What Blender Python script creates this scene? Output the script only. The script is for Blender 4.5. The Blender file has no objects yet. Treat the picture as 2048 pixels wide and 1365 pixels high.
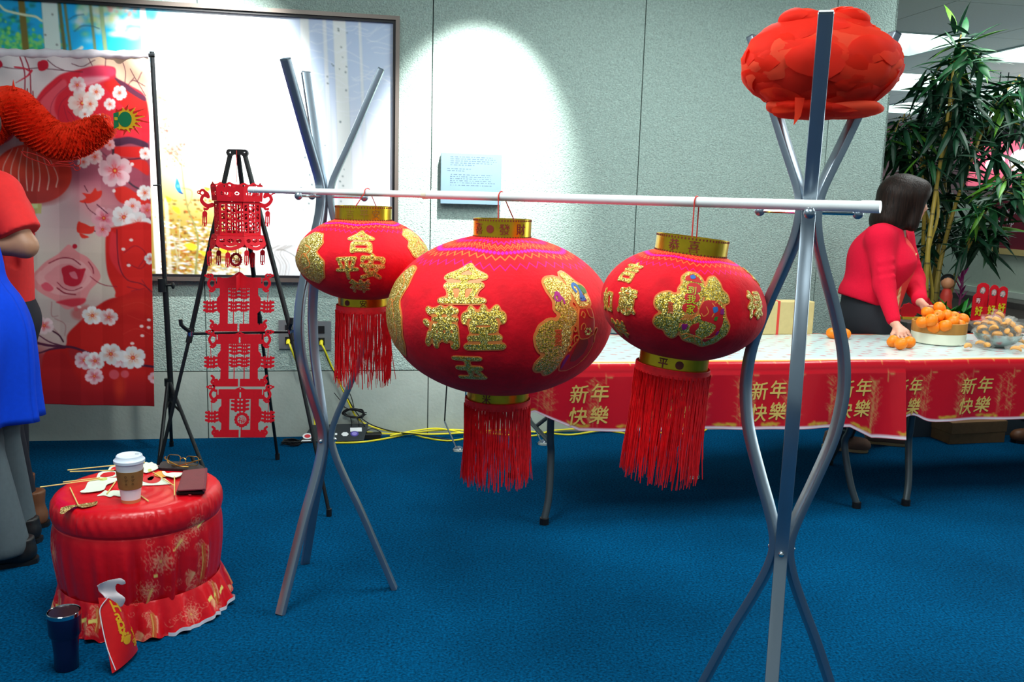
import bpy, bmesh, math, random
import numpy as np
from mathutils import Vector, Matrix
random.seed(7)
rng = np.random.default_rng(11)
PI = math.pi
scene = bpy.context.scene
COL = scene.collection

# ------------------------------------------------------------------ camera
EYE = 1.45                       # eye height, metres
FPX = 1788.0                     # focal length in pixels of the 2048 px wide frame
PITCH, ROLL = math.radians(9.18), math.radians(1.648)
YAW = math.radians(9.98)         # back wall against the view direction
FW = np.array([0, math.cos(PITCH), -math.sin(PITCH)])
_u = np.array([0, math.sin(PITCH), math.cos(PITCH)])
_r = np.array([1.0, 0, 0])
RT = _r * math.cos(ROLL) + _u * math.sin(ROLL)
UP = -_r * math.sin(ROLL) + _u * math.cos(ROLL)
EYEP = np.array([0, 0, EYE])
cam_data = bpy.data.cameras.new('camera')
cam_data.sensor_width = 36.0
cam_data.lens = FPX / 2048 * 36.0
cam_data.clip_start = 0.05
cam = bpy.data.objects.new('camera', cam_data)
COL.objects.link(cam)
M3 = Matrix(((RT[0], UP[0], -FW[0]), (RT[1], UP[1], -FW[1]), (RT[2], UP[2], -FW[2])))
cam.matrix_world = Matrix.Translation(EYEP) @ M3.to_4x4()
scene.camera = cam

# ------------------------------------------------------------------ world, exposure, lights
scene.view_settings.view_transform = 'Standard'
scene.view_settings.look = 'None'
scene.view_settings.gamma = 1.0
scene.view_settings.use_curve_mapping = False
scene.view_settings.exposure = 0.0
world = bpy.data.worlds.new('hall_ambient')
scene.world = world
world.use_nodes = True
wb = world.node_tree.nodes['Background']
wb.inputs[0].default_value = (0.72, 0.92, 1.0, 1)
wb.inputs[1].default_value = 0.32
WT = np.array([math.cos(YAW), math.sin(YAW), 0])          # along the back wall
WN = np.array([-math.sin(YAW), math.cos(YAW), 0])         # into the back wall
WD = 5.304
CEIL = 3.0
def wpt(u, z, off=0.0):
    """a point on the back wall, off metres in front of it"""
    return WT * u + WN * (WD - off) + np.array([0, 0, z])

def area_light(name, loc, size, power, color=(0.93, 1.0, 0.98), rot=(0, 0, 0), size_y=None, spread=180):
    d = bpy.data.lights.new(name, 'AREA')
    d.energy = power; d.size = size; d.color = color
    d.spread = math.radians(spread)
    if size_y: d.shape = 'RECTANGLE'; d.size_y = size_y
    o = bpy.data.objects.new(name, d); COL.objects.link(o)
    o.location = loc; o.rotation_euler = rot
    return o
def spot_light(name, loc, target, power, angle, blend, color=(1, 0.99, 0.95), size=0.03):
    d = bpy.data.lights.new(name, 'SPOT')
    d.energy = power; d.spot_size = math.radians(angle); d.spot_blend = blend
    d.color = color; d.shadow_soft_size = size
    o = bpy.data.objects.new(name, d); COL.objects.link(o)
    o.location = loc
    v = Vector(target) - Vector(loc)
    o.rotation_euler = v.to_track_quat('-Z', 'Y').to_euler()
    return o
# recessed ceiling panels above the part of the hall behind and over the camera
for (x, y, p) in ((-0.9, 2.3, 64), (1.0, 3.8, 70), (-1.6, 0.6, 30), (0.8, 0.9, 34), (3.2, 3.0, 52), (3.2, 5.6, 50)):
    area_light('ceiling_panel_light', (x, y, CEIL - 0.03), 1.0, p, rot=(0, 0, YAW))
# added fill that brightens the far hall ceiling, unseen, out of frame right
area_light('far_hall_fill', tuple(WT * 12.0 + WN * 8.5 + np.array([0, 0, 1.5])), 8.0, 420, color=(0.9, 1.0, 0.97), rot=(math.radians(90), 0, YAW + math.radians(90)), size_y=2.4)
# the two picture lights of the track above the wall
spot_light('track_spot', wpt(0.74, 2.93, 0.95), wpt(0.68, 1.74, 0.0), 1000, 50, 1.0)
spot_light('track_spot', wpt(-0.62, 2.93, 1.0), wpt(-0.82, 1.86, 0.0), 520, 60, 1.0)

# ------------------------------------------------------------------ helpers: placing
def ray(px, py):
    return FW + RT * ((px - 1024) / FPX) - UP * ((py - 682.5) / FPX)
def onz(px, py, z):
    d = ray(px, py); return EYEP + d * ((z - EYE) / d[2])
def ony(px, py, y):
    d = ray(px, py); return EYEP + d * (y / d[1])
def onpl(px, py, p0, n):
    d = ray(px, py); return EYEP + d * ((np.array(p0) - EYEP) @ n / (d @ n))
def wl(px, py, off=0.0):
    """wall coordinates (u, z) seen at a photograph pixel"""
    p = onpl(px, py, wpt(0, 0, off), WN); return p @ WT, p[2]

# ------------------------------------------------------------------ helpers: materials
def lin(c):
    return tuple((v / 12.92 if v <= 0.04045 else ((v + 0.055) / 1.055) ** 2.4) for v in (x / 255 for x in c))
_mats = {}
def mat(name, rgb=(128, 128, 128), rough=0.6, metal=0.0, noise=0.0, nscale=30.0, bump=0.0, bscale=200.0, spec=0.5,
        trans=0.0, sheen=0.0, attr=None, coat=0.0, alpha=1.0, ior=1.45, emit=None, estr=0.0, detail=4.0, sss=0.0):
    """node based material; rgb is sRGB 0-255; noise varies the colour, bump adds fine relief"""
    if name in _mats: return _mats[name]
    m = bpy.data.materials.new(name); m.use_nodes = True; _mats[name] = m
    nt = m.node_tree; b = nt.nodes['Principled BSDF']
    c = lin(rgb)
    b.inputs['Roughness'].default_value = rough
    b.inputs['Metallic'].default_value = metal
    b.inputs['IOR'].default_value = ior
    b.inputs['Specular IOR Level'].default_value = spec
    b.inputs['Transmission Weight'].default_value = trans
    b.inputs['Sheen Weight'].default_value = sheen
    b.inputs['Coat Weight'].default_value = coat
    b.inputs['Alpha'].default_value = alpha
    b.inputs['Base Color'].default_value = (*c, 1)
    if sss:
        b.inputs['Subsurface Weight'].default_value = sss
        b.inputs['Subsurface Radius'].default_value = (0.02, 0.008, 0.004)
    if emit is not None:
        b.inputs['Emission Color'].default_value = (*lin(emit), 1)
        b.inputs['Emission Strength'].default_value = estr
    tc = nt.nodes.new('ShaderNodeTexCoord')
    src = None
    if attr:
        a = nt.nodes.new('ShaderNodeAttribute'); a.attribute_name = attr; src = a.outputs['Color']
        nt.links.new(src, b.inputs['Base Color'])
    if noise > 0 or not attr:
        n = nt.nodes.new('ShaderNodeTexNoise'); n.inputs['Scale'].default_value = nscale; n.inputs['Detail'].default_value = detail
        nt.links.new(tc.outputs['Object'], n.inputs['Vector'])
        r = nt.nodes.new('ShaderNodeValToRGB')
        r.color_ramp.elements[0].position = 0.3; r.color_ramp.elements[1].position = 0.7
        k = max(noise, 0.02)
        if src is None:
            r.color_ramp.elements[0].color = (*[v * (1 - k) for v in c], 1)
            r.color_ramp.elements[1].color = (*[min(1, v * (1 + k)) for v in c], 1)
            nt.links.new(n.outputs['Fac'], r.inputs['Fac']); nt.links.new(r.outputs['Color'], b.inputs['Base Color'])
        else:
            r.color_ramp.elements[0].color = (1 - k, 1 - k, 1 - k, 1); r.color_ramp.elements[1].color = (1, 1, 1, 1)
            mx = nt.nodes.new('ShaderNodeMix'); mx.data_type = 'RGBA'; mx.blend_type = 'MULTIPLY'; mx.inputs[0].default_value = 1
            nt.links.new(n.outputs['Fac'], r.inputs['Fac'])
            nt.links.new(src, mx.inputs[6]); nt.links.new(r.outputs['Color'], mx.inputs[7]); nt.links.new(mx.outputs[2], b.inputs['Base Color'])
    if bump > 0:
        n2 = nt.nodes.new('ShaderNodeTexNoise'); n2.inputs['Scale'].default_value = bscale; n2.inputs['Detail'].default_value = 3
        nt.links.new(tc.outputs['Object'], n2.inputs['Vector'])
        bp = nt.nodes.new('ShaderNodeBump'); bp.inputs['Strength'].default_value = bump; bp.inputs['Distance'].default_value = 0.01
        nt.links.new(n2.outputs['Fac'], bp.inputs['Height']); nt.links.new(bp.outputs['Normal'], b.inputs['Normal'])
    return m

# ------------------------------------------------------------------ helpers: objects
def tag(o, label=None, cat=None, group=None, kind=None):
    if label: o['label'] = label
    if cat: o['category'] = cat
    if group: o['group'] = group
    if kind: o['kind'] = kind
    return o
def empty(name, loc=(0, 0, 0), label=None, cat=None, group=None, rz=0.0):
    o = bpy.data.objects.new(name, None); COL.objects.link(o)
    o.location = tuple(loc); o.rotation_euler = (0, 0, rz); o.empty_display_size = 0.05
    return tag(o, label, cat, group)
def base_of(o):
    """where the origin of o stands (parents are only moved, never turned, while being built)"""
    v = Vector((0, 0, 0))
    while o is not None: v += Vector(o.location); o = o.parent
    return v
class MB:
    """collects vertices and faces; build() links them as ONE mesh object"""
    def __init__(s, local=False): s.v = []; s.f = []; s.mi = []; s.cur = 0; s.local = local
    def add(s, vs, fs):
        o = len(s.v); s.v.extend([tuple(map(float, v)) for v in vs]); s.f.extend([tuple(i + o for i in f) for f in fs])
        s.mi.extend([s.cur] * len(fs)); return s
    def box(s, c, size, R=None):
        x, y, z = [k / 2 for k in size]
        P = np.array([(-x, -y, -z), (x, -y, -z), (x, y, -z), (-x, y, -z), (-x, -y, z), (x, -y, z), (x, y, z), (-x, y, z)])
        if R is not None: P = P @ np.array(R).T
        P = P + np.array(c)
        return s.add(P, [(0, 3, 2, 1), (4, 5, 6, 7), (0, 1, 5, 4), (1, 2, 6, 5), (2, 3, 7, 6), (3, 0, 4, 7)])
    def tube(s, path, r, n=8, caps=True, prof=None, ref=None):
        """sweep a circle (or the 2-D profile prof) along path; r number or list"""
        P = np.array(path, float); k = len(P)
        rr = np.full(k, r, float) if np.isscalar(r) else np.array(r, float)
        T = np.gradient(P, axis=0); T /= np.linalg.norm(T, axis=1)[:, None] + 1e-12
        if ref is None:
            ref = np.array([0, 0, 1.0]) if abs(T[0][2]) < 0.9 else np.array([1.0, 0, 0])
        N = np.array(ref, float) - T[0] * (np.array(ref) @ T[0]); N /= np.linalg.norm(N)
        if prof is None:
            a = np.linspace(0, 2 * PI, n, endpoint=False); prof = np.stack([np.cos(a), np.sin(a)], 1)
        n = len(prof); vs = []
        for i in range(k):
            N = N - T[i] * (N @ T[i]); N /= np.linalg.norm(N); B = np.cross(T[i], N)
            vs.extend(P[i] + rr[i] * (N[None] * prof[:, :1] + B[None] * prof[:, 1:]))
        fs = [(i * n + j, i * n + (j + 1) % n, (i + 1) * n + (j + 1) % n, (i + 1) * n + j) for i in range(k - 1) for j in range(n)]
        if caps: fs += [tuple(range(n))[::-1], tuple(range((k - 1) * n, k * n))]
        return s.add(vs, fs)
    def lathe(s, prof, n=32, c=(0, 0, 0), R=None, closed=False, sx=1.0, sy=1.0):
        """prof: list of (radius, z); turns about z"""
        a = np.linspace(0, 2 * PI, n, endpoint=False); vs = []
        for (r, z) in prof:
            vs.extend(np.stack([sx * r * np.cos(a), sy * r * np.sin(a), np.full(n, z)], 1))
        vs = np.array(vs)
        if R is not None: vs = vs @ np.array(R).T
        vs = vs + np.array(c)
        k = len(prof)
        fs = [(i * n + j, i * n + (j + 1) % n, (i + 1) * n + (j + 1) % n, (i + 1) * n + j) for i in range(k - 1) for j in range(n)]
        if closed: fs += [((k - 1) * n + j, (k - 1) * n + (j + 1) % n, (j + 1) % n, j) for j in range(n)]
        else:
            if prof[0][0] > 1e-6: fs.append(tuple(range(n))[::-1])
            if prof[-1][0] > 1e-6: fs.append(tuple(range((k - 1) * n, k * n)))
        return s.add(vs, fs)
    def prism(s, poly, th, fn):
        """extrude a 2-D polygon by th; fn(x, y, d) maps to space"""
        k = len(poly)
        vs = [fn(x, y, 0) for x, y in poly] + [fn(x, y, th) for x, y in poly]
        fs = [tuple(range(k)), tuple(range(2 * k - 1, k - 1, -1))] + [(i, i + k, (i + 1) % k + k, (i + 1) % k) for i in range(k)]
        return s.add(vs, fs)
    def ball(s, c, r, n=12, m=8, sc=(1, 1, 1)):
        prof = [(math.sin(PI * i / m), -math.cos(PI * i / m)) for i in range(m + 1)]
        a = np.linspace(0, 2 * PI, n, endpoint=False); vs = [(0, 0, -1)]
        for (q, z) in prof[1:-1]: vs.extend([(q * math.cos(t), q * math.sin(t), z) for t in a])
        vs.append((0, 0, 1)); vs = np.array(vs) * r * np.array(sc) + np.array(c)
        fs = [(0, 1 + (j + 1) % n, 1 + j) for j in range(n)]
        for i in range(m - 2):
            o = 1 + i * n
            fs += [(o + j, o + (j + 1) % n, o + n + (j + 1) % n, o + n + j) for j in range(n)]
        o = 1 + (m - 2) * n; L = len(vs) - 1
        fs += [(o + j, o + (j + 1) % n, L) for j in range(n)]
        return s.add(vs, fs)
    def build(s, name, m, parent=None, smooth=True, label=None, cat=None, group=None, kind=None, auto=35, fix=True):
        me = bpy.data.meshes.new(name)
        me.from_pydata(s.v, [], s.f)
        ms = m if isinstance(m, (list, tuple)) else [m]
        for q in ms: me.materials.append(q)
        if len(ms) > 1: me.polygons.foreach_set('material_index', s.mi)
        if fix:
            bm = bmesh.new(); bm.from_mesh(me)
            bmesh.ops.recalc_face_normals(bm, faces=bm.faces); bm.to_mesh(me); bm.free()
        o = bpy.data.objects.new(name, me); COL.objects.link(o)
        if smooth:
            me.polygons.foreach_set('use_smooth', [True] * len(me.polygons))
            if auto: me.set_sharp_from_angle(angle=math.radians(auto))
        if parent is not None:
            o.parent = parent
            if not s.local:
                off = base_of(parent)
                if off.length > 0: me.transform(Matrix.Translation(-off))
        return tag(o, label, cat, group, kind)
def copy_tree(o, parent=None):
    c = o.copy(); COL.objects.link(c)
    if parent is not None: c.parent = parent
    for ch in list(o.children): copy_tree(ch, c)
    return c
def smooth_path(pts, n=8):
    """Catmull-Rom through pts"""
    P = [np.array(p, float) for p in pts]; P = [2 * P[0] - P[1]] + P + [2 * P[-1] - P[-2]]; out = []
    for i in range(1, len(P) - 2):
        for t in np.linspace(0, 1, n, endpoint=False):
            a, b, c, d = P[i - 1], P[i], P[i + 1], P[i + 2]
            out.append(0.5 * (2 * b + (c - a) * t + (2 * a - 5 * b + 4 * c - d) * t * t + (3 * b - a - 3 * c + d) * t ** 3))
    out.append(P[-2]); return np.array(out)
def rotz(a): return np.array([[math.cos(a), -math.sin(a), 0], [math.sin(a), math.cos(a), 0], [0, 0, 1]])
def axis_to(d):
    """rotation taking z to d"""
    return np.array(Vector(d).to_track_quat('Z', 'Y').to_matrix())
def rrect(w, h, r, n=4):
    p = []
    for cx, cy, a0 in ((w / 2 - r, h / 2 - r, 0), (-w / 2 + r, h / 2 - r, 90), (-w / 2 + r, -h / 2 + r, 180), (w / 2 - r, -h / 2 + r, 270)):
        for i in range(n + 1):
            a = math.radians(a0 + 90 * i / n); p.append((cx + r * math.cos(a), cy + r * math.sin(a)))
    return p

# ------------------------------------------------------------------ helpers: drawing a flat print into vertex colours
class Canvas:
    def __init__(s, x0, y0, x1, y1, sc, bg):
        s.x0, s.y0, s.sc = x0, y0, sc
        s.W, s.H = int((x1 - x0) * sc), int((y1 - y0) * sc)
        s.a = np.zeros((s.H, s.W, 3)); s.a[:] = bg
        s.X, s.Y = np.meshgrid(x0 + (np.arange(s.W) + .5) / sc, y0 + (np.arange(s.H) + .5) / sc)
    def win(s, bx):
        i0 = max(0, int((bx[0] - s.x0) * s.sc)); i1 = min(s.W, int((bx[2] - s.x0) * s.sc) + 2)
        j0 = max(0, int((bx[1] - s.y0) * s.sc)); j1 = min(s.H, int((bx[3] - s.y0) * s.sc) + 2)
        return slice(j0, max(j0, j1)), slice(i0, max(i0, i1))
    def blend(s, w, m, c, op=1.0):
        m = np.clip(m, 0, 1)[..., None] * op
        s.a[w] = s.a[w] * (1 - m) + np.array(c, float) * m
    def grad(s, pts):
        """smooth colour field from (x, y, colour, radius) seeds"""
        num = np.zeros_like(s.a); den = np.zeros(s.a.shape[:2]) + 1e-9
        for x, y, c, r in pts:
            w = np.exp(-((s.X - x) ** 2 + (s.Y - y) ** 2) / (r * r)) + 1e-7; num += w[..., None] * np.array(c, float); den += w
        s.a = num / den[..., None]
    def poly(s, P, c, soft=0.0, op=1.0, smooth=True, n=8):
        P = np.array(P, float)
        if smooth: P = smooth_path(list(P) + [P[0], P[1]], n)[n // 2: -n // 2]
        pad = soft * 2 + 2; w = s.win((P[:, 0].min() - pad, P[:, 1].min() - pad, P[:, 0].max() + pad, P[:, 1].max() + pad))
        X, Y = s.X[w], s.Y[w]
        if X.size == 0: return
        ins = np.zeros(X.shape, bool); d = np.full(X.shape, 1e9)
        for i in range(len(P)):
            (ax, ay), (bx, by) = P[i], P[(i + 1) % len(P)]
            if ay != by:
                k = ((ay > Y) != (by > Y)) & (X < (bx - ax) * (Y - ay) / (by - ay) + ax); ins ^= k
            L = (bx - ax) ** 2 + (by - ay) ** 2 + 1e-9
            t = np.clip(((X - ax) * (bx - ax) + (Y - ay) * (by - ay)) / L, 0, 1)
            d = np.minimum(d, (X - ax - t * (bx - ax)) ** 2 + (Y - ay - t * (by - ay)) ** 2)
        sd = np.sqrt(d) * np.where(ins, 1, -1)
        k = max(soft, 0.7 / s.sc)
        s.blend(w, sd / (2 * k) + 0.5, c, op)
    def line(s, P, wd, c, op=1.0, smooth=True, soft=0.0):
        P = np.array(P, float)
        if smooth and len(P) > 2: P = smooth_path(P, 6)
        wd = np.linspace(*wd, len(P)) if not np.isscalar(wd) else np.full(len(P), wd)
        pad = wd.max() + soft + 2; w = s.win((P[:, 0].min() - pad, P[:, 1].min() - pad, P[:, 0].max() + pad, P[:, 1].max() + pad))
        X, Y = s.X[w], s.Y[w]
        if X.size == 0: return
        m = np.full(X.shape, -1e9)
        for i in range(len(P) - 1):
            (ax, ay), (bx, by) = P[i], P[i + 1]
            L = (bx - ax) ** 2 + (by - ay) ** 2 + 1e-9
            t = np.clip(((X - ax) * (bx - ax) + (Y - ay) * (by - ay)) / L, 0, 1)
            m = np.maximum(m, wd[i] / 2 - np.hypot(X - ax - t * (bx - ax), Y - ay - t * (by - ay)))
        k = max(soft, 0.6 / s.sc); s.blend(w, m / (2 * k) + 0.5, c, op)
    def dot(s, x, y, r, c, soft=0.0, op=1.0, ry=None):
        ry = ry or r; w = s.win((x - r - soft - 2, y - ry - soft - 2, x + r + soft + 2, y + ry + soft + 2))
        X, Y = s.X[w], s.Y[w]
        if X.size == 0: return
        d = (1 - np.hypot((X - x) / r, (Y - y) / ry)) * min(r, ry); k = max(soft, 0.6 / s.sc)
        s.blend(w, d / (2 * k) + 0.5, c, op)
    def blossom(s, x, y, r, petal=(250, 240, 240), inner=(240, 130, 130), rot=0.0, sq=0.9, eye=(225, 60, 50), n=5, cup=None):
        for i in range(n):
            a = rot + i * 2 * PI / n; d = np.array([math.cos(a), math.sin(a) * sq]); q = np.array([-d[1], d[0]])
            c = np.array([x, y]); P = [c + d * r * .08, c + d * r * .35 + q * r * .36, c + d * r * .8 + q * r * .44, c + d * r * 1.0 + q * r * .12, c + d * r * .93, c + d * r * 1.0 - q * r * .14, c + d * r * .78 - q * r * .44, c + d * r * .35 - q * r * .36]
            s.poly(P, np.array(petal) * (0.93 + .07 * (i % 2)), n=4)
            s.poly([c, c + d * r * .3 + q * r * .17, c + d * r * .62, c + d * r * .3 - q * r * .17], inner, soft=r * .14, op=.55, n=3)
        for i in range(n * 2):
            a = rot + .3 + i * PI / n; s.line([(x, y), (x + math.cos(a) * r * .38, y + math.sin(a) * r * .38 * sq)], r * .035, eye, op=.7, smooth=False)
        s.dot(x, y, r * .16, eye); s.dot(x, y, r * .07, (245, 190, 90))
    def sample(s, x, y):
        i = np.clip((x - s.x0) * s.sc - .5, 0, s.W - 1.001); j = np.clip((y - s.y0) * s.sc - .5, 0, s.H - 1.001)
        i0, j0 = i.astype(int), j.astype(int); fi, fj = (i - i0)[..., None], (j - j0)[..., None]
        i1, j1 = np.minimum(i0 + 1, s.W - 1), np.minimum(j0 + 1, s.H - 1)
        return (s.a[j0, i0] * (1 - fi) + s.a[j0, i1] * fi) * (1 - fj) + (s.a[j1, i0] * (1 - fi) + s.a[j1, i1] * fi) * fj
def grid_mesh(name, P, colors, m, parent=None, wrap=False, **kw):
    """P: (rows, cols, 3) points -> quad mesh with the print in a colour attribute"""
    r, c = P.shape[:2]
    idx = np.arange(r * c).reshape(r, c)
    if wrap: idx = np.concatenate([idx, idx[:, :1]], 1)
    q = np.stack([idx[:-1, :-1], idx[:-1, 1:], idx[1:, 1:], idx[1:, :-1]], -1).reshape(-1, 4)
    me = bpy.data.meshes.new(name)
    me.vertices.add(r * c); me.vertices.foreach_set('co', P.reshape(-1).astype(np.float32))
    me.loops.add(q.size); me.loops.foreach_set('vertex_index', q.reshape(-1).astype(np.int32))
    me.polygons.add(len(q)); me.polygons.foreach_set('loop_start', (np.arange(len(q)) * 4).astype(np.int32))
    me.polygons.foreach_set('use_smooth', np.ones(len(q), bool))
    me.update(calc_edges=True)
    if colors is not None:
        v = np.clip(colors.reshape(-1, 3) / 255, 0, 1)
        v = np.where(v <= 0.04045, v / 12.92, ((v + 0.055) / 1.055) ** 2.4)
        a = me.color_attributes.new('print', 'FLOAT_COLOR', 'POINT')
        a.data.foreach_set('color', np.concatenate([v, np.ones((len(v), 1))], 1).astype(np.float32).reshape(-1))
    me.materials.append(m)
    o = bpy.data.objects.new(name, me); COL.objects.link(o)
    if parent is not None:
        o.parent = parent; me.transform(Matrix.Translation(-base_of(parent)))
    return tag(o, **kw)

# ------------------------------------------------------------------ helpers: shapes from fields
def blur(a, s):
    k = int(3 * s) + 1; x = np.arange(-k, k + 1); g = np.exp(-x * x / (2 * s * s)); g /= g.sum()
    a = np.apply_along_axis(lambda v: np.convolve(v, g, 'same'), 0, a)
    return np.apply_along_axis(lambda v: np.convolve(v, g, 'same'), 1, a)
def poly_mask(P, n, pad, box):
    """filled polygon -> n-row 0/1 field over box (x0, y0, x1, y1)"""
    x0, y0, x1, y1 = box; w = int(round(n * (x1 - x0) / (y1 - y0)))
    X, Y = np.meshgrid(np.linspace(x0, x1, w), np.linspace(y0, y1, n)); ins = np.zeros(X.shape, bool)
    for i in range(len(P)):
        (ax, ay), (bx, by) = P[i], P[(i + 1) % len(P)]
        if ay != by: ins ^= ((ay > Y) != (by > Y)) & (X < (bx - ax) * (Y - ay) / (by - ay) + ax)
    return ins.astype(float)
_glyph = {}
def glyph_tris(ch):
    if ch not in _glyph:
        c = bpy.data.curves.new('t', 'FONT'); c.body = ch; c.resolution_u = 3
        o = bpy.data.objects.new('t', c); COL.objects.link(o)
        bpy.context.view_layer.update()
        me = bpy.data.meshes.new_from_object(o); me.calc_loop_triangles()
        V = np.array([v.co[:2] for v in me.vertices]).reshape(-1, 2); T = np.array([t.vertices[:] for t in me.loop_triangles]).reshape(-1, 3)
        bpy.data.objects.remove(o); bpy.data.curves.remove(c); bpy.data.meshes.remove(me); _glyph[ch] = (V, T)
    return _glyph[ch]
def glyph_mask(ch, n=56, pad=.14):
    V, T = glyph_tris(ch); box = (-pad, -.12 - pad, 1 + pad, .9 + pad)
    w = int(round(n * (box[2] - box[0]) / (box[3] - box[1])))
    X, Y = np.meshgrid(np.linspace(box[0], box[2], w), np.linspace(box[1], box[3], n)); m = np.zeros(X.shape, bool)
    for t in T:
        a, b, c = V[t]; lo = np.minimum(np.minimum(a, b), c); hi = np.maximum(np.maximum(a, b), c)
        k = (X >= lo[0]) & (X <= hi[0]) & (Y >= lo[1]) & (Y <= hi[1])
        if not k.any(): continue
        x, y = X[k], Y[k]
        d1 = (x - b[0]) * (a[1] - b[1]) - (a[0] - b[0]) * (y - b[1]); d2 = (x - c[0]) * (b[1] - c[1]) - (b[0] - c[0]) * (y - c[1]); d3 = (x - a[0]) * (c[1] - a[1]) - (c[0] - a[0]) * (y - a[1])
        m[k] |= ~(((d1 < 0) | (d2 < 0) | (d3 < 0)) & ((d1 > 0) | (d2 > 0) | (d3 > 0)))
    return m.astype(float), box
def march(F, box, iso):
    """2-D field -> triangles of the region F > iso, cut cleanly along the level line: (verts 2-D, faces)"""
    h, w = F.shape; x0, y0, x1, y1 = box; dx, dy = (x1 - x0) / (w - 1), (y1 - y0) / (h - 1)
    vid = {}; V = []; Fc = []
    def vtx(key, p):
        if key not in vid: vid[key] = len(V); V.append(p)
        return vid[key]
    for j in range(h - 1):
        for i in range(w - 1):
            q = [(i, j), (i + 1, j), (i + 1, j + 1), (i, j + 1)]; v = [F[b, a] for a, b in q]; s = [t > iso for t in v]
            if not any(s): continue
            poly = []
            for k in range(4):
                (a, b), (c, d) = q[k], q[(k + 1) % 4]
                if s[k]: poly.append(vtx((a, b), (x0 + a * dx, y0 + b * dy)))
                if s[k] != s[(k + 1) % 4]:
                    t = (iso - v[k]) / (v[(k + 1) % 4] - v[k]); t = min(max(t, .02), .98)
                    key = ((a, b), (c, d)) if (a, b) < (c, d) else ((c, d), (a, b))
                    poly.append(vtx(key, (x0 + (a + (c - a) * t) * dx, y0 + (b + (d - b) * t) * dy)))
            if len(poly) >= 3: Fc.append(tuple(poly))
    return V, Fc
def slab(F, box, iso, fn, th, mb=None, zero=0.0):
    """the region F > iso as a plate th thick; fn(x, y, d) maps to space, d is the height above the base"""
    V, Fc = march(F, box, iso); mb = mb or MB(); n = len(V)
    if not n: return mb
    edges = {}
    for f in Fc:
        for a, b in zip(f, f[1:] + f[:1]):
            if (b, a) in edges: del edges[(b, a)]
            else: edges[(a, b)] = 1
    vs = [fn(x, y, th) for x, y in V] + [fn(x, y, zero) for x, y in V]
    mb.add(vs, list(Fc) + [(b, a, a + n, b + n) for a, b in edges])
    return mb
def surface_nets(F, lo, step):
    """zero level of a 3-D field (negative inside) -> (verts, quads)"""
    S = F < 0; nx, ny, nz = F.shape
    corners = [(i, j, k) for i in (0, 1) for j in (0, 1) for k in (0, 1)]
    cnt = sum(S[i:nx - 1 + i, j:ny - 1 + j, k:nz - 1 + k].astype(np.int8) for i, j, k in corners)
    cells = np.argwhere((cnt > 0) & (cnt < 8)); cid = -np.ones((nx - 1, ny - 1, nz - 1), np.int64)
    cid[tuple(cells.T)] = np.arange(len(cells)); acc = np.zeros((len(cells), 3)); num = np.zeros(len(cells))
    for a in range(8):
        for ax in range(3):
            if corners[a][ax]: continue
            b = list(corners[a]); b[ax] = 1
            ca = cells + corners[a]; cb = cells + b; fa = F[tuple(ca.T)]; fb = F[tuple(cb.T)]
            k = (fa < 0) != (fb < 0); t = np.where(k, fa / (fa - fb + 1e-12), 0)
            p = np.array(corners[a], float)[None].repeat(len(cells), 0); p[:, ax] += t
            acc[k] += p[k]; num += k
    V = lo + (cells + acc / num[:, None]) * step; Q = []
    for ax in range(3):
        o = [(a, b) for a, b in ((1, 2), (2, 0), (0, 1))][ax]
        sl0 = [slice(None)] * 3; sl1 = [slice(None)] * 3; sl0[ax] = slice(0, -1); sl1[ax] = slice(1, None)
        e = np.argwhere(S[tuple(sl0)] != S[tuple(sl1)])
        e = e[(e[:, o[0]] > 0) & (e[:, o[1]] > 0) & (e[:, o[0]] < F.shape[o[0]] - 1) & (e[:, o[1]] < F.shape[o[1]] - 1)]
        d0 = np.zeros(3, int); d0[o[0]] = 1; d1 = np.zeros(3, int); d1[o[1]] = 1
        q = np.stack([cid[tuple((e - d0 - d1).T)], cid[tuple((e - d1).T)], cid[tuple(e.T)], cid[tuple((e - d0).T)]], 1)
        fl = ~S[tuple(sl0)][tuple(e.T)]; q[fl] = q[fl][:, ::-1]; Q.append(q)
    return V, np.concatenate(Q)
def smin(a, b, k):
    h = np.clip(.5 + .5 * (b - a) / k, 0, 1); return b + (a - b) * h - k * h * (1 - h)
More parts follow.
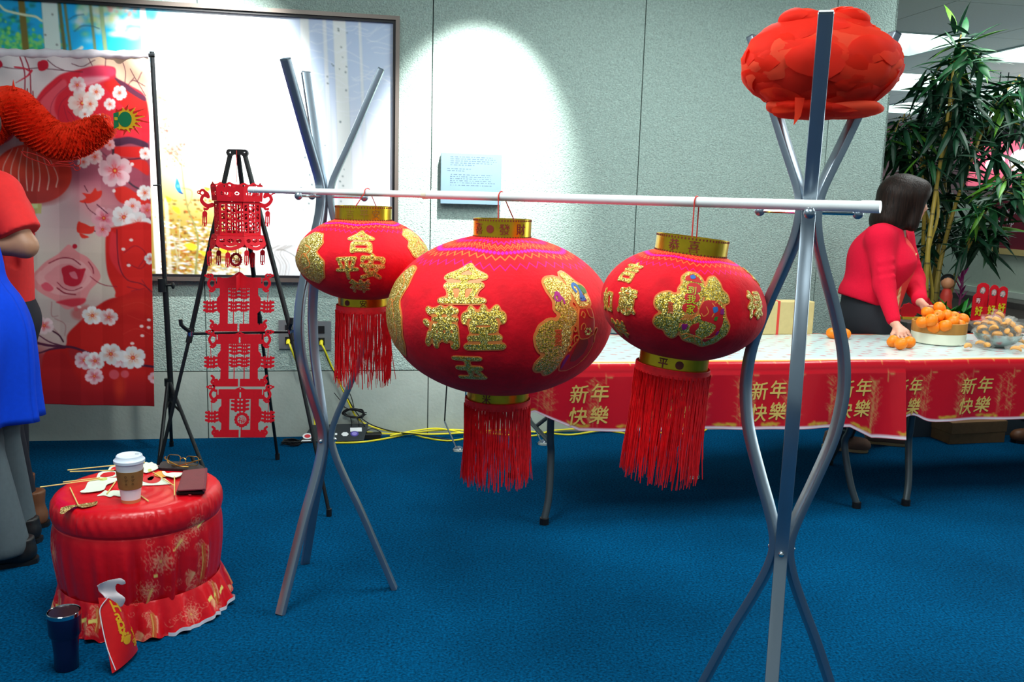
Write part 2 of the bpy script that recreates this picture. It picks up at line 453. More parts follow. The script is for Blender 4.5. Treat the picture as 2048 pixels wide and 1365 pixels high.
class Field:
    """signed distance body made of round cones and ellipsoids that melt into each other"""
    def __init__(s, lo, hi, step):
        s.lo = np.array(lo, float); s.step = step; n = np.ceil((np.array(hi) - s.lo) / step).astype(int) + 1
        s.ax = [s.lo[i] + np.arange(n[i]) * step for i in range(3)]; s.F = np.full(n, 1.0)
    def _sub(s, lo, hi, pad):
        sl = []
        for i in range(3):
            a = max(0, int((lo[i] - pad - s.lo[i]) / s.step)); b = min(len(s.ax[i]), int((hi[i] + pad - s.lo[i]) / s.step) + 2); sl.append(slice(a, max(a, b)))
        G = np.meshgrid(*[s.ax[i][sl[i]] for i in range(3)], indexing='ij'); return tuple(sl), G
    def put(s, sl, d, k, cut=False):
        if d.size == 0: return
        s.F[sl] = smin(s.F[sl], d, k) if not cut else -smin(-s.F[sl], d, k)
    def cone(s, a, b, ra, rb, k=.02, flat=None):
        """round cone; flat=(axis unit vector, factor) squashes the section along that axis"""
        a, b = np.array(a, float), np.array(b, float); R = max(ra, rb)
        sl, (X, Y, Z) = s._sub(np.minimum(a, b) - R, np.maximum(a, b) + R, k + .03)
        ab = b - a; L = ab @ ab + 1e-12
        dx, dy, dz = X - a[0], Y - a[1], Z - a[2]
        t = np.clip((dx * ab[0] + dy * ab[1] + dz * ab[2]) / L, 0, 1)
        ex, ey, ez = dx - t * ab[0], dy - t * ab[1], dz - t * ab[2]
        if flat is not None:
            n, f = np.array(flat[0], float), flat[1]; q = ex * n[0] + ey * n[1] + ez * n[2]
            g = (1 / f - 1) * q; ex, ey, ez = ex + g * n[0], ey + g * n[1], ez + g * n[2]
        d = np.sqrt(ex * ex + ey * ey + ez * ez) - (ra + (rb - ra) * t)
        s.put(sl, d * (1 if flat is None else min(1, flat[1])), k)
    def ell(s, c, r, k=.02, R=None, cut=False):
        c, r = np.array(c, float), np.array(r, float); m = r.max()
        sl, (X, Y, Z) = s._sub(c - m, c + m, k + .03)
        P = np.stack([X - c[0], Y - c[1], Z - c[2]], -1)
        if R is not None: P = P @ np.array(R)
        q = np.sqrt(((P / r) ** 2).sum(-1)); g = np.sqrt(((P / r ** 2) ** 2).sum(-1)) + 1e-9
        s.put(sl, q * (q - 1) / g, k, cut)
    def mesh(s, name, m, parent=None, **kw):
        V, Q = surface_nets(s.F, s.lo, s.step)
        mb = MB(); mb.v = [tuple(v) for v in V]; mb.f = [tuple(int(i) for i in q) for q in Q]; mb.mi = [0] * len(mb.f)
        return mb.build(name, m, parent, auto=0, fix=False, **kw)
# ================================================================== the room
M_CONC = mat('concrete', (150, 171, 164), 0.9, noise=.20, nscale=95, bump=.8, bscale=120, detail=8)
M_PLIN = mat('concrete_smooth', (158, 170, 162), 0.85, noise=.06, nscale=9, bump=.12, bscale=60)
M_SEAM = mat('seam_dark', (70, 84, 84), 0.95)
def carpet():
    m = mat('carpet', (0, 66, 104), 1.0, noise=.6, nscale=110, bump=.5, bscale=320, spec=.03, detail=6)
    nt = m.node_tree; b = nt.nodes['Principled BSDF']; src = b.inputs['Base Color'].links[0].from_socket
    n = nt.nodes.new('ShaderNodeTexNoise'); n.inputs['Scale'].default_value = 1.6; n.inputs['Detail'].default_value = 5
    g = nt.nodes.new('ShaderNodeNewGeometry'); nt.links.new(g.outputs['Position'], n.inputs['Vector'])
    r = nt.nodes.new('ShaderNodeValToRGB'); r.color_ramp.elements[0].position = .35; r.color_ramp.elements[0].color = (.8, .8, .8, 1)
    r.color_ramp.elements[1].position = .65; r.color_ramp.elements[1].color = (1.1, 1.1, 1.1, 1)
    mx = nt.nodes.new('ShaderNodeMix'); mx.data_type = 'RGBA'; mx.blend_type = 'MULTIPLY'; mx.inputs[0].default_value = 1
    nt.links.new(n.outputs['Fac'], r.inputs['Fac']); nt.links.new(src, mx.inputs[6]); nt.links.new(r.outputs['Color'], mx.inputs[7]); nt.links.new(mx.outputs[2], b.inputs['Base Color'])
    return m
RW = np.stack([WT, WN, [0, 0, 1]], 1)                    # wall-aligned axes (u, w, z) -> world
def uw(u, w, z): return WT * u + WN * w + np.array([0, 0, z])
def ubox(mb, u0, u1, w0, w1, z0, z1):
    return mb.box(uw((u0 + u1) / 2, (w0 + w1) / 2, (z0 + z1) / 2), (u1 - u0, w1 - w0, z1 - z0), RW)
U_END = 3.296
mb = MB(); ubox(mb, -5.5, 12.5, -3.0, 17.0, -0.06, 0.0)
mb.build('floor', carpet(), smooth=False, kind='structure')
# back wall: dark backing with cast panels standing proud of it
mb = MB(); ubox(mb, -5.0, U_END - .012, WD + .018, WD + .30, 0.0, CEIL)
wall_back = mb.build('wall_back', M_SEAM, smooth=False, kind='structure')
us = [-5.0, -3.355, -2.105, -.855, .426, 1.678, 2.894, U_END]
for a, b in zip(us, us[1:]):
    g0 = .003 if a > -5 else 0; g1 = .003 if b < U_END else 0
    mb = MB(); ubox(mb, a + g0, b - g1, WD, WD + .03, .403, CEIL - .001); mb.build('panel', M_CONC, wall_back, smooth=False)
    mb = MB(); ubox(mb, a + g0, b - g1, WD, WD + .03, .001, .397); mb.build('plinth_panel', M_PLIN, wall_back, smooth=False)
mb = MB(); ubox(mb, U_END - .012, U_END, WD, WD + .30, 0, CEIL - .001); mb.build('end_panel', M_CONC, wall_back, smooth=False)
# right-hand low wall behind the planter
UR = float(onz(2048, 593, .78) @ WT)
M_PALE = mat('pale_wall', (190, 206, 190), 0.85, noise=.03, nscale=40)
ZR = 1.56
mb = MB(); ubox(mb, UR, UR + .14, 4.6, 9.4, 0, ZR); wall_right = mb.build('wall_right', M_PALE, smooth=False, kind='structure')
mb = MB(); ubox(mb, UR - .018, UR, 4.6, 9.4, .751, .80); mb.build('trim_1', mat('white_trim', (214, 226, 214), .6), smooth=False, kind='structure')
# far end of the hall
mb = MB(); ubox(mb, 2.0, 12.5, 15.6, 15.8, 0, CEIL); mb.build('wall_far', mat('far_wall', (110, 84, 88), .9, noise=.1, nscale=2), smooth=False, kind='structure')
# ceiling: one slab over the near hall, panels and light coffers over the far hall
M_CEIL = mat('ceiling_paint', (206, 212, 200), .9, noise=.03, nscale=60)
mb = MB(); ubox(mb, -5.5, U_END + .2, -3.0, 17.0, CEIL, CEIL + .05); ubox(mb, U_END + .2, 12.5, -3.0, 5.3, CEIL, CEIL + .05)
ubox(mb, U_END + .2, 12.5, 5.3, 17.0, CEIL + .20, CEIL + .25)
ceiling = mb.build('ceiling', M_CEIL, smooth=False, kind='structure')
cu = [U_END + .2, 4.45, 5.62, 6.2, 7.4, 8.0, 9.2, 9.8, 11.0, 12.5]; cw = [5.3, 6.4, 7.6, 8.75, 9.8, 11.3, 12.4, 13.9, 15.6]
hole_u = {(4.45, 5.62), (6.2, 7.4), (8.0, 9.2), (9.8, 11.0)}; hole_w = {(7.6, 8.75), (9.8, 11.3), (12.4, 13.9)}
M_GLOW = mat('light_diffuser', (255, 255, 255), .5, emit=(238, 255, 250), estr=4.5)
M_COFF = mat('coffer_frame', (196, 214, 206), .6)
rows = []
for i, (a, b) in enumerate(zip(cu, cu[1:])):
    for j, (c, d) in enumerate(zip(cw, cw[1:])):
        if (a, b) in hole_u and (c, d) in hole_w:
            L = empty('ceiling_light', uw((a + b) / 2, (c + d) / 2, CEIL), group='recessed ceiling lights of the far hall', cat='ceiling light')
            L['label'] = 'white square recessed ceiling light far beyond the bamboo'
            L['label'] = 'white recessed ceiling light, %s row beyond the wall corner, %s from the left' % ({2: 'first', 4: 'second', 6: 'third'}[j], {1: 'first', 3: 'second', 5: 'third', 7: 'fourth'}[i])
            if (j, i) == (2, 1): L['label'] = 'large white recessed ceiling light closest to the wall corner and red pompom'; del L['group']
            if (j, i) == (2, 3): L['label'] = 'white recessed ceiling light at the top right above the bamboo top'; del L['group']
            m1 = MB(); ubox(m1, a + .03, b - .03, c + .03, d - .03, CEIL + .13, CEIL + .15); m1.build('diffuser', M_GLOW, L, smooth=False)
            m1 = MB()
            for q in ((a + .002, a + .035, c + .002, d - .002), (b - .035, b - .002, c + .002, d - .002), (a + .035, b - .035, c + .002, c + .035), (a + .035, b - .035, d - .035, d - .002)):
                ubox(m1, *q, CEIL - .008, CEIL + .19)
            m1.build('frame', M_COFF, L, smooth=False)
        else:
            m1 = MB(); ubox(m1, a + .004, b - .004, c + .004, d - .004, CEIL, CEIL + .19); m1.build('panel', M_CEIL, ceiling, smooth=False)

# ---- framed forest photograph on the wall
PU0, PU1, PZ0, PZ1 = -2.75, .236, .928, 2.429
pic = empty('framed_picture', wpt((PU0 + PU1) / 2, PZ0, 0), 'huge framed photograph of a birch forest in sun and snow, hung on the concrete wall', 'picture')
M_FR = mat('bronze_frame', (112, 104, 98), .4, metal=.6); M_FRB = mat('frame_black', (18, 20, 26), .5)
fd, fw = .045, .022
def wbox(mb, u0, u1, z0, z1, o0, o1):
    return mb.box(wpt((u0 + u1) / 2, (z0 + z1) / 2, (o0 + o1) / 2), (u1 - u0, o1 - o0, z1 - z0), RW)
for q in ((PU0, PU1, PZ1 - fw, PZ1), (PU0, PU1, PZ0, PZ0 + fw), (PU0, PU0 + fw, PZ0 + fw, PZ1 - fw), (PU1 - fw, PU1, PZ0 + fw, PZ1 - fw)):
    m1 = MB(); wbox(m1, *q, 0.001, fd); m1.build('frame_rail', M_FR, pic, smooth=False)
g = .014
for q in ((PU0 + fw, PU1 - fw, PZ1 - fw - g, PZ1 - fw), (PU0 + fw, PU1 - fw, PZ0 + fw, PZ0 + fw + g), (PU0 + fw, PU0 + fw + g, PZ0 + fw + g, PZ1 - fw - g), (PU1 - fw - g, PU1 - fw, PZ0 + fw + g, PZ1 - fw - g)):
    m1 = MB(); wbox(m1, *q, 0.012, fd - .014); m1.build('inner_rail', M_FRB, pic, smooth=False)
# the print is drawn in photograph-like units (x right, y down) and laid on the board
def paint_forest():
    c = Canvas(-420, -30, 810, 580, .62, (236, 240, 246))
    c.grad([(-300, 40, (10, 150, 215), 180), (20, 40, (12, 165, 220), 110), (150, 60, (0, 172, 245), 110), (240, 70, (60, 205, 250), 60), (290, 40, (190, 235, 250), 40), (-200, 300, (120, 150, 60), 160), (60, 300, (190, 210, 120), 120),
            (330, 120, (250, 252, 250), 60), (480, 150, (250, 252, 255), 120), (660, 110, (170, 192, 224), 110), (750, 170, (196, 212, 234), 80), (720, 330, (236, 240, 250), 120), (560, 340, (250, 251, 253), 110),
            (380, 370, (236, 240, 190), 55), (350, 430, (180, 160, 76), 50), (390, 480, (168, 138, 46), 60), (430, 520, (206, 196, 120), 50), (330, 500, (180, 160, 90), 40), (590, 470, (236, 240, 246), 90), (520, 540, (232, 238, 244), 60), (740, 520, (240, 242, 248), 90), (-150, 500, (150, 110, 40), 200), (130, 500, (150, 120, 50), 120)])
    R = np.random.default_rng(3)
    for k in range(420):    # leaves high on the left
        x = R.uniform(-420, 70); y = R.uniform(-30, 112); c.dot(x, y, R.uniform(2, 9), [(10, 110, 90), (30, 140, 110), (10, 130, 190), (60, 190, 200)][k % 4], soft=2, op=.6, ry=R.uniform(2, 5))
    for k in range(300):
        x = R.normal(30, 45); y = 112 - abs(R.normal(0, 24)); c.dot(x, y, R.uniform(2, 5), [(70, 190, 110), (120, 220, 120), (160, 220, 90), (20, 170, 140)][k % 4], soft=1.5, op=.75)
    for k in range(110):
        x = R.uniform(150, 250); y = R.normal(38, 22); c.dot(x, y, R.uniform(4, 11), [(200, 215, 215), (215, 225, 170), (226, 226, 90), (235, 240, 245)][k % 4], soft=4, op=.45, ry=R.uniform(3, 7))
    for k in range(26):
        c.dot(R.uniform(225, 275), R.uniform(42, 80), R.uniform(4, 10), (236, 244, 250), soft=4, op=.7, ry=4)
    for k in range(60):
        c.dot(R.uniform(215, 285), R.normal(18, 10), R.uniform(2, 6), [(205, 130, 120), (220, 170, 150), (235, 225, 215)][k % 3], soft=2, op=.6)
    for k in range(50):
        c.dot(R.normal(300, 14), R.uniform(10, 40), R.uniform(3, 7), (60, 200, 235), soft=4, op=.5)
    def trunk(x0, x1, w0, w1, col, y0=-30, y1=580, edge=(120, 120, 90)):
        c.line([(x0, y0), ((x0 + x1) / 2 + 2, (y0 + y1) / 2), (x1, y1)], (w0 + 2, w1 + 2), edge, op=.5, soft=1)
        c.line([(x0, y0), ((x0 + x1) / 2 + 2, (y0 + y1) / 2), (x1, y1)], (w0, w1), col, soft=.8)
    for x in (-380, -300, -215, -130): trunk(x, x + 20, 22, 26, (190, 190, 160)); 
    trunk(42, 62, 12, 16, (118, 104, 42)); trunk(116, 150, 6, 9, (100, 104, 60)); trunk(126, 168, 4, 6, (110, 120, 80)); trunk(177, 212, 4, 7, (120, 140, 96)); trunk(198, 232, 6, 14, (150, 184, 136))
    trunk(98, 108, 31, 40, (204, 226, 222)); trunk(282, 300, 10, 16, (250, 252, 252), edge=(200, 220, 230))
    c.line([(-30, -5), (0, 18), (12, 28), (45, 36), (70, 40), (82, 48)], 5, (214, 226, 196)); c.line([(140, 112), (160, 99)], (6, 5), (220, 226, 214))
    c.line([(136, 46), (150, 38), (166, 36)], 1.5, (50, 100, 130)); c.line([(146, 68), (162, 58), (180, 58), (196, 63)], 1.5, (50, 100, 130))
    for x, y in ((104, 36), (110, 94), (88, 75)): c.dot(x, y, 2, (120, 130, 130))
    # pale birches in the snow on the right
    for x, w in ((610, 17), (650, 7), (680, 25), (721, 5), (560, 4)):
        trunk(x - 4, x + 12, w, w + 5, (222, 228, 228) if w > 9 else (214, 222, 230), y0=20, y1=480, edge=(170, 190, 215))
    for k in range(60):
        x = R.uniform(560, 780); y = R.uniform(30, 230); a = R.uniform(-1, 1); c.line([(x, y), (x + R.uniform(12, 30), y - 6 * a), (x + R.uniform(34, 60), y + 14 * a)], .9, (232, 238, 246), op=.8)
    for k in range(46):
        c.dot(R.choice([610, 612, 682, 690, 676, 655]) + R.normal(0, 7), R.uniform(50, 420), R.uniform(.7, 1.8), (70, 90, 96))
    # red bush, bluebird, sapling, autumn leaves and snow on the lower left of the clearing
    for (bx, by, rx, ry, n) in ((342, 300, 22, 24, 260), (320, 250, 15, 22, 120), (316, 200, 12, 20, 70), (300, 150, 10, 14, 40)):
        for k in range(n):
            x, y = R.normal(bx, rx * .55), R.normal(by, ry * .55); c.dot(x, y, R.uniform(.8, 2), [(196, 120, 110), (176, 84, 74), (214, 156, 140), (150, 100, 80)][k % 4], op=.8)
    for k in range(80): c.dot(R.normal(316, 12), R.uniform(190, 240), R.uniform(1, 2.5), (190, 205, 120), op=.7)
    for k in range(40): c.dot(R.uniform(330, 420), R.uniform(230, 320), R.uniform(3, 8), (226, 236, 214), soft=2, op=.6, ry=2.5)
    for k in range(900):
        x = R.uniform(306, 470); y = 560 - abs(R.normal(0, 70)) ; y = max(y, 400)
        c.dot(x, y, R.uniform(1, 4), [(176, 90, 26), (190, 132, 24), (120, 84, 20), (200, 160, 36), (156, 64, 34), (90, 74, 28)][k % 6], op=.8, ry=R.uniform(1, 2.5))
    for k in range(420):
        x = R.uniform(310, 475); y = R.choice([455, 480, 500, 530, 548, 556]) + R.normal(0, 7); c.dot(x, y, R.uniform(2, 6), [(244, 247, 250), (226, 234, 244), (200, 214, 232)][k % 3], soft=1, op=.85, ry=R.uniform(1, 2))
    for k in range(200):
        x = R.uniform(-420, 300); y = R.uniform(380, 575); c.dot(x, y, R.uniform(2, 7), [(200, 120, 40), (214, 160, 40), (230, 234, 240)][k % 3], op=.6, ry=2.5)
    c.line([(352, 330), (357, 380), (362, 415), (375, 450), (382, 480), (378, 520), (374, 562)], (1.6, 5), (140, 140, 80))
    c.line([(362, 415), (372, 392), (370, 380), (352, 376)], 1.4, (120, 120, 80)); c.line([(382, 455), (400, 447), (420, 446)], 1.2, (130, 120, 80)); c.line([(318, 296), (338, 312), (352, 330)], 1.6, (130, 110, 80))
    c.line([(330, 470), (338, 520), (334, 560)], 2.4, (190, 190, 150)); c.line([(345, 440), (342, 520)], 2, (190, 185, 150)); c.line([(318, 400), (322, 560)], 9, (222, 226, 214), op=.7)
    c.poly([(342, 356), (347, 366), (350, 380), (352, 387), (344, 384), (338, 374), (339, 364)], (40, 140, 214)); c.line([(342, 340), (342, 357)], (1, 3), (120, 180, 225)); c.line([(346, 384), (353, 387)], 2, (20, 40, 110)); c.dot(344, 372, 3, (110, 190, 240))
    for P in (((354, 490), (366, 487), (380, 494), (374, 502), (362, 500)), ((383, 502), (396, 506), (404, 518), (396, 514), (386, 508)), ((318, 392), (330, 398), (322, 406)), ((330, 412), (344, 416), (346, 428), (336, 424)), ((398, 374), (410, 376), (404, 382)), ((425, 500), (440, 496), (450, 504), (438, 508))):
        c.poly(P, (226, 220, 50), n=3)
    for k in range(9): # bare twigs over the snow
        x = R.uniform(520, 600); c.line([(x, 560), (x + 4, 530), (x - 8, 505), (x + 16, 490)], .9, (120, 110, 100), op=.7)
    c.line([(598, 560), (596, 530), (586, 514), (560, 500), (545, 500)], 1.2, (110, 104, 96)); c.line([(586, 514), (600, 496)], 1, (110, 104, 96))
    c.dot(468, 556, 14, (150, 150, 150), soft=3, ry=8); c.dot(470, 552, 9, (235, 238, 244), soft=3, ry=4)
    return c
cf = paint_forest()
gu = np.linspace(PU0 + fw + .002, PU1 - fw - .002, 560); gz = np.linspace(PZ1 - fw - .002, PZ0 + fw + .002, 300)
GU, GZ = np.meshgrid(gu, gz)
# laying-on of the drawing: four matched corners, then straight interpolation
k0, k1 = wl(20, 3), wl(794, 50); k2, k3 = wl(320, 558), wl(790, 556)
du = (k1[0] - k0[0]) / (794 - 20); zt = lambda x: 3 + (50 - 3) * (x - 20) / 774; zb = 557
DX = 20 + (GU - k0[0]) / du * (1 + .06 * (k1[0] - GU) / (k1[0] - k0[0]))
S = (PZ1 - fw - GZ) / (PZ1 - PZ0 - 2 * fw)
DY = zt(DX) * (1 - S) + zb * S
P = wpt(0, 0, .010)[None, None] + WT * GU[..., None] + np.array([0, 0, 1.0]) * GZ[..., None]
grid_mesh('print', P, cf.sample(DX, DY), mat('photo_print', attr='print', rough=.38, noise=0), pic)
mb = MB(); wbox(mb, PU0 + fw, PU1 - fw, PZ0 + fw, PZ1 - fw, .001, .008); mb.build('backing_board', M_FRB, pic, smooth=False)

# ---- text placard
pa, pb = wl(882, 306, .03), wl(1000, 410, .03)
pl = empty('wall_placard', wpt((pa[0] + pb[0]) / 2, pb[1], 0), 'pale blue text placard standing off the concrete wall under the spotlight', 'placard')
mb = MB(); wbox(mb, pa[0], pb[0], pb[1], pa[1], .012, .055); mb.build('plate', mat('placard_white', (90, 114, 130), .5), pl, smooth=False)
mb = MB(); wbox(mb, pa[0] + .05, pb[0] - .05, pb[1] + .05, pa[1] - .05, 0, .012); mb.build('standoff', M_FRB, pl, smooth=False)
mb = MB(); R = random.Random(5)
W_, H_ = pb[0] - pa[0], pa[1] - pb[1]
for row, x0, x1 in [(.07, .15, .85), (.11, .15, .90), (.15, .15, .90), (.19, .15, .86), (.23, .15, .55), (.305, .10, .50), (.345, .10, .40), (.42, .16, .85), (.46, .15, .82), (.50, .15, .83), (.54, .15, .83), (.58, .15, .90), (.63, .15, .85), (.83, .16, .88), (.87, .15, .88)]:
    x = x0
    while x < x1:
        w = R.uniform(.02, .075); w = min(w, x1 - x)
        n = max(1, int(w / .012))
        for k in range(n):
            xx = x + k * .012; hh = R.uniform(.010, .017)
            wbox(mb, pa[0] + xx * W_, pa[0] + (xx + .009) * W_, pa[1] - (row + hh / 2) * H_, pa[1] - (row - hh / 2) * H_, .055, .0555)
        x += w + .014
mb.build('lettering', mat('placard_ink', (48, 62, 76), .7), pl, smooth=False, kind='stuff')
# ---- wall outlets
M_STEEL = mat('steel_plate', (150, 158, 158), .35, metal=.7); M_BLK = mat('black_plastic', (16, 17, 19), .45); M_YEL = mat('yellow_cable', (226, 214, 30), .5)
for (x, y, lab) in ((577, 669, 'steel wall outlet behind the easel leg with a yellow plug in it'), (643, 671, 'steel wall outlet just right of the left coat rack with a yellow plug')):
    u, z = wl(x, y)
    o = empty('wall_outlet', wpt(u, z - .09, 0), lab, 'outlet', 'outlets under the picture')
    m1 = MB(); wbox(m1, u - .055, u + .055, z - .085, z + .085, .0005, .012); m1.build('cover_plate', M_STEEL, o, smooth=False)
    for dz in (.035, -.035):
        m1 = MB(); wbox(m1, u - .018, u + .018, z + dz - .022, z + dz + .022, .012, .016)
        m1.build('socket', M_BLK, o, smooth=False)
    m1 = MB(); m1.tube([wpt(u, z - .035, .016), wpt(u, z - .037, .045), wpt(u, z - .05, .052)], .011, 10); m1.build('plug', M_YEL, o)
# ================================================================== coat racks, rod and big lanterns
M_RACK = mat('silver_paint', (142, 156, 168), .30, metal=.82, noise=.05, nscale=6); M_CHROME = mat('chrome', (205, 212, 216), .12, metal=1.0)
M_CAP = mat('grey_plastic_cap', (60, 76, 86), .5)
PROF = [(0, .25), (.15, .188), (.3, .125), (.40, .078), (.48, .043), (.53, .026), (.567, .019), (.61, .023), (.67, .044), (.75, .078), (.86, .12), (.95, .137), (1.02, .138), (1.10, .125), (1.2, .092), (1.3, .052), (1.37, .028), (1.43, .019), (1.48, .026), (1.53, .046), (1.6, .078), (1.72, .130), (1.86, .19)]
def make_rack(cx, cy, az, label):
    root = empty('coat_rack', (cx, cy, 0), label, 'coat rack', 'silver coat racks holding the rod')
    zr = smooth_path([(z, r) for z, r in PROF], 5)
    for a in az:
        a = math.radians(a); d = np.array([math.cos(a), math.sin(a), 0]); t = np.array([-d[1], d[0], 0])
        path = np.array([(cx, cy, 0) + d * r + np.array([0, 0, z]) for z, r in zr])
        pr = [(y, x) for x, y in rrect(.020, .033, .0035, 2)]
        m1 = MB(); m1.tube(path, 1.0, prof=np.array([(q[0], q[1]) for q in pr]), ref=t); bar = m1.build('bar', M_RACK, root, auto=40)
        e = path[-1]; dd = path[-1] - path[-2]; dd /= np.linalg.norm(dd); nn = np.cross(dd, t)
        m1 = MB(); m1.box(e + dd * .002, (.031, .018, .005), np.stack([t, nn, dd], 1)); m1.build('end_cap', M_CAP, bar, smooth=False)
        zp = 1.432
        m1 = MB(); m1.tube([(cx, cy, zp) + d * .02, (cx, cy, zp) + d * .128], .0042, 8); pg = m1.build('peg', M_CHROME, root)
        m1 = MB(); m1.ball((cx, cy, zp) + d * .135, .0135, 14, 10); m1.build('peg_knob', M_RACK, pg)
        m1 = MB(); m1.ball((cx, cy, .567) + d * .031, .008, 10, 6); m1.build('bolt', M_CHROME, root)
    return root
LC = (-.659, 3.119); RC = (.712, 2.20)
make_rack(*LC, (-117.5, 121.5, 2.0), 'silver coat rack on the left with three splayed bare tops')
make_rack(*RC, (-107, 13, 133), 'silver coat rack in front at right with the red pompom in its top')
# white rod lying on the pegs of both racks
pA = np.array([LC[0], LC[1], 1.4365]) + .052 * np.array([math.cos(math.radians(-117.5)), math.sin(math.radians(-117.5)), 0])
pB = np.array([RC[0], RC[1], 1.4365]) + .052 * np.array([math.cos(math.radians(-107)), math.sin(math.radians(-107)), 0])
pA[2] += .0115; pB[2] += .0135
dp = pB - pA
def on_pole(px, py):
    """point of the rod under a photograph pixel column"""
    d = ray(px, py); Mx = np.array([[d[0], -dp[0]], [d[1], -dp[1]]]); t = np.linalg.solve(Mx, pA[:2] - EYEP[:2]); return pA + dp * t[1]
M_ROD = mat('white_enamel', (226, 232, 232), .35)
q0, q1, q2 = on_pole(500, 372), on_pole(853, 380), on_pole(1752, 392)
rod = empty('curtain_rod', q0, 'long white tension rod laid across both silver coat racks', 'rod')
ax = (q2 - q0) / np.linalg.norm(q2 - q0)
m1 = MB(); m1.tube([q0 + ax * .02, q1 + ax * .1], .0105, 14); m1.build('inner_tube', M_ROD, rod)
m1 = MB(); m1.tube([q1, q2], .0128, 16); m1.build('outer_tube', M_ROD, rod)
m1 = MB(); m1.tube([q1 - ax * .012, q1 + ax * .006], .0138, 16); m1.build('collar', mat('cream_plastic', (222, 222, 196), .5), rod)
m1 = MB(); m1.tube([q0, q0 + ax * .03], .0115, 14); m1.build('end_cap', M_ROD, rod)
m1 = MB(); m1.tube([q2 - ax * .03, q2 + ax * .012], .0142, 16); m1.build('end_cap', M_ROD, rod)

def lantern_cloth():
    m = mat('red_velvet', (214, 8, 30), .75, noise=.16, nscale=22, bump=.12, bscale=90, sheen=.04, spec=.2)
    nt = m.node_tree; b = nt.nodes['Principled BSDF']; base = b.inputs['Base Color'].links[0].from_socket
    at = nt.nodes.new('ShaderNodeAttribute'); at.attribute_name = 'zz'
    sp = nt.nodes.new('ShaderNodeSeparateXYZ'); nt.links.new(at.outputs['Vector'], sp.inputs[0])
    def M(op, a, b2=None, c=None):
        n = nt.nodes.new('ShaderNodeMath'); n.operation = op
        for i, v in enumerate((a, b2, c)):
            if v is None: continue
            if isinstance(v, (int, float)): n.inputs[i].default_value = v
            else: nt.links.new(v, n.inputs[i])
        return n.outputs[0]
    th, ph = sp.outputs[0], sp.outputs[1]
    big = M('MULTIPLY', M('PINGPONG', M('MULTIPLY', th, 6.0), .5), .13)
    v = M('ADD', ph, M('SUBTRACT', big, .03))
    zig = M('SUBTRACT', M('MULTIPLY', M('PINGPONG', M('MULTIPLY', th, 54.0), .5), 2.0), .5)
    cur = base
    def layer(fac, rgb):
        nonlocal cur
        mx = nt.nodes.new('ShaderNodeMix'); mx.data_type = 'RGBA'; nt.links.new(fac, mx.inputs[0]); nt.links.new(cur, mx.inputs[6])
        mx.inputs[7].default_value = (*lin(rgb), 1); cur = mx.outputs[2]
    def zz(c, amp, w): return M('LESS_THAN', M('ABSOLUTE', M('SUBTRACT', M('SUBTRACT', v, c), M('MULTIPLY', zig, amp))), w)
    dia = M('LESS_THAN', M('ADD', M('MULTIPLY', M('ABSOLUTE', M('SUBTRACT', v, .985)), 7.0), M('ABSOLUTE', M('SUBTRACT', M('PINGPONG', M('MULTIPLY', th, 54.0), .5), .25))), .25)
    layer(M('LESS_THAN', M('ABSOLUTE', M('SUBTRACT', v, .985)), .03), (222, 6, 76))
    layer(dia, (224, 8, 160)); layer(zz(1.20, .07, .022), (218, 8, 130)); layer(zz(1.11, .07, .013), (236, 104, 40)); layer(zz(.90, .07, .013), (236, 104, 40))
    layer(zz(1.06, .07, .009), (236, 104, 40)); layer(zz(.76, .08, .011), (230, 6, 120)); layer(zz(-1.12, .05, .007), (196, 40, 30))
    nt.links.new(cur, b.inputs['Base Color']); return m
def glitter(name, rgb, rgb2):
    m = mat(name, rgb, .38, metal=.65, noise=.25, nscale=500)
    nt = m.node_tree; b = nt.nodes['Principled BSDF']
    tc = nt.nodes.new('ShaderNodeTexCoord'); vo = nt.nodes.new('ShaderNodeTexVoronoi'); vo.inputs['Scale'].default_value = 520
    nt.links.new(tc.outputs['Object'], vo.inputs['Vector'])
    r = nt.nodes.new('ShaderNodeValToRGB'); sp = nt.nodes.new('ShaderNodeSeparateColor'); nt.links.new(vo.outputs['Color'], sp.inputs[0]); nt.links.new(sp.outputs[0], r.inputs['Fac'])
    e = r.color_ramp.elements; e[0].position = .0; e[0].color = (*lin(rgb2), 1); e[1].position = .62; e[1].color = (*lin(rgb), 1)
    x = e.new(.93); x.color = (*lin((250, 240, 170)), 1)
    nt.links.new(r.outputs['Color'], b.inputs['Base Color'])
    # every fleck lies at its own slant
    g = nt.nodes.new('ShaderNodeNewGeometry'); mx = nt.nodes.new('ShaderNodeVectorMath'); mx.operation = 'SUBTRACT'; mx.inputs[1].default_value = (.5, .5, .5)
    nt.links.new(vo.outputs['Color'], mx.inputs[0]); ml = nt.nodes.new('ShaderNodeVectorMath'); ml.operation = 'SCALE'; ml.inputs[3].default_value = 1.1; nt.links.new(mx.outputs[0], ml.inputs[0])
    ad = nt.nodes.new('ShaderNodeVectorMath'); ad.operation = 'ADD'; nt.links.new(g.outputs['Normal'], ad.inputs[0]); nt.links.new(ml.outputs[0], ad.inputs[1])
    no = nt.nodes.new('ShaderNodeVectorMath'); no.operation = 'NORMALIZE'; nt.links.new(ad.outputs[0], no.inputs[0]); nt.links.new(no.outputs[0], b.inputs['Normal'])
    return m
M_VELVET = lantern_cloth(); M_GLIT = glitter('gold_glitter', (214, 186, 62), (142, 104, 16)); M_EDGE = mat('orange_print', (226, 128, 58), .5)
M_GOLD = mat('gold_foil', (206, 176, 40), .28, metal=.9, noise=.12, nscale=25); M_DKRED = mat('dark_red_print', (112, 36, 20), .6)
M_FRINGE = mat('red_fringe', (238, 14, 26), .6, noise=.15, nscale=60); M_CORD = mat('red_cord', (206, 52, 44), .6)
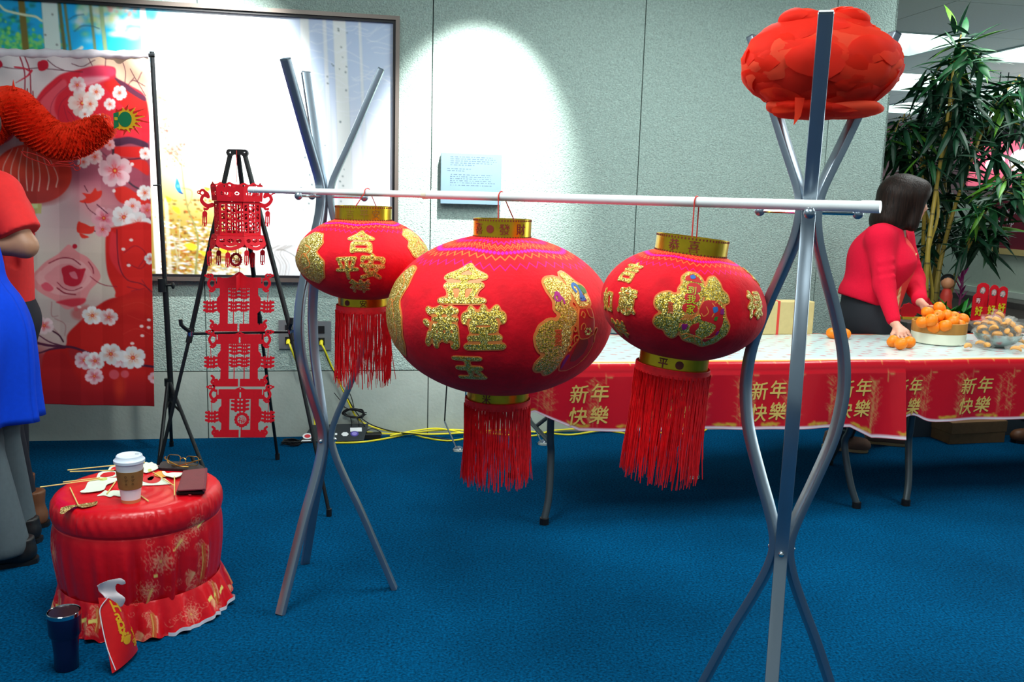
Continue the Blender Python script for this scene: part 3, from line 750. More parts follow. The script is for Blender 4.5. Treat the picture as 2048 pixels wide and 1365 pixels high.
M_REDP = mat('red_print', (196, 16, 24), .6); M_BLUEP = mat('blue_print', (44, 106, 178), .45); M_GRNP = mat('green_print', (64, 120, 30), .45); M_PURP = mat('purple_print', (140, 20, 110), .45)

class Lantern:
    def __init__(s, center, a, b, rt, ht, rb, hb, fr, fl, nstr, tilt, label, ry=0.0):
        s.c = np.array(center); s.a, s.b = a, b
        s.root = empty('fabric_lantern', center, label, 'lantern', 'big red lanterns on the white rod')
        s.root.rotation_euler = (0, tilt, 0); s.R = np.array(Matrix.Rotation(tilt, 3, 'Y'))
        pt, pb = math.acos(rt * .96 / a), math.acos(rb * .96 / a)
        nth, nph = 161, 49
        th = np.linspace(0, 2 * PI, nth); ph = np.linspace(-pb, pt, nph); TH, PH = np.meshgrid(th, ph)
        P = s.surf(TH, PH, 0)
        body = grid_mesh('shade', P, None, M_VELVET); body.parent = s.root
        at = body.data.attributes.new('zz', 'FLOAT_VECTOR', 'POINT')
        at.data.foreach_set('vector', np.stack([TH / (2 * PI), PH, PH * 0], -1).reshape(-1).astype(np.float32))
        s.body = body; s.zt, s.zb = b * math.sin(pt), -b * math.sin(pb); s.rt, s.ht, s.rb, s.hb = rt, ht, rb, hb
        m1 = MB(True); z = s.zt - .004
        m1.lathe([(rt, z), (rt * 1.005, z + ht), (rt * .985, z + ht), (rt * .98, z)], 48, closed=True); tc = m1.build('top_collar', M_GOLD, s.root)
        m1 = MB(True)
        for k in range(64):
            t = 2 * PI * k / 64
            for zz in (z + .004, z + ht - .004): m1.box((rt * 1.006 * math.cos(t), rt * 1.006 * math.sin(t), zz), (.0016, .0034, .005), rotz(t))
        m1.build('edge_print', M_DKRED, tc, smooth=False, kind='stuff')
        m1 = MB(True); z2 = s.zb + .004
        m1.lathe([(rb, z2), (rb, z2 - hb), (rb * .98, z2 - hb), (rb * .98, z2)], 48, closed=True); bc = m1.build('bottom_collar', M_GOLD, s.root)
        s.tc, s.bc, s.ztop = tc, bc, z + ht
        # fringe: a sewn band and its hanging threads
        zf = z2 - hb; R = random.Random(int(a * 1000) + nstr)
        m1 = MB(True); m1.lathe([(fr * .985, zf + .004), (fr, zf + .002), (fr, zf - .018), (fr * .985, zf - .018)], 48, closed=True); m1.build('fringe_band', M_FRINGE, s.root)
        m1 = MB(True)
        for k in range(nstr):
            t = 2 * PI * (k + R.uniform(-.6, .6)) / nstr; L = fl * R.uniform(.86, 1.0) * (1 if R.random() > .12 else R.uniform(.75, .9)); r0 = fr * R.uniform(.96, 1.0); dr = R.gauss(0, .006); dt = R.gauss(0, .05); rr = R.uniform(.0011, .0019)
            pth = []
            for q in np.linspace(0, 1, 6):
                rad = r0 + dr * q * q + .002 * math.sin(q * 7 + k); ang = t + dt * q * q + .012 * math.sin(q * 9 + k * 1.7)
                pth.append((rad * math.cos(ang), rad * math.sin(ang), zf - .012 - q * L))
            m1.tube(pth, [rr, rr, rr, rr, rr, rr * .7], 3, caps=False)
        fr_o = m1.build('fringe', M_FRINGE, s.root, kind='stuff')
        fr_o.rotation_euler = (0, -tilt * .35, 0) if tilt else (0, 0, 0)
        if tilt: fr_o.location = (math.sin(tilt * .35) * -zf * -1, 0, 0)
    def surf(s, th, ph, d):
        """point on the shade (own frame), d above it; shallow scallops between the hoops"""
        th, ph = np.asarray(th, float), np.asarray(ph, float)
        k = 1 - .008 * np.abs(np.sin(th * 9)) * np.cos(ph)
        P = np.stack([s.a * k * np.cos(ph) * np.cos(th), s.a * k * np.cos(ph) * np.sin(th), s.b * np.sin(ph)], -1)
        N = np.stack([np.cos(ph) * np.cos(th) / s.a, np.cos(ph) * np.sin(th) / s.a, np.sin(ph) / s.b], -1)
        return P + N / np.linalg.norm(N, axis=-1, keepdims=True) * d
    def hit(s, px, py):
        o = s.R.T @ (EYEP - s.c); d = s.R.T @ ray(px, py); D = np.array([1 / s.a, 1 / s.a, 1 / s.b]); o2, d2 = o * D, d * D
        A, B, Cc = d2 @ d2, o2 @ d2, o2 @ o2 - 1; q = B * B - A * Cc
        t = (-B - math.sqrt(max(q, 0))) / A; p = o2 + d2 * t; p /= np.linalg.norm(p)
        return math.atan2(p[1], p[0]), math.asin(p[2])
    def mapper(s, th0, ph0, rot=0.0, sx=1.0):
        c0 = s.a * math.cos(ph0); n0 = math.hypot(s.a * math.sin(ph0), s.b * math.cos(ph0)); cr, sr = math.cos(rot), math.sin(rot)
        def fn(x, y, d):
            x *= sx; X, Y = x * cr - y * sr, x * sr + y * cr
            return s.surf(th0 + X / c0, ph0 + Y / n0, d + .0004)
        return fn
    def glyph(s, ch, px, py, size, rot=0.0, sx=1.0, name='gold_character', ring=True, m=None, soft=1.5, iso=.27, th=.0022):
        t, p = s.hit(px, py); f0 = s.mapper(t, p, rot, sx); fn = lambda x, y, d: f0((x - .5) * size, (y - .38) * size, d)
        g, box = glyph_mask(ch); F = blur(g, soft)
        ob = slab(F, box, iso, fn, th, MB(True)).build(name, m or M_GLIT, s.root)
        if ring:
            slab(blur(g, soft + .7), box, .17, fn, th * .5, MB(True)).build('outline', M_EDGE, ob)
        return ob
    def patch(s, polys, px, py, scale, name, m, ring=True, th=.0022, n=72, iso=.5, org=(0, 0), parent=None, ringw=.15):
        """filled shapes given in photograph pixels around (px, py); scale = metres per pixel"""
        t, p = s.hit(px, py); f0 = s.mapper(t, p); fn = lambda x, y, d: f0(x, y, d)
        Q = [[((x - px) * scale, (py - y) * scale) for x, y in P] for P in polys]; al = np.array([v for P in Q for v in P]); pd = .008
        box = (al[:, 0].min() - pd, al[:, 1].min() - pd, al[:, 0].max() + pd, al[:, 1].max() + pd)
        g = np.max([poly_mask(P, n, 0, box) for P in Q], axis=0)
        ob = slab(blur(g, 1.1), box, iso, fn, th, MB(True)).build(name, m, parent or s.root)
        if ring: slab(blur(g, 1.6), box, ringw, fn, th * .5, MB(True)).build('outline', M_EDGE, ob)
        return ob
    def stroke(s, lines, px, py, scale, wd, name, m, parent, th=.0028):
        t, p = s.hit(px, py); f0 = s.mapper(t, p); mb = MB(True)
        for L in lines:
            P = smooth_path([((x - px) * scale, (py - y) * scale) for x, y in L], 4) if len(L) > 2 else np.array([((x - px) * scale, (py - y) * scale) for x, y in L])
            T = np.gradient(P, axis=0); T /= np.linalg.norm(T, axis=1)[:, None] + 1e-9; N = np.stack([-T[:, 1], T[:, 0]], 1) * wd / 2
            v = []
            for q, nn in zip(P, N): v += [f0(*(q + nn), 0), f0(*(q + nn), th), f0(*(q - nn), th), f0(*(q - nn), 0)]
            f = [(4 * i + j, 4 * i + j + 1, 4 * i + j + 5, 4 * i + j + 4) for i in range(len(P) - 1) for j in range(3)]
            mb.add(v, f)
        return mb.build(name, m, parent, kind='stuff')
    def collar_glyph(s, ch, px, top=True, size=.034, m=None):
        r = s.rt if top else s.rb; z0 = (s.zt - .004 + s.ht / 2) if top else (s.zb + .004 - s.hb / 2)
        o = s.R.T @ (EYEP - s.c); d = s.R.T @ ray(px, 0 if False else (462 if top else 700)); A = d[0] ** 2 + d[1] ** 2; B = o[0] * d[0] + o[1] * d[1]; q = B * B - A * (o[0] ** 2 + o[1] ** 2 - r * r)
        if q < 0: return
        t = (-B - math.sqrt(q)) / A; th0 = math.atan2(o[1] + d[1] * t, o[0] + d[0] * t)
        fn = lambda x, y, dd: ((r * 1.006 + dd) * math.cos(th0 + (x - .5) * size / r), (r * 1.006 + dd) * math.sin(th0 + (x - .5) * size / r), z0 + (y - .38) * size)
        g, box = glyph_mask(ch, 44); slab(blur(g, .8), box, .35, fn, .0008, MB(True)).build('collar_character', m or M_DKRED, s.tc if top else s.bc)
    def hang(s, px, xa, xb, py=380):
        """cord: over the rod and down to both sides of the collar"""
        q = on_pole(px, py); L = lambda P: s.R.T @ (np.array(P) - s.c); r = .0150
        side = np.array([dp[1], -dp[0], 0]) / np.linalg.norm(dp[:2]); off = s.rt * .96
        e0 = s.c + s.R @ np.array([xa, -.02, s.ztop - .006]); e1 = s.c + s.R @ np.array([xb, .02, s.ztop - .006])
        arc = [q + side * r * math.cos(k) + np.array([0, 0, 1]) * r * math.sin(k) for k in np.linspace(-.1, PI + .1, 9)]
        pts = [e0] + list(arc) + [e1]
        m1 = MB(True); m1.tube([L(p) for p in pts], .0017, 6); m1.build('hanging_cord', M_CORD, s.root)
        for x, y in ((xa, -.02), (xb, .02)):
            m1 = MB(True); m1.tube([(x, y, s.ztop - .006), (x, math.copysign(math.sqrt(max(s.rt ** 2 - x * x, 1e-6)), y) * .98, s.ztop - .012)], .0015, 6)
            m1.build('wire_bail', M_STEEL, s.root)
def lantern_at(px, py, depthpx):
    q = on_pole(depthpx, 380); d = ray(px, py); return EYEP + d * ((q[:2] @ q[:2]) / (d[:2] @ q[:2]))
c1 = lantern_at(727, 517, 735); c2 = lantern_at(1000, 629, 1003); c3 = lantern_at(1365, 608, 1392)
LA = Lantern(c1, .2165, .138, .091, .048, .082, .032, .090, .255, 200, 0, 'smallest looking red lantern, at the left end of the row beside the left coat rack')
LB = Lantern(c2, .337, .238, .085, .056, .093, .032, .100, .255, 330, 0, 'largest red lantern, mid rod, with a gold vase emblem on its right flank')
LCn = Lantern(c3, .2135, .146, .092, .046, .090, .036, .098, .30, 330, math.radians(5.5), 'tilted red lantern at the right with a gold fish emblem facing front')
LA.hang(735, -.025, .04); LB.hang(1003, -.012, .035); LCn.hang(1395, -.006, .014)
k1, k2, k3 = .4375 / 267, .678 / 457, .4315 / 332
for ch, x, y, w, kk in (('合', 722, 483, 62, 1), ('平', 694, 536, 54, 1), ('安', 745, 534, 58, 1)): LA.glyph(ch, x, y, w * k1 * .90, soft=1.4, iso=.31, rot=(x - 720) * -.003)
LA.glyph('祥', 720, 573, 42 * k1, soft=1.6)
for ch, x, y, w in (('金', 928, 566, 104), ('满', 879, 655, 92), ('堂', 967, 656, 96), ('玉', 938, 737, 76)): LB.glyph(ch, x, y, w * k2 * .90, soft=1.6, iso=.30, rot=.06)
for ch, x, y, w in (('吉', 1260, 544, 56), ('如', 1214, 600, 50), ('意', 1252, 602, 58), ('祥', 1240, 657, 50), ('福', 1517, 548, 54), ('禄', 1512, 610, 60)): LCn.glyph(ch, x, y, w * k3 * .95, soft=1.5, iso=.28)
for px, ch in ((958, '喜'), (1009, '發'), (1042, '財')): LB.collar_glyph(ch, px)
LB.collar_glyph('●', 981, size=.03)
for px, ch in ((1352, '恭'), (1393, '喜')): LCn.collar_glyph(ch, px, size=.032)
for px, ch in ((1330, '平'), (1365, '●')): LCn.collar_glyph(ch, px, False, size=.028)
for px, ch in ((700, '吉'), (728, '平'), (752, '安')): LA.collar_glyph(ch, px, size=.03, m=mat('olive_print', (120, 96, 20), .5))
LB.collar_glyph('米', 975, False, size=.03)
for px, ch in ((695, '●'), (726, '安')): LA.collar_glyph(ch, px, False, size=.024)
# emblem with the vase on the middle lantern
ox, oy, sc = 1020, 530, 5.25
T = lambda P: [(ox + x / sc, oy + y / sc) for x, y in P]
A_ = T([(410, 210), (470, 188), (560, 175), (640, 210), (690, 290), (697, 380), (660, 430), (600, 450), (560, 470), (530, 500), (480, 502), (468, 480), (490, 430), (470, 370), (420, 310)])
B_ = T([(655, 145), (740, 128), (800, 190), (850, 250), (930, 290), (938, 450), (860, 495), (780, 480), (745, 430), (720, 330), (695, 220)])
C_ = T([(535, 495), (620, 458), (690, 475), (725, 520), (720, 600), (660, 650), (640, 740), (650, 800), (610, 900), (580, 1050), (540, 1125), (480, 1150), (436, 1125), (434, 1070), (370, 1105), (312, 1070), (314, 1010), (350, 960), (412, 890), (340, 880), (282, 810), (275, 720), (310, 640), (400, 575), (490, 592), (522, 550)])
pc = T([(640, 640)])[0]
emb = LB.patch([C_, A_, B_], *pc, k2 * 1.02, 'gold_emblem', M_GLIT)
V_ = T([(765, 490), (735, 580), (738, 680), (775, 770), (690, 860), (640, 930), (610, 1010), (640, 1105), (760, 1118), (880, 1060), (975, 910), (990, 800), (950, 740), (960, 640), (930, 500), (860, 500)])
vase = LB.patch([V_], *pc, k2 * 1.02, 'vase_print', M_REDP, parent=emb, th=.0016)
LB.patch([T([(690, 920), (670, 1000), (655, 1090), (640, 1080), (625, 1000), (650, 930)])], *pc, k2 * 1.02, 'purple_leaf', M_PURP, ring=False, th=.0024, parent=emb, n=40)
LB.patch([T([(845, 265), (900, 275), (935, 310), (938, 350), (890, 360), (860, 320)])], *pc, k2 * 1.02, 'green_leaf', M_GRNP, ring=False, th=.0030, parent=emb, n=40)
LB.patch([T([(785, 770), (870, 775), (900, 830), (880, 930), (800, 1010), (730, 1010), (715, 940), (740, 830)])], *pc, k2 * 1.02, 'vase_belly', mat('dark_gold_red', (140, 40, 16), .4), th=.0022, parent=emb, n=48)
sc2 = k2 * 1.02
LB.stroke([T(L) for L in ([(790, 340), (765, 300), (770, 270), (800, 258), (830, 275), (845, 320), (850, 370), (870, 400), (820, 405), (835, 370), (845, 330)],)], *pc, sc2, .009, 'blue_loop', M_BLUEP, emb)
LB.stroke([T(L) for L in ([(520, 385), (540, 375), (535, 355), (505, 352), (490, 375), (505, 405), (545, 400), (555, 365), (535, 330), (500, 335)], [(555, 365), (585, 400), (590, 440)])], *pc, sc2, .006, 'swirl', mat('magenta_print', (176, 30, 130), .45), emb)
LB.stroke([T(L) for L in ([(640, 690), (660, 650), (690, 645), (715, 665), (712, 695), (690, 700), (680, 680)], [(700, 800), (690, 760), (715, 735), (745, 745), (750, 775), (730, 785), (722, 768)], [(640, 770), (655, 755), (665, 775), (650, 790), (638, 772)], [(640, 890), (630, 860), (650, 835), (680, 845), (675, 880), (655, 890), (650, 870)], [(765, 490), (738, 570), (736, 680), (770, 768), (870, 775), (950, 740), (985, 800)], [(775, 560), (800, 520), (830, 545), (815, 580), (795, 565)], [(770, 690), (775, 650), (810, 630), (830, 660), (810, 690)], [(860, 500), (890, 570), (950, 590)], [(940, 750), (980, 690), (1020, 700), (990, 760), (1000, 830)], [(900, 1030), (950, 960), (985, 860)], [(770, 470), (850, 480), (910, 460)])], *pc, sc2, .0028, 'orange_tracery', M_EDGE, emb)
LB.stroke([T(L) for L in ([(815, 415), (890, 415)],)], *pc, sc2, .007, 'purple_band', M_PURP, emb)
for k in range(6):
    a = k * PI / 3; x, y = 868 + 34 * math.cos(a), 710 + 28 * math.sin(a)
    LB.patch([T([(x - 20, y), (x, y - 17), (x + 20, y), (x, y + 17)])], *pc, sc2, 'flower_petal', M_GLIT, th=.0028, ring=False, parent=emb, n=18)
for ch, y in (('富', 722), ('贵', 808)):
    x_, y_ = T([(505, y)])[0]; g = LB.glyph(ch, x_, y_, 17 * k2, ring=False, m=mat('vermilion_print', (206, 70, 40), .5), soft=.7, iso=.4, th=.0034, name='small_character')
# emblem with fish on the right lantern
ox, oy, sc = 1190, 440, 4.014
FL = T([(680, 480), (720, 450), (790, 455), (840, 490), (856, 540), (850, 620), (830, 700), (800, 760), (760, 800), (700, 830), (710, 880), (690, 940), (660, 960), (620, 940), (600, 890), (550, 892), (518, 860), (530, 810), (582, 775), (520, 740), (506, 680), (540, 640), (600, 623), (640, 642), (700, 605), (655, 600), (690, 540), (670, 510)])
FT = T([(880, 530), (908, 475), (960, 463), (1002, 510), (1000, 560), (1050, 590), (1058, 640), (1010, 662), (950, 635), (880, 645), (848, 600), (868, 560)])
FB = T([(715, 880), (730, 820), (800, 790), (850, 740), (860, 640), (960, 632), (1020, 690), (1032, 750), (1082, 810), (1082, 880), (1020, 955), (930, 1000), (840, 970), (760, 962), (735, 925)])
pf = T([(800, 720)])[0]; sf = k3 * 1.02
emf = LCn.patch([FL, FT, FB], *pf, sf, 'gold_emblem', M_GLIT)
fish = LCn.patch([T([(860, 650), (940, 640), (1005, 690), (1025, 800), (1000, 900), (930, 960), (900, 940), (960, 890), (985, 820), (930, 800), (860, 790), (830, 720)])], *pf, sf, 'fish_print', M_REDP, parent=emf, th=.0026, n=60)
LCn.patch([T([(925, 690), (960, 680), (970, 710), (940, 735)])], *pf, sf, 'blue_scale', M_BLUEP, ring=False, parent=emf, th=.0034, n=24)
LCn.patch([T([(950, 755), (975, 750), (970, 785), (945, 780)])], *pf, sf, 'green_scale', M_GRNP, ring=False, parent=emf, th=.0034, n=24)
for P in ([(985, 700), (1015, 690), (1020, 730), (990, 735)], [(725, 835), (770, 828), (765, 870), (735, 880)], [(995, 860), (1015, 850), (1012, 885), (990, 890)]):
    LCn.patch([T(P)], *pf, sf, 'purple_scale', M_PURP, ring=False, parent=emf, th=.0034, n=24)
LCn.patch([T([(800, 830), (850, 810), (850, 850), (830, 880), (850, 910), (800, 900), (785, 865)])], *pf, sf, 'red_curl', M_REDP, parent=emf, th=.0028, n=36)
LCn.patch([T([(970, 810), (1000, 830), (990, 890), (940, 910), (960, 880), (985, 850)])], *pf, sf, 'red_curl', M_REDP, parent=emf, th=.0028, n=36)
LCn.patch([T([(700, 490), (760, 462), (815, 490), (845, 530), (790, 525), (700, 522)])], *pf, sf, 'cloud_print', M_REDP, parent=emf, th=.0026, n=36)
LCn.patch([T([(735, 482), (765, 468), (792, 490), (770, 505), (745, 505)])], *pf, sf, 'blue_cloud', M_BLUEP, ring=False, parent=emf, th=.0034, n=24)
for ch, cy in (('到', 570), ('我', 640), ('家', 715)):
    LCn.patch([[(T([(772 + (cy - 640) * -.08, cy)])[0][0] + 14.3 * math.cos(t), T([(0, cy)])[0][1] + 9.2 * math.sin(t)) for t in np.linspace(0, 2 * PI, 24, endpoint=False)]], *pf, sf, 'round_sign', M_REDP, parent=emf, th=.0030, n=36)
    x_, y_ = T([(772 + (cy - 640) * -.08, cy)])[0]; LCn.glyph(ch, x_, y_ + .5, 17 * k3, ring=False, m=mat('lime_print', (176, 196, 20), .45), soft=.7, iso=.38, th=.0042, name='small_character')
LCn.stroke([T(L) for L in [[(735, 750), (770, 765), (805, 755)]] + [[(745 + 10 * q, 765), (712 + 16 * q, 805)] for q in range(6)] + [[(740, 920), (780, 905), (840, 930), (860, 975)], [(760, 955), (820, 920), (890, 930), (925, 990)], [(880, 690), (900, 730), (870, 760), (850, 740)], [(940, 660), (975, 640), (1000, 660)], [(920, 930), (980, 910), (1015, 860)], [(930, 760), (950, 700), (920, 660)]]], *pf, sf, .0022, 'orange_tracery', M_EDGE, emf)
x_, y_ = T([(607, 705)])[0]
for q, ch in enumerate('富贵'): LCn.glyph(ch, x_, y_ - 5 + 11 * q, 12 * k3, ring=False, m=mat('vermilion_print', (206, 70, 40), .5), soft=.6, iso=.4, th=.0034, name='small_character')
# side emblems seen edge-on
def side_emblem(Ln, px, py, w, h, nm='gold_emblem'):
    P = [(px + w * x, py + h * y) for x, y in ((-.1, -.5), (.25, -.48), (.4, -.3), (.3, -.12), (.5, .05), (.45, .35), (.2, .5), (-.1, .42), (-.4, .3), (-.5, .05), (-.35, -.1), (-.45, -.3))]
    e = Ln.patch([P], px, py, Ln.a * 2 / {LA: 267, LB: 457, LCn: 332}[Ln], nm, M_GLIT)
    Ln.stroke([[(px - w * .3, py + h * .1), (px, py - h * .1), (px + w * .25, py + h * .2), (px - w * .1, py + h * .35)], [(px - .1 * w, py - .35 * h), (px + .2 * w, py - .25 * h), (px, py)]], px, py, Ln.a * 2 / 400, .003, 'orange_tracery', M_EDGE, e)
side_emblem(LA, 609, 515, 110, 100); side_emblem(LA, 838, 490, 80, 78); side_emblem(LB, 780, 620, 120, 180)
# ================================================================== backdrop banner on its stand, paper dragon
M_BLKM = mat('black_metal', (20, 24, 27), .4, metal=.3)
P0 = ony(337, 803, 4.62); P1 = ony(298, 118, 4.66)
def bpl(px, py, off=0.0): return onpl(px, py, P0 - WN * off, WN)
def paint_banner():
    c = Canvas(-200, 100, 320, 825, 1.0, (222, 206, 200))
    A = lambda *P: [(x / 3.79, 100 + y / 3.79) for x, y in P]
    B = lambda *P: [(x / 3.5, 440 + y / 3.5) for x, y in P]
    c.grad([(20, 150, (228, 220, 222), 60), (100, 150, (226, 212, 214), 50), (260, 140, (222, 186, 160), 40), (-100, 200, (224, 200, 198), 90), (-120, 420, (220, 180, 176), 90), (60, 430, (228, 206, 204), 50), (130, 440, (204, 164, 168), 45), (80, 500, (224, 208, 194), 60), (180, 500, (216, 198, 182), 50), (60, 620, (204, 188, 182), 50), (140, 640, (204, 176, 170), 50), (-100, 640, (200, 120, 116), 80), (60, 720, (176, 80, 84), 40), (120, 790, (160, 24, 34), 40), (250, 790, (146, 18, 30), 60), (40, 800, (150, 30, 36), 50), (-120, 800, (150, 30, 36), 80), (220, 330, (176, 90, 110), 45), (290, 330, (160, 70, 90), 40), (200, 390, (226, 150, 156), 30)])
    D = (96, 20, 36)
    # swirling robe upper right
    c.poly(A((255, 430), (330, 300), (420, 215), (500, 165), (640, 130), (760, 115), (880, 118), (900, 195), (1010, 250), (1125, 340), (1150, 640), (1000, 660), (860, 620), (620, 560), (430, 565), (320, 520)), (222, 40, 58), soft=1.5)
    c.poly(A((300, 440), (340, 350), (430, 260), (500, 210), (520, 260), (450, 330), (430, 430), (470, 540), (380, 540)), (232, 84, 100), soft=2)
    c.poly(A((640, 140), (760, 110), (870, 120), (885, 170), (800, 200), (700, 210), (620, 190)), (224, 60, 92), soft=2); c.poly(A((560, 215), (680, 190), (840, 190), (760, 230), (640, 260)), (244, 176, 190), soft=3, op=.8)
    c.poly(A((800, 240), (900, 200), (1000, 280), (1125, 350), (1120, 480), (980, 420), (880, 330)), (216, 36, 34), soft=1)
    c.poly(A((880, 190), (960, 225), (1060, 290), (1120, 325), (1120, 360), (1030, 315), (940, 255)), (84, 44, 70), soft=1, op=.9)
    for P in (((420, 560), (400, 430), (440, 330), (520, 260)), ((470, 560), (455, 470), (480, 380), (530, 330)), ((560, 560), (520, 480), (500, 400)), ((600, 540), (560, 470), (530, 440)), ((270, 420), (350, 330), (480, 210))): c.line(A(*P), 1.2, (150, 30, 60), op=.7)
    c.poly(A((880, 640), (1000, 620), (1130, 660), (1130, 700), (1010, 670), (900, 690)), (78, 40, 66), soft=1.2); c.poly(A((870, 700), (1000, 690), (1130, 700), (1130, 760), (1000, 770), (890, 750)), (222, 38, 36), soft=1); c.poly(A((870, 765), (1010, 780), (1130, 800), (1140, 900), (1050, 850), (940, 800)), (224, 44, 40), soft=1.5)
    c.line(A((880, 770), (1000, 785), (1130, 765)), 2.2, (80, 36, 60)); c.line(A((875, 690), (880, 760), (920, 820), (1000, 960), (1130, 1030)), (5, 3), (74, 50, 64)); c.line(A((780, 730), (860, 800), (1000, 950)), 3, (120, 70, 90), op=.7)
    c.poly(A((890, 1000), (960, 985), (1060, 1040), (1150, 1090), (1150, 1140), (1040, 1120), (940, 1110), (890, 1060)), (226, 46, 38), soft=1.5)
    # branches, cords, hearts
    for P in (((0, 120), (140, 140), (300, 130), (400, 140), (640, 155)), ((380, 75), (440, 120), (500, 145)), ((555, 95), (640, 115), (740, 70)), ((690, 60), (720, 110)), ((820, 40), (815, 110)), ((950, 85), (970, 150), (965, 230)), ((1010, 130), (1050, 200), (1125, 320)), ((1010, 220), (1040, 190)), ((1060, 220), (1100, 150)), ((985, 250), (1030, 210), (1120, 250))): c.line(A(*P), 1.3, (92, 40, 56))
    for P in (((155, 15), (185, 100), (205, 200), (208, 390)), ((190, 15), (225, 110), (245, 200), (258, 410))): c.line(A(*P), 2.2, (150, 26, 48))
    c.poly(A((0, 75), (30, 85), (45, 120), (0, 140)), (206, 30, 60), n=4); c.poly(A((300, 90), (340, 75), (380, 85), (385, 130), (340, 152), (305, 140)), (216, 36, 60), n=4); c.line(A((135, 128), (200, 135), (230, 150)), 3, (200, 40, 60)); c.line(A((250, 150), (220, 190), (140, 240)), (5, 1), (206, 40, 62))
    c.poly(A((40, 660), (110, 590), (140, 600), (110, 650), (60, 680)), (224, 80, 96), soft=1)
    # printed lantern
    c.dot(270 / 3.79, 100 + 905 / 3.79, 290 / 3.79, (226, 62, 46), soft=1, ry=222 / 3.79)
    for k in range(7): c.dot(270 / 3.79, 100 + (1010 + 16 * k) / 3.79, (270 - 22 * k) / 3.79, (150, 52, 54), soft=6, op=.17, ry=(118 - 15 * k) / 3.79)
    c.dot(230 / 3.79, 100 + 820 / 3.79, 150 / 3.79, (238, 92, 66), soft=14, op=.6, ry=100 / 3.79)
    for x0, x1, y0, y1 in ((120, 55, 720, 960), (160, 110, 715, 990), (200, 165, 712, 1020), (235, 222, 712, 1030), (268, 276, 790, 1030), (300, 325, 740, 1030), (345, 388, 770, 1020), (400, 450, 800, 1000)):
        c.line(A((x0, y0), (x1, (y0 + y1) / 2 + 20), (x1 + (10 if x1 < 270 else -10), y1)), (1.2, 2.4), (250, 206, 190), op=.9)
    c.poly(A((190, 1130), (340, 1125), (335, 1200), (200, 1205)), (200, 190, 120), smooth=False); c.poly(A((205, 1130), (310, 1128), (310, 1160), (205, 1165)), (222, 232, 160), soft=1, smooth=False); c.line(A((180, 655), (240, 660)), 6, (206, 186, 110))
    c.line(A((266, 1205), (258, 1225), (268, 1240), (278, 1225), (268, 1206)), 1.2, (120, 80, 60)); c.poly(A((248, 1255), (285, 1250), (292, 1365), (250, 1360)), (196, 30, 46), smooth=False)
    # blossoms
    W = (250, 244, 244); PK = (246, 176, 186)
    for x, y, r, pc_, ic in ((640, 380, 110, (250, 226, 220), (236, 150, 140)), (600, 250, 68, (248, 226, 228), (236, 120, 130)), (745, 297, 64, W, (246, 190, 170)), (925, 302, 58, W, (246, 170, 160)), (850, 385, 48, W, (240, 160, 160)), (700, 385, 60, (250, 236, 230), (246, 190, 176)), (660, 460, 46, W, W), (720, 528, 40, W, (240, 130, 120)), (785, 495, 44, W, W), (848, 680, 44, (246, 190, 196), (240, 170, 180)), (650, 810, 50, (248, 226, 224), (240, 160, 160)), (735, 770, 62, (248, 214, 214), (240, 130, 130)), (888, 870, 132, (250, 206, 214), (232, 80, 100)), (1120, 740, 50, W, W), (1112, 1030, 62, W, (246, 176, 150))):
        c.blossom(x / 3.79, 100 + y / 3.79, r / 3.79, pc_, ic, rot=x * .7, sq=.95)
    for x, y, r, pc_, ic in ((800, 1225, 95, PK, (226, 70, 110)), (1130, 1160, 60, (244, 150, 160), (230, 80, 90)), (1020, 1130, 66, (250, 224, 226), (246, 190, 190)), (955, 1215, 98, W, (246, 190, 180)), (1058, 1265, 104, W, (240, 150, 140))): c.blossom(x / 3.79, 100 + y / 3.79, r / 3.79, pc_, ic, rot=y * .3)
    for P in (((620, 1105), (670, 1075), (640, 1040), (700, 1045), (735, 1000), (750, 1025), (785, 1020), (775, 1070), (700, 1115)), ((610, 1255), (660, 1270), (700, 1290), (735, 1290), (715, 1340), (650, 1345), (600, 1330)), ((620, 1340), (690, 1370), (640, 1380))): c.poly(A(*P), (228, 52, 40), soft=.6, n=3)
    c.line(A((655, 985), (680, 1030)), 1.5, (90, 30, 50)); c.line(A((660, 1110), (690, 1160), (740, 1200)), 1.4, (110, 40, 60)); c.line(A((750, 1125), (830, 1190)), 1.8, (96, 30, 56)); c.line(A((730, 1325), (860, 1350)), 2, (70, 30, 50))
    for x, y in ((1018, 820), (880, 1020)): c.dot(x / 3.79, 100 + y / 3.79, 3.6, (250, 226, 224))
    # lower half
    c.poly(B((760, 30), (830, 0), (1090, 0), (1090, 490), (840, 500), (818, 450), (768, 340), (752, 200)), (222, 36, 32), soft=1.5)
    c.poly(B((790, 40), (830, 60), (850, 200), (870, 330), (830, 300), (780, 200)), (236, 52, 60), soft=2); c.line(B((832, 20), (835, 150), (850, 280), (900, 370), (1000, 400), (1080, 460)), (2.4, 2), (110, 26, 46), op=.8)
    for P in (((900, 420), (980, 440), (1085, 470)), ((1000, 370), (1040, 430), (1085, 480)), ((930, 450), (1020, 430)), ((880, 180), (960, 130), (1030, 190), (980, 280)), ((900, 250), (990, 290), (1040, 240))): c.line(B(*P), 1.6, (120, 24, 50), op=.65)
    c.poly(B((300, 1310), (330, 920), (470, 860), (490, 770), (560, 690), (680, 570), (830, 495), (1090, 500), (1090, 1310)), (200, 30, 28), soft=1.5)
    c.poly(B((830, 520), (960, 500), (1090, 520), (1090, 640), (960, 590), (840, 620), (720, 640)), (222, 44, 34), soft=5, op=.6)
    for k in range(10): c.poly(B((200, 1060 + 28 * k), (1100, 1060 + 28 * k), (1100, 1330), (200, 1330)), (132, 12, 28), soft=6, op=.14, smooth=False)
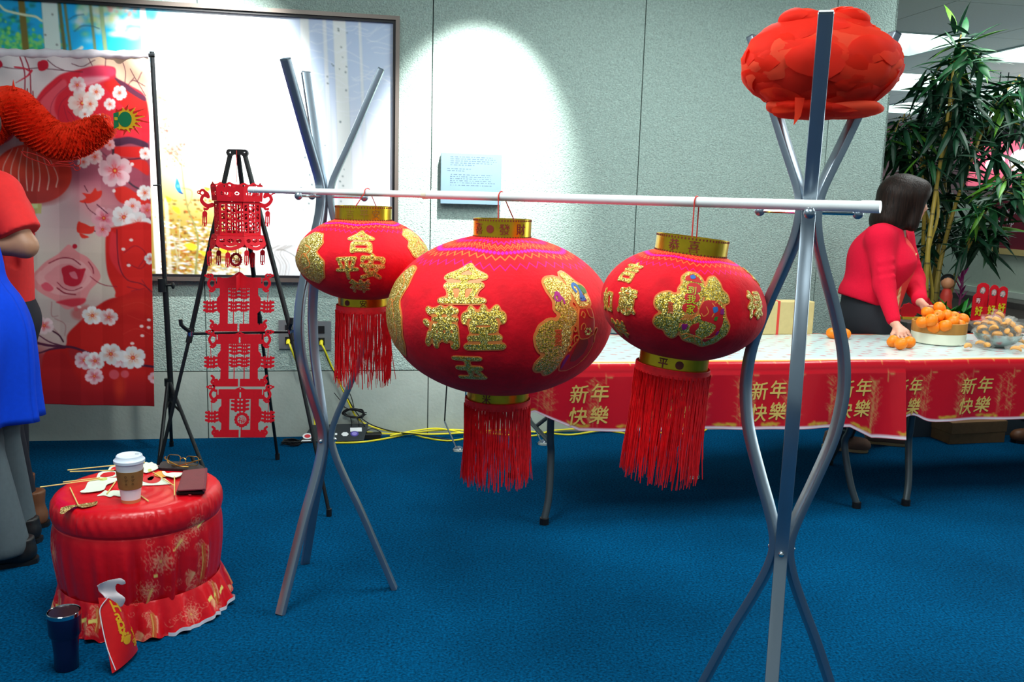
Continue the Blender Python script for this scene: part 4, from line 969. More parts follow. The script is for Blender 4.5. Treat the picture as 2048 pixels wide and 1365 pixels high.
    c.poly(B((230, 900), (330, 910), (460, 900), (520, 1000), (620, 1320), (220, 1320)), (168, 26, 36), soft=5, op=.55)
    for P in (((860, 560), (980, 530), (1080, 570)), ((900, 620), (1000, 660), (1080, 650)), ((870, 760), (960, 720), (1060, 760))): c.line(B(*P), 1.2, (236, 90, 70), op=.4)
    c.dot(845 / 3.5, 440 + 1150 / 3.5, 10, (226, 60, 36), soft=6, op=.7, ry=26)
    # paper rose
    c.poly(B((236, 372), (330, 262), (420, 200), (470, 150), (505, 132), (560, 180), (640, 228), (715, 350), (645, 450), (605, 525), (490, 592), (400, 530), (320, 485), (256, 430)), (236, 146, 148), soft=.8)
    c.poly(B((270, 370), (360, 270), (470, 225), (590, 250), (660, 350), (600, 440), (490, 490), (370, 470)), (244, 170, 170), soft=1); c.poly(B((330, 370), (420, 280), (540, 270), (620, 350), (560, 430), (450, 450)), (238, 150, 154), soft=1)
    c.poly(B((447, 300), (500, 275), (560, 300), (612, 296), (606, 325), (580, 400), (530, 425), (470, 410), (455, 360)), (206, 36, 58), soft=.6); c.poly(B((500, 330), (540, 320), (560, 370), (520, 365)), (236, 120, 136), soft=.6)
    for P, w in ((((360, 265), (440, 228), (520, 230), (580, 270)), 2), (((415, 400), (460, 440), (520, 455), (590, 430)), 1.6), (((415, 440), (470, 475), (545, 482)), 2.6), (((635, 250), (660, 290), (668, 330)), 2), (((645, 352), (700, 395), (760, 415), (830, 420)), 1.4)): c.line(B(*P), w, (150, 36, 56))
    c.poly(B((310, 420), (345, 400), (390, 440), (370, 465), (330, 455)), (236, 90, 110), soft=1); c.poly(B((410, 540), (500, 515), (610, 508), (600, 545), (530, 570), (470, 560)), (222, 60, 76), soft=1.5); c.dot(540 / 3.5, 440 + 142 / 3.5, 4.8, (196, 24, 50)); c.dot(550 / 3.5, 440 + 585 / 3.5, 5, (236, 120, 130))
    c.poly(B((520, 600), (600, 560), (640, 570), (600, 660), (530, 650)), (206, 90, 90), soft=4, op=.7)
    for P in (((250, 560), (290, 600), (310, 660)), ((380, 540), (380, 640), (420, 640)), ((400, 660), (470, 700), (470, 780)), ((260, 640), (300, 650), (400, 740), (460, 820))): c.line(B(*P), 2, (170, 110, 112), op=.6)
    for P in (((170, 560), (205, 520), (215, 570), (200, 600)), ((270, 600), (300, 590), (295, 630))): c.poly(B(*P), (224, 96, 96), soft=1)
    c.line(B((215, 800), (270, 830), (340, 850), (430, 860), (520, 862), (600, 885), (740, 940), (860, 970), (1085, 995)), (5, 5), (84, 30, 58)); c.line(B((235, 885), (290, 910), (380, 880), (470, 866)), (2, 5), (84, 30, 58)); c.line(B((295, 780), (370, 830), (470, 860)), (2, 3), (84, 30, 58)); c.line(B((380, 745), (430, 780), (460, 825)), 3, (70, 26, 46)); c.line(B((250, 635), (300, 660)), 2, (90, 30, 50))
    c.poly(B((500, 870), (620, 900), (600, 960), (520, 950)), (170, 40, 50), soft=3, op=.6)
    for x, y, r, pc_, ic in ((200, 640, 85, (226, 120, 120), (220, 90, 90)), (165, 622, 60, (250, 216, 220), (232, 100, 110)), (330, 712, 66, (248, 212, 216), (220, 60, 76)), (180, 745, 38, (246, 200, 206), (230, 110, 120)), (205, 780, 20, (246, 190, 196), (230, 110, 120)), (700, 640, 44, (246, 206, 206), (240, 160, 150)), (660, 630, 72, W, (246, 180, 130)), (772, 640, 66, (250, 226, 226), (232, 90, 84)), (606, 955, 72, (250, 214, 224), (224, 70, 90)), (850, 940, 72, (250, 220, 226), (240, 160, 160)), (678, 958, 70, W, (226, 80, 90)), (785, 905, 84, W, (240, 150, 120)), (935, 930, 90, W, (244, 190, 150)), (672, 1070, 64, (246, 200, 210), (206, 60, 80)), (1080, 1075, 44, (246, 190, 200), (240, 170, 180)), (1062, 220, 44, W, (240, 90, 90)), (730, 20, 60, PK, (236, 120, 140))): c.blossom(x / 3.5, 440 + y / 3.5, r / 3.5, pc_, ic, rot=x * .9, sq=.95)
    c.dot(806 / 3.5, 440 + 1055 / 3.5, 10, (222, 84, 96), soft=1); c.dot(880 / 3.5, 440 + 1050 / 3.5, 8, (222, 84, 96), soft=1)
    for x, y in ((930, 90), (877, 155), (1000, 770), (1047, 655), (932, 826), (995, 702), (572, 570), (1045, 710), (912, 268)): c.dot(x / 3.5, 440 + y / 3.5, 4, (250, 214, 210), ry=3)
    return c
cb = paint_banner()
XL, NX, NY = -190, 400, 500
tl, tr, br, bl = bpl(0, 112), bpl(298, 116), bpl(310, 812), bpl(0, 805)
fx = np.linspace(XL / 300, 1, NX); fy = np.linspace(0, 1, NY); FX, FY = np.meshgrid(fx, fy)
top = tl + (tr - tl) * FX[..., None]; bot = bl + (br - bl) * FX[..., None]
PP = top * (1 - FY[..., None]) + bot * FY[..., None]
tri = lambda t: np.abs((t % 1) - .5) * 2
dep = .010 * tri(FX * 3.6 + .1) * np.clip(FY * 3, 0, 1) + .004 * tri(FY * 7.3) + .006 * np.sin(FX * 9 + FY * 3) * FY + .012 * np.exp(-((FY - .03) / .03) ** 2) * np.sin(FX * 22)
PP = PP - WN * (dep + .012)[..., None]
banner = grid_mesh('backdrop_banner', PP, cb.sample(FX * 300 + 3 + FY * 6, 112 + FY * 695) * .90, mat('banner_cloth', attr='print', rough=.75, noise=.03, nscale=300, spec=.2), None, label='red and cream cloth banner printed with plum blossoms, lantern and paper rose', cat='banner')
sol = banner.modifiers.new('thickness', 'SOLIDIFY'); sol.thickness = .001
# rolled hem round the crossbar
m1 = MB(); ex = (tr - tl) / np.linalg.norm(tr - tl); hem0 = tl + (tr - tl) * (XL / 300); n_ = 60
path = [hem0 + (tr - hem0) * t + np.array([0, 0, .012]) - WN * .006 for t in np.linspace(0, 1, n_)]
m1.tube(path, [.022 + .0025 * math.sin(k * 1.7) + .002 * math.sin(k * .6) for k in range(n_)], 12)
m1.build('hem', mat('hem_cloth', (204, 198, 206), .8, noise=.06, nscale=12), banner)
# stand
st = empty('backdrop_stand', (P0[0], P0[1], 0), 'black tripod light stand holding the banner at its right edge', 'stand')
foot_c = P0 * np.array([1, 1, 0]) + np.array([.02, .02, 0])
PX = (P0 + (P1 - P0) * .35); PT = P1 + (P1 - P0) * .02
off = ex * .016
m1 = MB(); m1.tube([P0 - (P1 - P0) * .02 + off, PX + off], .0145, 12); m1.build('lower_pole', M_BLKM, st)
m1 = MB(); m1.tube([PX + off, PT + off], .0115, 12); m1.build('upper_pole', M_BLKM, st)
m1 = MB(); m1.tube([hem0 + np.array([0, 0, .012]) - WN * .006, tr + ex * .03 + np.array([0, 0, .012]) - WN * .006], .010, 10); m1.build('crossbar', M_BLKM, st)
kc = bpl(324, 571); m1 = MB(); m1.tube([kc - np.array([0, 0, .035]), kc + np.array([0, 0, .035])], .02, 12); cl = m1.build('clamp', M_BLKM, st)
m1 = MB(); m1.tube([kc + ex * .015, kc + ex * .048], .006, 8); m1.ball(kc + ex * .055 - np.array([0, 0, .004]), .014, 10, 6, (.6, 1, 1.3)); m1.build('clamp_knob', M_BLKM, cl)
kc2 = bpl(306, 371); m1 = MB(); m1.tube([kc2, kc2 + ex * .035], .004, 6); m1.build('clamp_screw', M_BLKM, st)
cu1 = bpl(337, 765); cu2 = bpl(339, 803)
for q in (cu1, cu2): m1 = MB(); m1.tube([q - np.array([0, 0, .02]), q + np.array([0, 0, .02])], .021, 12); m1.build('leg_collar', M_BLKM, st)
for fxy in (onz(314, 968, 0), onz(420, 974, 0), np.array([cu1[0] - .10, cu1[1] + .27, 0])):
    v = fxy - cu1; v[2] = 0; v /= np.linalg.norm(v); h0 = cu1 + v * .022
    m1 = MB(); m1.tube([h0, fxy + np.array([0, 0, .012])], .0095, 10); lg = m1.build('leg', M_BLKM, st)
    m1 = MB(); m1.tube([fxy + np.array([0, 0, .03]) - v * .012, fxy + np.array([0, 0, .001])], .0125, 10); m1.build('rubber_foot', M_BLK, lg)
    mid = h0 + (fxy - h0) * .30; m1 = MB(); m1.tube([cu2 + v * .02, mid], .006, 8); m1.build('brace', M_BLKM, st)

# paper dragon strung before the banner
def ap(x, y, Y=4.36): return ony(x / 3.79, 100 + y / 3.79, Y)
dr = empty('paper_dragon', ap(300, 900), 'red honeycomb paper dragon garland with a green and yellow flame tail', 'paper dragon')
cl_ = smooth_path([ap(-420, 760), ap(-260, 720), ap(-120, 600), ap(-10, 490), (ap(95, 435)), ap(200, 520), ap(310, 620), ap(430, 690), ap(560, 690), ap(680, 640), ap(775, 590), ap(840, 555)], 9)
rad = np.interp(np.linspace(0, 1, len(cl_)), [0, .3, .5, .72, .86, .95, 1], [.085, .088, .084, .076, .062, .045, .020])
m1 = MB(); n = 40; T = np.gradient(cl_, axis=0); T /= np.linalg.norm(T, axis=1)[:, None]; N = np.array([0, -1.0, 0]); vs = []; R = random.Random(2)
for i, (p, t) in enumerate(zip(cl_, T)):
    N = N - t * (N @ t); N /= np.linalg.norm(N); Bv = np.cross(t, N)
    for j in range(n):
        a = 2 * PI * j / n; k = rad[i] * (1 + (.14 if (j + i) % 2 else -.06) + R.uniform(-.03, .03)); vs.append(p + k * (N * math.cos(a) + Bv * math.sin(a)))
L = len(cl_); m1.add(vs, [(i * n + j, i * n + (j + 1) % n, (i + 1) * n + (j + 1) % n, (i + 1) * n + j) for i in range(L - 1) for j in range(n)] + [tuple(range(n))[::-1], tuple(range((L - 1) * n, L * n))])
M_HONEY = mat('honeycomb_tissue', (226, 46, 16), .7, noise=.12, nscale=60, spec=.2, sss=.3)
m1.build('body', M_HONEY, dr, smooth=False)
m1 = MB()
for k in range(4200):    # the torn cell mouths of the honeycomb
    i = R.randrange(2, L - 2); p, t = cl_[i], T[i]; N = np.array([0, -1.0, 0]); N -= t * (N @ t); N /= np.linalg.norm(N); Bv = np.cross(t, N); a = R.uniform(-PI, PI)
    d = N * math.cos(a) + Bv * math.sin(a); s_ = np.cross(t, d); q = p + d * rad[i] * .98 + t * R.uniform(-.012, .012); w = R.uniform(.005, .011)
    m1.add([q - s_ * w, q + s_ * w, q + s_ * w * .5 + d * R.uniform(.008, .019) + t * .004, q - s_ * w * .5 + d * R.uniform(.008, .018) + t * .004], [(0, 1, 2, 3)])
m1.build('cell_edges', mat('honeycomb_edge', (232, 62, 24), .7, spec=.2), dr, smooth=False, kind='stuff')
def plate(polys, Y, name, m, th=.002, parent=None, conv=lambda x, y: (x / 3.79, 100 + y / 3.79), smooth=False, n=90, soft=.8):
    """flat cut-paper piece standing in the plane y = Y, outline in photograph pixels"""
    Q = [[(p[0], -p[1]) for p in (ony(*conv(x, y), Y)[[0, 2]] for x, y in P)] for P in polys]; al = np.array([v for P in Q for v in P])
    box = (al[:, 0].min() - .006, al[:, 1].min() - .006, al[:, 0].max() + .006, al[:, 1].max() + .006)
    g = np.max([poly_mask(P, n, 0, box) for P in Q], axis=0)
    return slab(blur(g, soft), box, .5, lambda x, y, d: (x, Y - d, -y), th).build(name, m, parent, smooth=smooth)
cx_, cy_ = 945, 530
def flame(r0, r1, a0, a1, n, lean):
    P = []
    for k in range(n):
        a = a0 + (a1 - a0) * k / (n - 1); da = (a1 - a0) / (n - 1) / 2; q = r1 * (1 - .22 * (k % 2)) * (1.0 + .35 * math.cos(a))
        P += [(cx_ + r0 * math.cos(a - da * .7), cy_ + r0 * .85 * math.sin(a - da * .7)), (cx_ + q * math.cos(a + lean), cy_ + q * .8 * math.sin(a + lean)), (cx_ + r0 * math.cos(a + da * .5), cy_ + r0 * .85 * math.sin(a + da * .5))]
    P += [(cx_ - 60, cy_ + 70), (cx_ - 70, cy_ - 40)]
    return P
tf = plate([flame(100, 158, -2.2, 1.9, 12, .12)], 4.352, 'tail_flame', mat('flame_red', (206, 40, 20), .5), parent=dr)
plate([flame(84, 128, -2.35, 2.05, 13, -.08)], 4.349, 'flame_yellow', mat('flame_yellow', (226, 176, 16), .5), parent=tf)
plate([[(cx_ + 50 * math.cos(t) + 4, cy_ + 58 * math.sin(t) - 4) for t in np.linspace(0, 2 * PI, 20, endpoint=False)] ,[(860, 480), (900, 470), (900, 580), (865, 600)]], 4.346, 'flame_green', mat('flame_green', (0, 116, 70), .5), parent=tf)
plate([[(868, 508), (892, 508), (892, 534), (868, 534)]], 4.343, 'flame_square', mat('flame_ochre', (190, 170, 30), .5), parent=tf, n=20)
m1 = MB()
for P in (((160, 770), (200, 810), (300, 850), (390, 880), (480, 880), (560, 890)), ((170, 770), (260, 790), (350, 830), (390, 875), (440, 850), (550, 845)), ((380, 880), (420, 860), (520, 870), (560, 855)), ((555, 820), (590, 812), (610, 840), (605, 870), (575, 880), (560, 865)), ((575, 880), (600, 885), (605, 905), (580, 915), (560, 900))): m1.tube(smooth_path([ap(x, y, 4.27) for x, y in P], 6), .0022, 6)
m1.build('curly_claws', mat('claw_red', (176, 26, 22), .6), dr, kind='stuff')
m1 = MB(); tip = ap(105, 250, 4.3); m1.lathe([(.009, 0), (.005, .02), (.0005, .045)], 8, ap(104, 300, 4.3)); m1.build('horn', M_HONEY, dr)
for P in (((150, 15, 4.56), (185, 100, 4.55), (205, 200, 4.54), (208, 470, 4.42)), ((188, 15, 4.56), (225, 110, 4.55), (245, 200, 4.54), (258, 560, 4.42))):
    m1 = MB(); m1.tube(smooth_path([ap(*q) for q in P], 6), .0024, 6); m1.build('hanging_cord', mat('dark_red_cord', (150, 22, 40), .6), dr)

# ================================================================== easel with the paper-cut lantern
es = empty('easel', (-1.24, 4.2, 0), 'black tripod display easel with red paper lanterns hanging down its front', 'easel')
fA, fB, fC = onz(302, 1010, 0), onz(658, 1033, 0), onz(555, 920, 0)
tA, tB, tC = ony(461, 307, 4.175), ony(489, 307, 4.175), ony(476, 307, 4.20)
kA, kB = ony(381, 668, 4.065), ony(582, 664, 4.05)
lA = [tA, kA, fA]; lB = [tB, kB, fB]; lC = [tC, tC + (fC - tC) * .5, fC]
for q in (lA, lB, lC):
    m1 = MB(); m1.tube([q[0], q[1]], .0115, 10); lg = m1.build('leg', M_BLKM, es)
    m1 = MB(); m1.tube([q[1], q[2] + np.array([0, 0, .02])], .0085, 10); m1.build('lower_tube', M_BLKM, lg)
    m1 = MB(); m1.tube([q[1] + (q[0] - q[1]) * .03, q[1] - (q[0] - q[1]) * .05], .0145, 10); m1.build('twist_lock', M_BLK, lg)
    m1 = MB(); m1.tube([q[2] + np.array([0, 0, .035]), q[2] + np.array([0, 0, .001])], .0125, 10); m1.build('rubber_foot', M_BLK, lg)
tm = ony(475, 306, 4.17); m1 = MB(); h_ = .042
ring_ = lambda cx, r: [(cx + r * math.cos(t), r * math.sin(t)) for t in np.linspace(0, 2 * PI, 20, endpoint=False)]
g = np.max([poly_mask(ring_(-.033, .0165), 50, 0, (-.06, -.03, .06, .03)), poly_mask(ring_(.033, .0165), 50, 0, (-.06, -.03, .06, .03)), poly_mask([(-.033, -.008), (.033, -.008), (.033, .0155), (-.033, .0155)], 50, 0, (-.06, -.03, .06, .03))], axis=0)
for cx in (-.033, .033): g = g * (1 - poly_mask(ring_(cx, .0055), 50, 0, (-.06, -.03, .06, .03)))
slab(blur(g, .8), (-.06, -.03, .06, .03), .5, lambda x, y, d: (tm[0] + x, tm[1] - d + .01, tm[2] + y), .02).build('top_bracket', M_BLK, es, smooth=False)
cr = [kA + np.array([0, 0, 0]), kB]; m1 = MB(); m1.tube(cr, .0065, 8); m1.build('crossbar', M_BLKM, es)
for k_, sg in ((kA, -1), (kB, 1)):
    b0 = k_ + np.array([0, -.014, .02]); m1 = MB()
    m1.tube([b0 + np.array([0, 0, -.005]), b0 + np.array([sg * .006, -.03, .01]), b0 + np.array([sg * .018, -.05, .03]), b0 + np.array([sg * .020, -.05, .055])], .009, 8); m1.build('holder_hook', M_BLK, es)
    m1 = MB(); m1.tube([k_ - np.array([0, 0, .01]), k_ + np.array([0, 0, .012])], .0155, 12); m1.build('ring', M_CHROME, es)

M_PAPER = mat('red_paper', (206, 16, 34), .65, noise=.05, nscale=80, spec=.3)
YL = 3.93; PXM = None
def c3(x, y): return (300 + x / 4.875, 280 + y / 4.875)
def c4(x, y): return (300 + x / 3.328, 520 + y / 3.328)
def tier_canvas(draw, x0, y0, x1, y1, sc=.75):
    c = Canvas(x0, y0, x1, y1, sc, (0, 0, 0)); draw(c); return c
def cut_from(c, conv, Y, name, parent, th=.0016, iso=.5, label=None):
    h, w = c.a.shape[:2]; F = np.zeros((h + 2, w + 2)); F[1:-1, 1:-1] = c.a[..., 0]
    box = (c.x0 - .5 / c.sc, c.y0 - .5 / c.sc, c.x0 + (w + .5) / c.sc, c.y0 + (h + .5) / c.sc)
    a, b, d0 = ony(*conv(0, 0), Y), ony(*conv(1000, 0), Y), ony(*conv(0, 1000), Y); ux, uy = (b - a) / 1000, (d0 - a) / 1000
    return slab(F, box, iso, lambda x, y, d: tuple(a + ux * x + uy * y + np.array([0, -d, 0])), th).build(name, M_PAPER, parent, smooth=False)
ON, OFF = (1, 1, 1), (0, 0, 0)
def glyph_on(c, ch, x, y, w, h, col=ON):
    g, box = glyph_mask(ch, 40, .0); i = (c.X - (x - w / 2)) / w; j = ((y + h / 2) - c.Y) / h
    k = (i >= 0) & (i < 1) & (j >= 0) & (j < 1); gi = np.clip((i * g.shape[1]).astype(int), 0, g.shape[1] - 1); gj = np.clip((j * g.shape[0]).astype(int), 0, g.shape[0] - 1)
    m = k & (g[gj, gi] > .5); c.a[m] = col
def dangler(c, x, y, w=80, h=85):
    """little bow-tied character panel"""
    for k in (-1, 0, 1): c.line([(x - w * .5, y + k * h * .32 - 3), (x - w * .15, y + k * h * .32 + 3), (x + w * .15, y + k * h * .32 + 3), (x + w * .5, y + k * h * .32 - 3)], h * .20, ON)
    for k in (-.26, .26): c.line([(x + w * k, y - h * .42), (x + w * k, y + h * .42)], w * .19, ON, smooth=False)
    c.line([(x, y - h * .46), (x, y + h * .46)], w * .1, ON, smooth=False)
def curl(c, x, y, s):
    """dragon-head curl at a roof corner; s = -1 left, 1 right"""
    c.line([(x, y + 62), (x + s * 22, y + 78), (x + s * 40, y + 62), (x + s * 46, y + 38), (x + s * 30, y + 14), (x + s * 8, y + 20)], (20, 15), ON)
    c.line([(x + s * 8, y + 20), (x + s * 26, y + 4), (x + s * 40, y - 2)], 14, ON); c.dot(x + s * 48, y - 6, 15, ON); c.dot(x + s * 30, y - 4, 17, ON); c.dot(x + s * 66, y - 8, 8, ON); c.dot(x + s * 32, y - 6, 6, OFF); c.dot(x + s * 49, y - 6, 5, OFF)
    c.line([(x + s * 4, y + 82), (x + s * 22, y + 96), (x + s * 38, y + 90)], 13, ON)
def tier(c, ox, y, h, peak=False, medal=False, closed=False):
    L, Rr = ox - 168, ox + 168
    c.poly([(L + 6, y + 18), (Rr - 6, y + 18), (Rr - 2, y + 84), (L + 2, y + 84)], ON, smooth=False)
    if peak: c.poly([(L + 6, y + 18), (ox - 60, y + 14), (ox, y - 22), (ox + 60, y + 14), (Rr - 6, y + 18), (ox, y + 60)], ON, n=4)
    else: c.poly([(ox - 40, y + 20), (ox, y + 2), (ox + 40, y + 20)], ON, smooth=False)
    curl(c, L + 10, y + 10, -1); curl(c, Rr - 10, y + 10, 1)
    if not closed: c.line([(L + 16, y + 12), (L + 16, y + 52)], 8, OFF, smooth=False); c.line([(Rr - 16, y + 12), (Rr - 16, y + 52)], 8, OFF, smooth=False)
    y2 = y + h - 62
    for s in (-1, 1): c.poly([(ox + s * 72, y + 80), (ox + s * 128, y + 80), (ox + s * 128, y + 130), (ox + s * 146, y + 150), (ox + s * 150, y + 200), (ox + s * 142, y + 236), (ox + s * 126, y + 250), (ox + s * 128, y2 + 10), (ox + s * 72, y2 + 10)], ON, smooth=False)
    c.poly([(ox - 168, y2), (ox + 168, y2), (ox + 180, y2 + 34), (ox + 178, y2 + 52), (ox - 178, y2 + 52), (ox - 180, y2 + 34)], ON, smooth=False)
    for s in (-1, 1): c.line([(ox + s * 168, y2 + 40), (ox + s * 186, y2 + 20), (ox + s * 172, y2 - 6), (ox + s * 186, y2 - 20)], 16, ON); c.line([(ox + s * 140, y2 - 14), (ox + s * 140, y2 + 6)], 8, OFF, smooth=False)
    c.line([(ox, y2 + 4), (ox, y2 + 46)], 13, OFF, smooth=False)
    if not peak: c.line([(ox, y + 44), (ox, y + 72)], 12, OFF, smooth=False); c.dot(ox, y + 14, 5, OFF)
    if medal:
        dangler(c, ox, y + 128, 110, 84); m_ = (ox + 14, y + 226)
        for k in range(14): c.dot(m_[0] + 42 * math.cos(k * PI / 7), m_[1] + 42 * math.sin(k * PI / 7), 11, ON)
        c.dot(*m_, 40, ON); c.dot(*m_, 31, OFF); glyph_on(c, '福', *m_, 58, 58); c.line([(ox, y + 80), (ox, y + 186)], 7, ON, smooth=False); c.line([(m_[0], m_[1] + 40), (ox + 10, y2 + 6)], 7, ON, smooth=False)
    else:
        for dx in (-34, 34):
            for dy in (120, 204): dangler(c, ox + dx, y + dy, 58, 74)
        for dx in (-34, 34): c.line([(ox + dx, y + 80), (ox + dx, y2 + 4)], 6, ON, smooth=False)
        c.line([(ox - 74, y + 118), (ox + 74, y + 118)], 5, ON, smooth=False); c.line([(ox - 74, y + 205), (ox + 74, y + 205)], 5, ON, smooth=False)
    for s in (-1, 1):
        dangler(c, ox + s * 192, y + 206, 78, 82); c.line([(ox + s * 146, y + 206), (ox + s * 200, y + 206)], 8, ON, smooth=False)
        c.line([(ox + s * 196, y + 100), (ox + s * 192, y + 170)], 3.4, ON, smooth=False)
labs = ('flat red paper-cut lantern with a peaked roof, topmost of the three below the open lantern', 'flat red paper-cut lantern in the middle, right on the easel crossbar', 'flat red paper-cut lantern with a round medallion, lowest on the easel')
prev = None
for k, (ox, y, h, pk, md) in enumerate(((596, 100, 380, True, False), (606, 470, 380, False, False), (616, 840, 358, False, True))):
    c = Canvas(ox - 270, y - 50, ox + 270, y + h + 30, .62, OFF); tier(c, ox, y, h, pk, md)
    c.a = np.stack([blur(c.a[..., 0], .45)] * 3, -1)
    o = cut_from(c, c4, YL, 'flat_paper_lantern', None)
    tag(o, labs[k], 'paper lantern', 'flat paper-cut lanterns on the easel')
    if pk:
        q = ony(*c4(596, 135), YL); m1 = MB(); m1.add([q + np.array([0, -.001, .03]), q + np.array([.002, -.055, .022]), q + np.array([.002, -.055, -.045]), q + np.array([0, -.001, -.03]), q + np.array([.0018, -.001, .03]), q + np.array([.004, -.055, .022]), q + np.array([.004, -.055, -.045]), q + np.array([.0018, -.001, -.03])], [(0, 1, 2, 3), (7, 6, 5, 4), (0, 4, 5, 1), (1, 5, 6, 2), (2, 6, 7, 3), (3, 7, 4, 0)]); m1.build('folded_flap', M_PAPER, o, smooth=False)
# open six-sided lantern
lc = ony(*c3(852, 740), YL); pm = np.linalg.norm(ony(*c3(1000, 740), YL) - ony(*c3(0, 740), YL)) / 1000
hx = empty('paper_lantern', lc, 'open six-sided red paper palace lantern with dragon corners and tassels on the easel', 'paper lantern')
def side_panel(name, z0, z1, r0, r1, draw, w=200, h=200, a_off=0.0):
    """six alike sides: draw() cuts a w x h canvas, laid between radius r0 (bottom) and r1 (top)"""
    for k in range(6):
        a = -PI / 2 + k * PI / 3 + a_off
        c = Canvas(-w / 2, 0, w / 2, h, .30, OFF); draw(c); hh, ww = c.a.shape[:2]; F = np.zeros((hh + 2, ww + 2)); F[1:-1, 1:-1] = c.a[..., 0]
        n = np.array([math.cos(a), math.sin(a), 0]); t = np.array([-n[1], n[0], 0]); bx = (-w / 2 - 1.6, -1.6, w / 2 + 1.6, h + 1.6)
        def fn(x, y, d):
            f = 1 - y / h; r = r0 + (r1 - r0) * f; return lc + (n * (r * math.cos(PI / 6) + d) + t * (x / (w / 2)) * r * .5) + np.array([0, 0, z0 + (z1 - z0) * f])
        slab(F, bx, .5, fn, .0016).build(name, M_PAPER, hx, smooth=False)
zc = lambda y: (740 - y) * pm
def d_body(c):
    c.poly([(-98, 2), (98, 2), (98, 198), (-98, 198)], ON, smooth=False)
    for s in (-1, 1):
        for y in (20, 70, 120, 160): c.poly([(s * 52, y), (s * 82, y), (s * 82, y + (34 if y < 150 else 22)), (s * 52, y + (34 if y < 150 else 22))], OFF, smooth=False); c.line([(s * 58, y + 10), (s * 74, y + 18)], 6, ON, smooth=False)
    c.poly([(-36, 16), (36, 16), (36, 184), (-36, 184)], OFF, smooth=False)
    for y in (40, 66, 92, 118, 144): c.line([(-36, y), (-10, y + 14), (14, y - 4), (36, y + 8)], 8, ON)
    glyph_on(c, '福', 0, 90, 60, 84); c.line([(0, 14), (0, 190)], 5, ON, smooth=False); c.line([(-40, 30), (40, 30)], 6, ON, smooth=False); c.line([(-40, 170), (40, 170)], 6, ON, smooth=False)
side_panel('side_panel', zc(925), zc(600), .100, .100, d_body)
def d_crown(c):
    c.poly([(-99, 60), (-70, 30), (-30, 22), (0, 4), (30, 22), (70, 30), (99, 60), (99, 198), (-99, 198)], ON, n=4)
    for x in (-34, 0, 34): c.dot(x, 48 if x else 40, 11, OFF)
    for x in (-52, 52): c.dot(x, 120, 20, OFF); c.dot(x, 120, 9, ON)
    c.dot(0, 128, 26, OFF); glyph_on(c, '寿', 0, 128, 46, 46)
side_panel('crown_panel', zc(600), zc(415), .108, .116, d_crown)
def d_skirt(c):
    c.poly([(-99, 2), (99, 2), (99, 110), (60, 160), (0, 190), (-60, 160), (-99, 110)], ON, n=4)
    for x in (-60, 60): c.dot(x, 60, 22, OFF); c.line([(x - 16, 60), (x + 16, 60)], 7, ON, smooth=False)
    c.poly([(-30, 60), (0, 30), (30, 60), (0, 92)], OFF, smooth=False); c.line([(-20, 60), (20, 60)], 6, ON, smooth=False); c.line([(0, 38), (0, 84)], 6, ON, smooth=False); c.line([(-46, 116), (0, 140), (46, 116)], 8, OFF)
side_panel('skirt_panel', zc(1072), zc(928), .130, .112, d_skirt)
m1 = MB()
for z_, r_ in ((zc(600), .110), (zc(926), .112)):
    v = [lc + np.array([r_ * math.cos(-PI / 3 + k * PI / 3), r_ * math.sin(-PI / 3 + k * PI / 3), z_ + e]) for e in (0, .0016) for k in range(6)]; m1.add(v, [(0, 1, 2, 3, 4, 5), (11, 10, 9, 8, 7, 6)] + [(k, k + 6, (k + 1) % 6 + 6, (k + 1) % 6) for k in range(6)])
m1.build('shelf', M_PAPER, hx, smooth=False, kind='stuff')
def tassel_c(c, x, y, h):
    c.line([(x, y), (x, y + h * .9)], 46, ON, smooth=False); c.dot(x, y + 4, 24, ON); c.line([(x, y - 24), (x, y)], 6, ON, smooth=False)
    for s in (-8, 8): c.line([(x + s, y + h * .3), (x + s, y + h * .75)], 7, OFF, smooth=False)
    for s in (-12, 12): c.line([(x + s, y + h), (x + s, y + h * .86)], 9, OFF, smooth=False)
for s in (-1, 1):
    for yo in (0, -.10 * s):
        pass
    ox = 852 + s * 248
    c = Canvas(ox - 170, 400, ox + 170, 860, .5, OFF)
    c.line([(ox - s * 10, 630), (ox + s * 30, 640), (ox + s * 70, 620), (ox + s * 96, 580), (ox + s * 76, 540), (ox + s * 30, 550)], (44, 24), ON); c.line([(ox + s * 30, 550), (ox + s * 44, 520), (ox + s * 76, 500)], 34, ON); c.dot(ox + s * 86, 506, 34, ON); c.dot(ox + s * 122, 506, 18, ON); c.dot(ox + s * 88, 512, 15, OFF); c.dot(ox + s * 124, 506, 7, OFF)
    c.line([(ox + s * 20, 640), (ox + s * 40, 672), (ox + s * 66, 670)], 22, ON); c.line([(ox + s * 66, 668), (ox + s * 62, 700)], 8, ON, smooth=False); tassel_c(c, ox + s * 62, 712, 120)
    cut_from(c, c3, YL - .002, 'corner_dragon', hx)
    c = Canvas(ox - s * 120 - 80, 400, ox - s * 120 + 80, 520, .5, OFF) if False else None
for x, y, dy_ in ((592, 1105, .06), (684, 1100, .02), (775, 1120, -.11), (962, 1100, -.11), (1022, 1120, .05), (1120, 1096, .02)):
    c = Canvas(x - 60, y - 60, x + 60, y + 150, .5, OFF); tassel_c(c, x, y, 118); c.line([(x, y - 55), (x, y)], 7, ON, smooth=False); cut_from(c, c3, YL + dy_, 'tassel', hx)
c = Canvas(770, 1050, 940, 1260, .5, OFF); mx_, my_ = 856, 1172
for k in range(16): c.dot(mx_ + 52 * math.cos(k * PI / 8), my_ + 58 * math.sin(k * PI / 8), 13, ON)
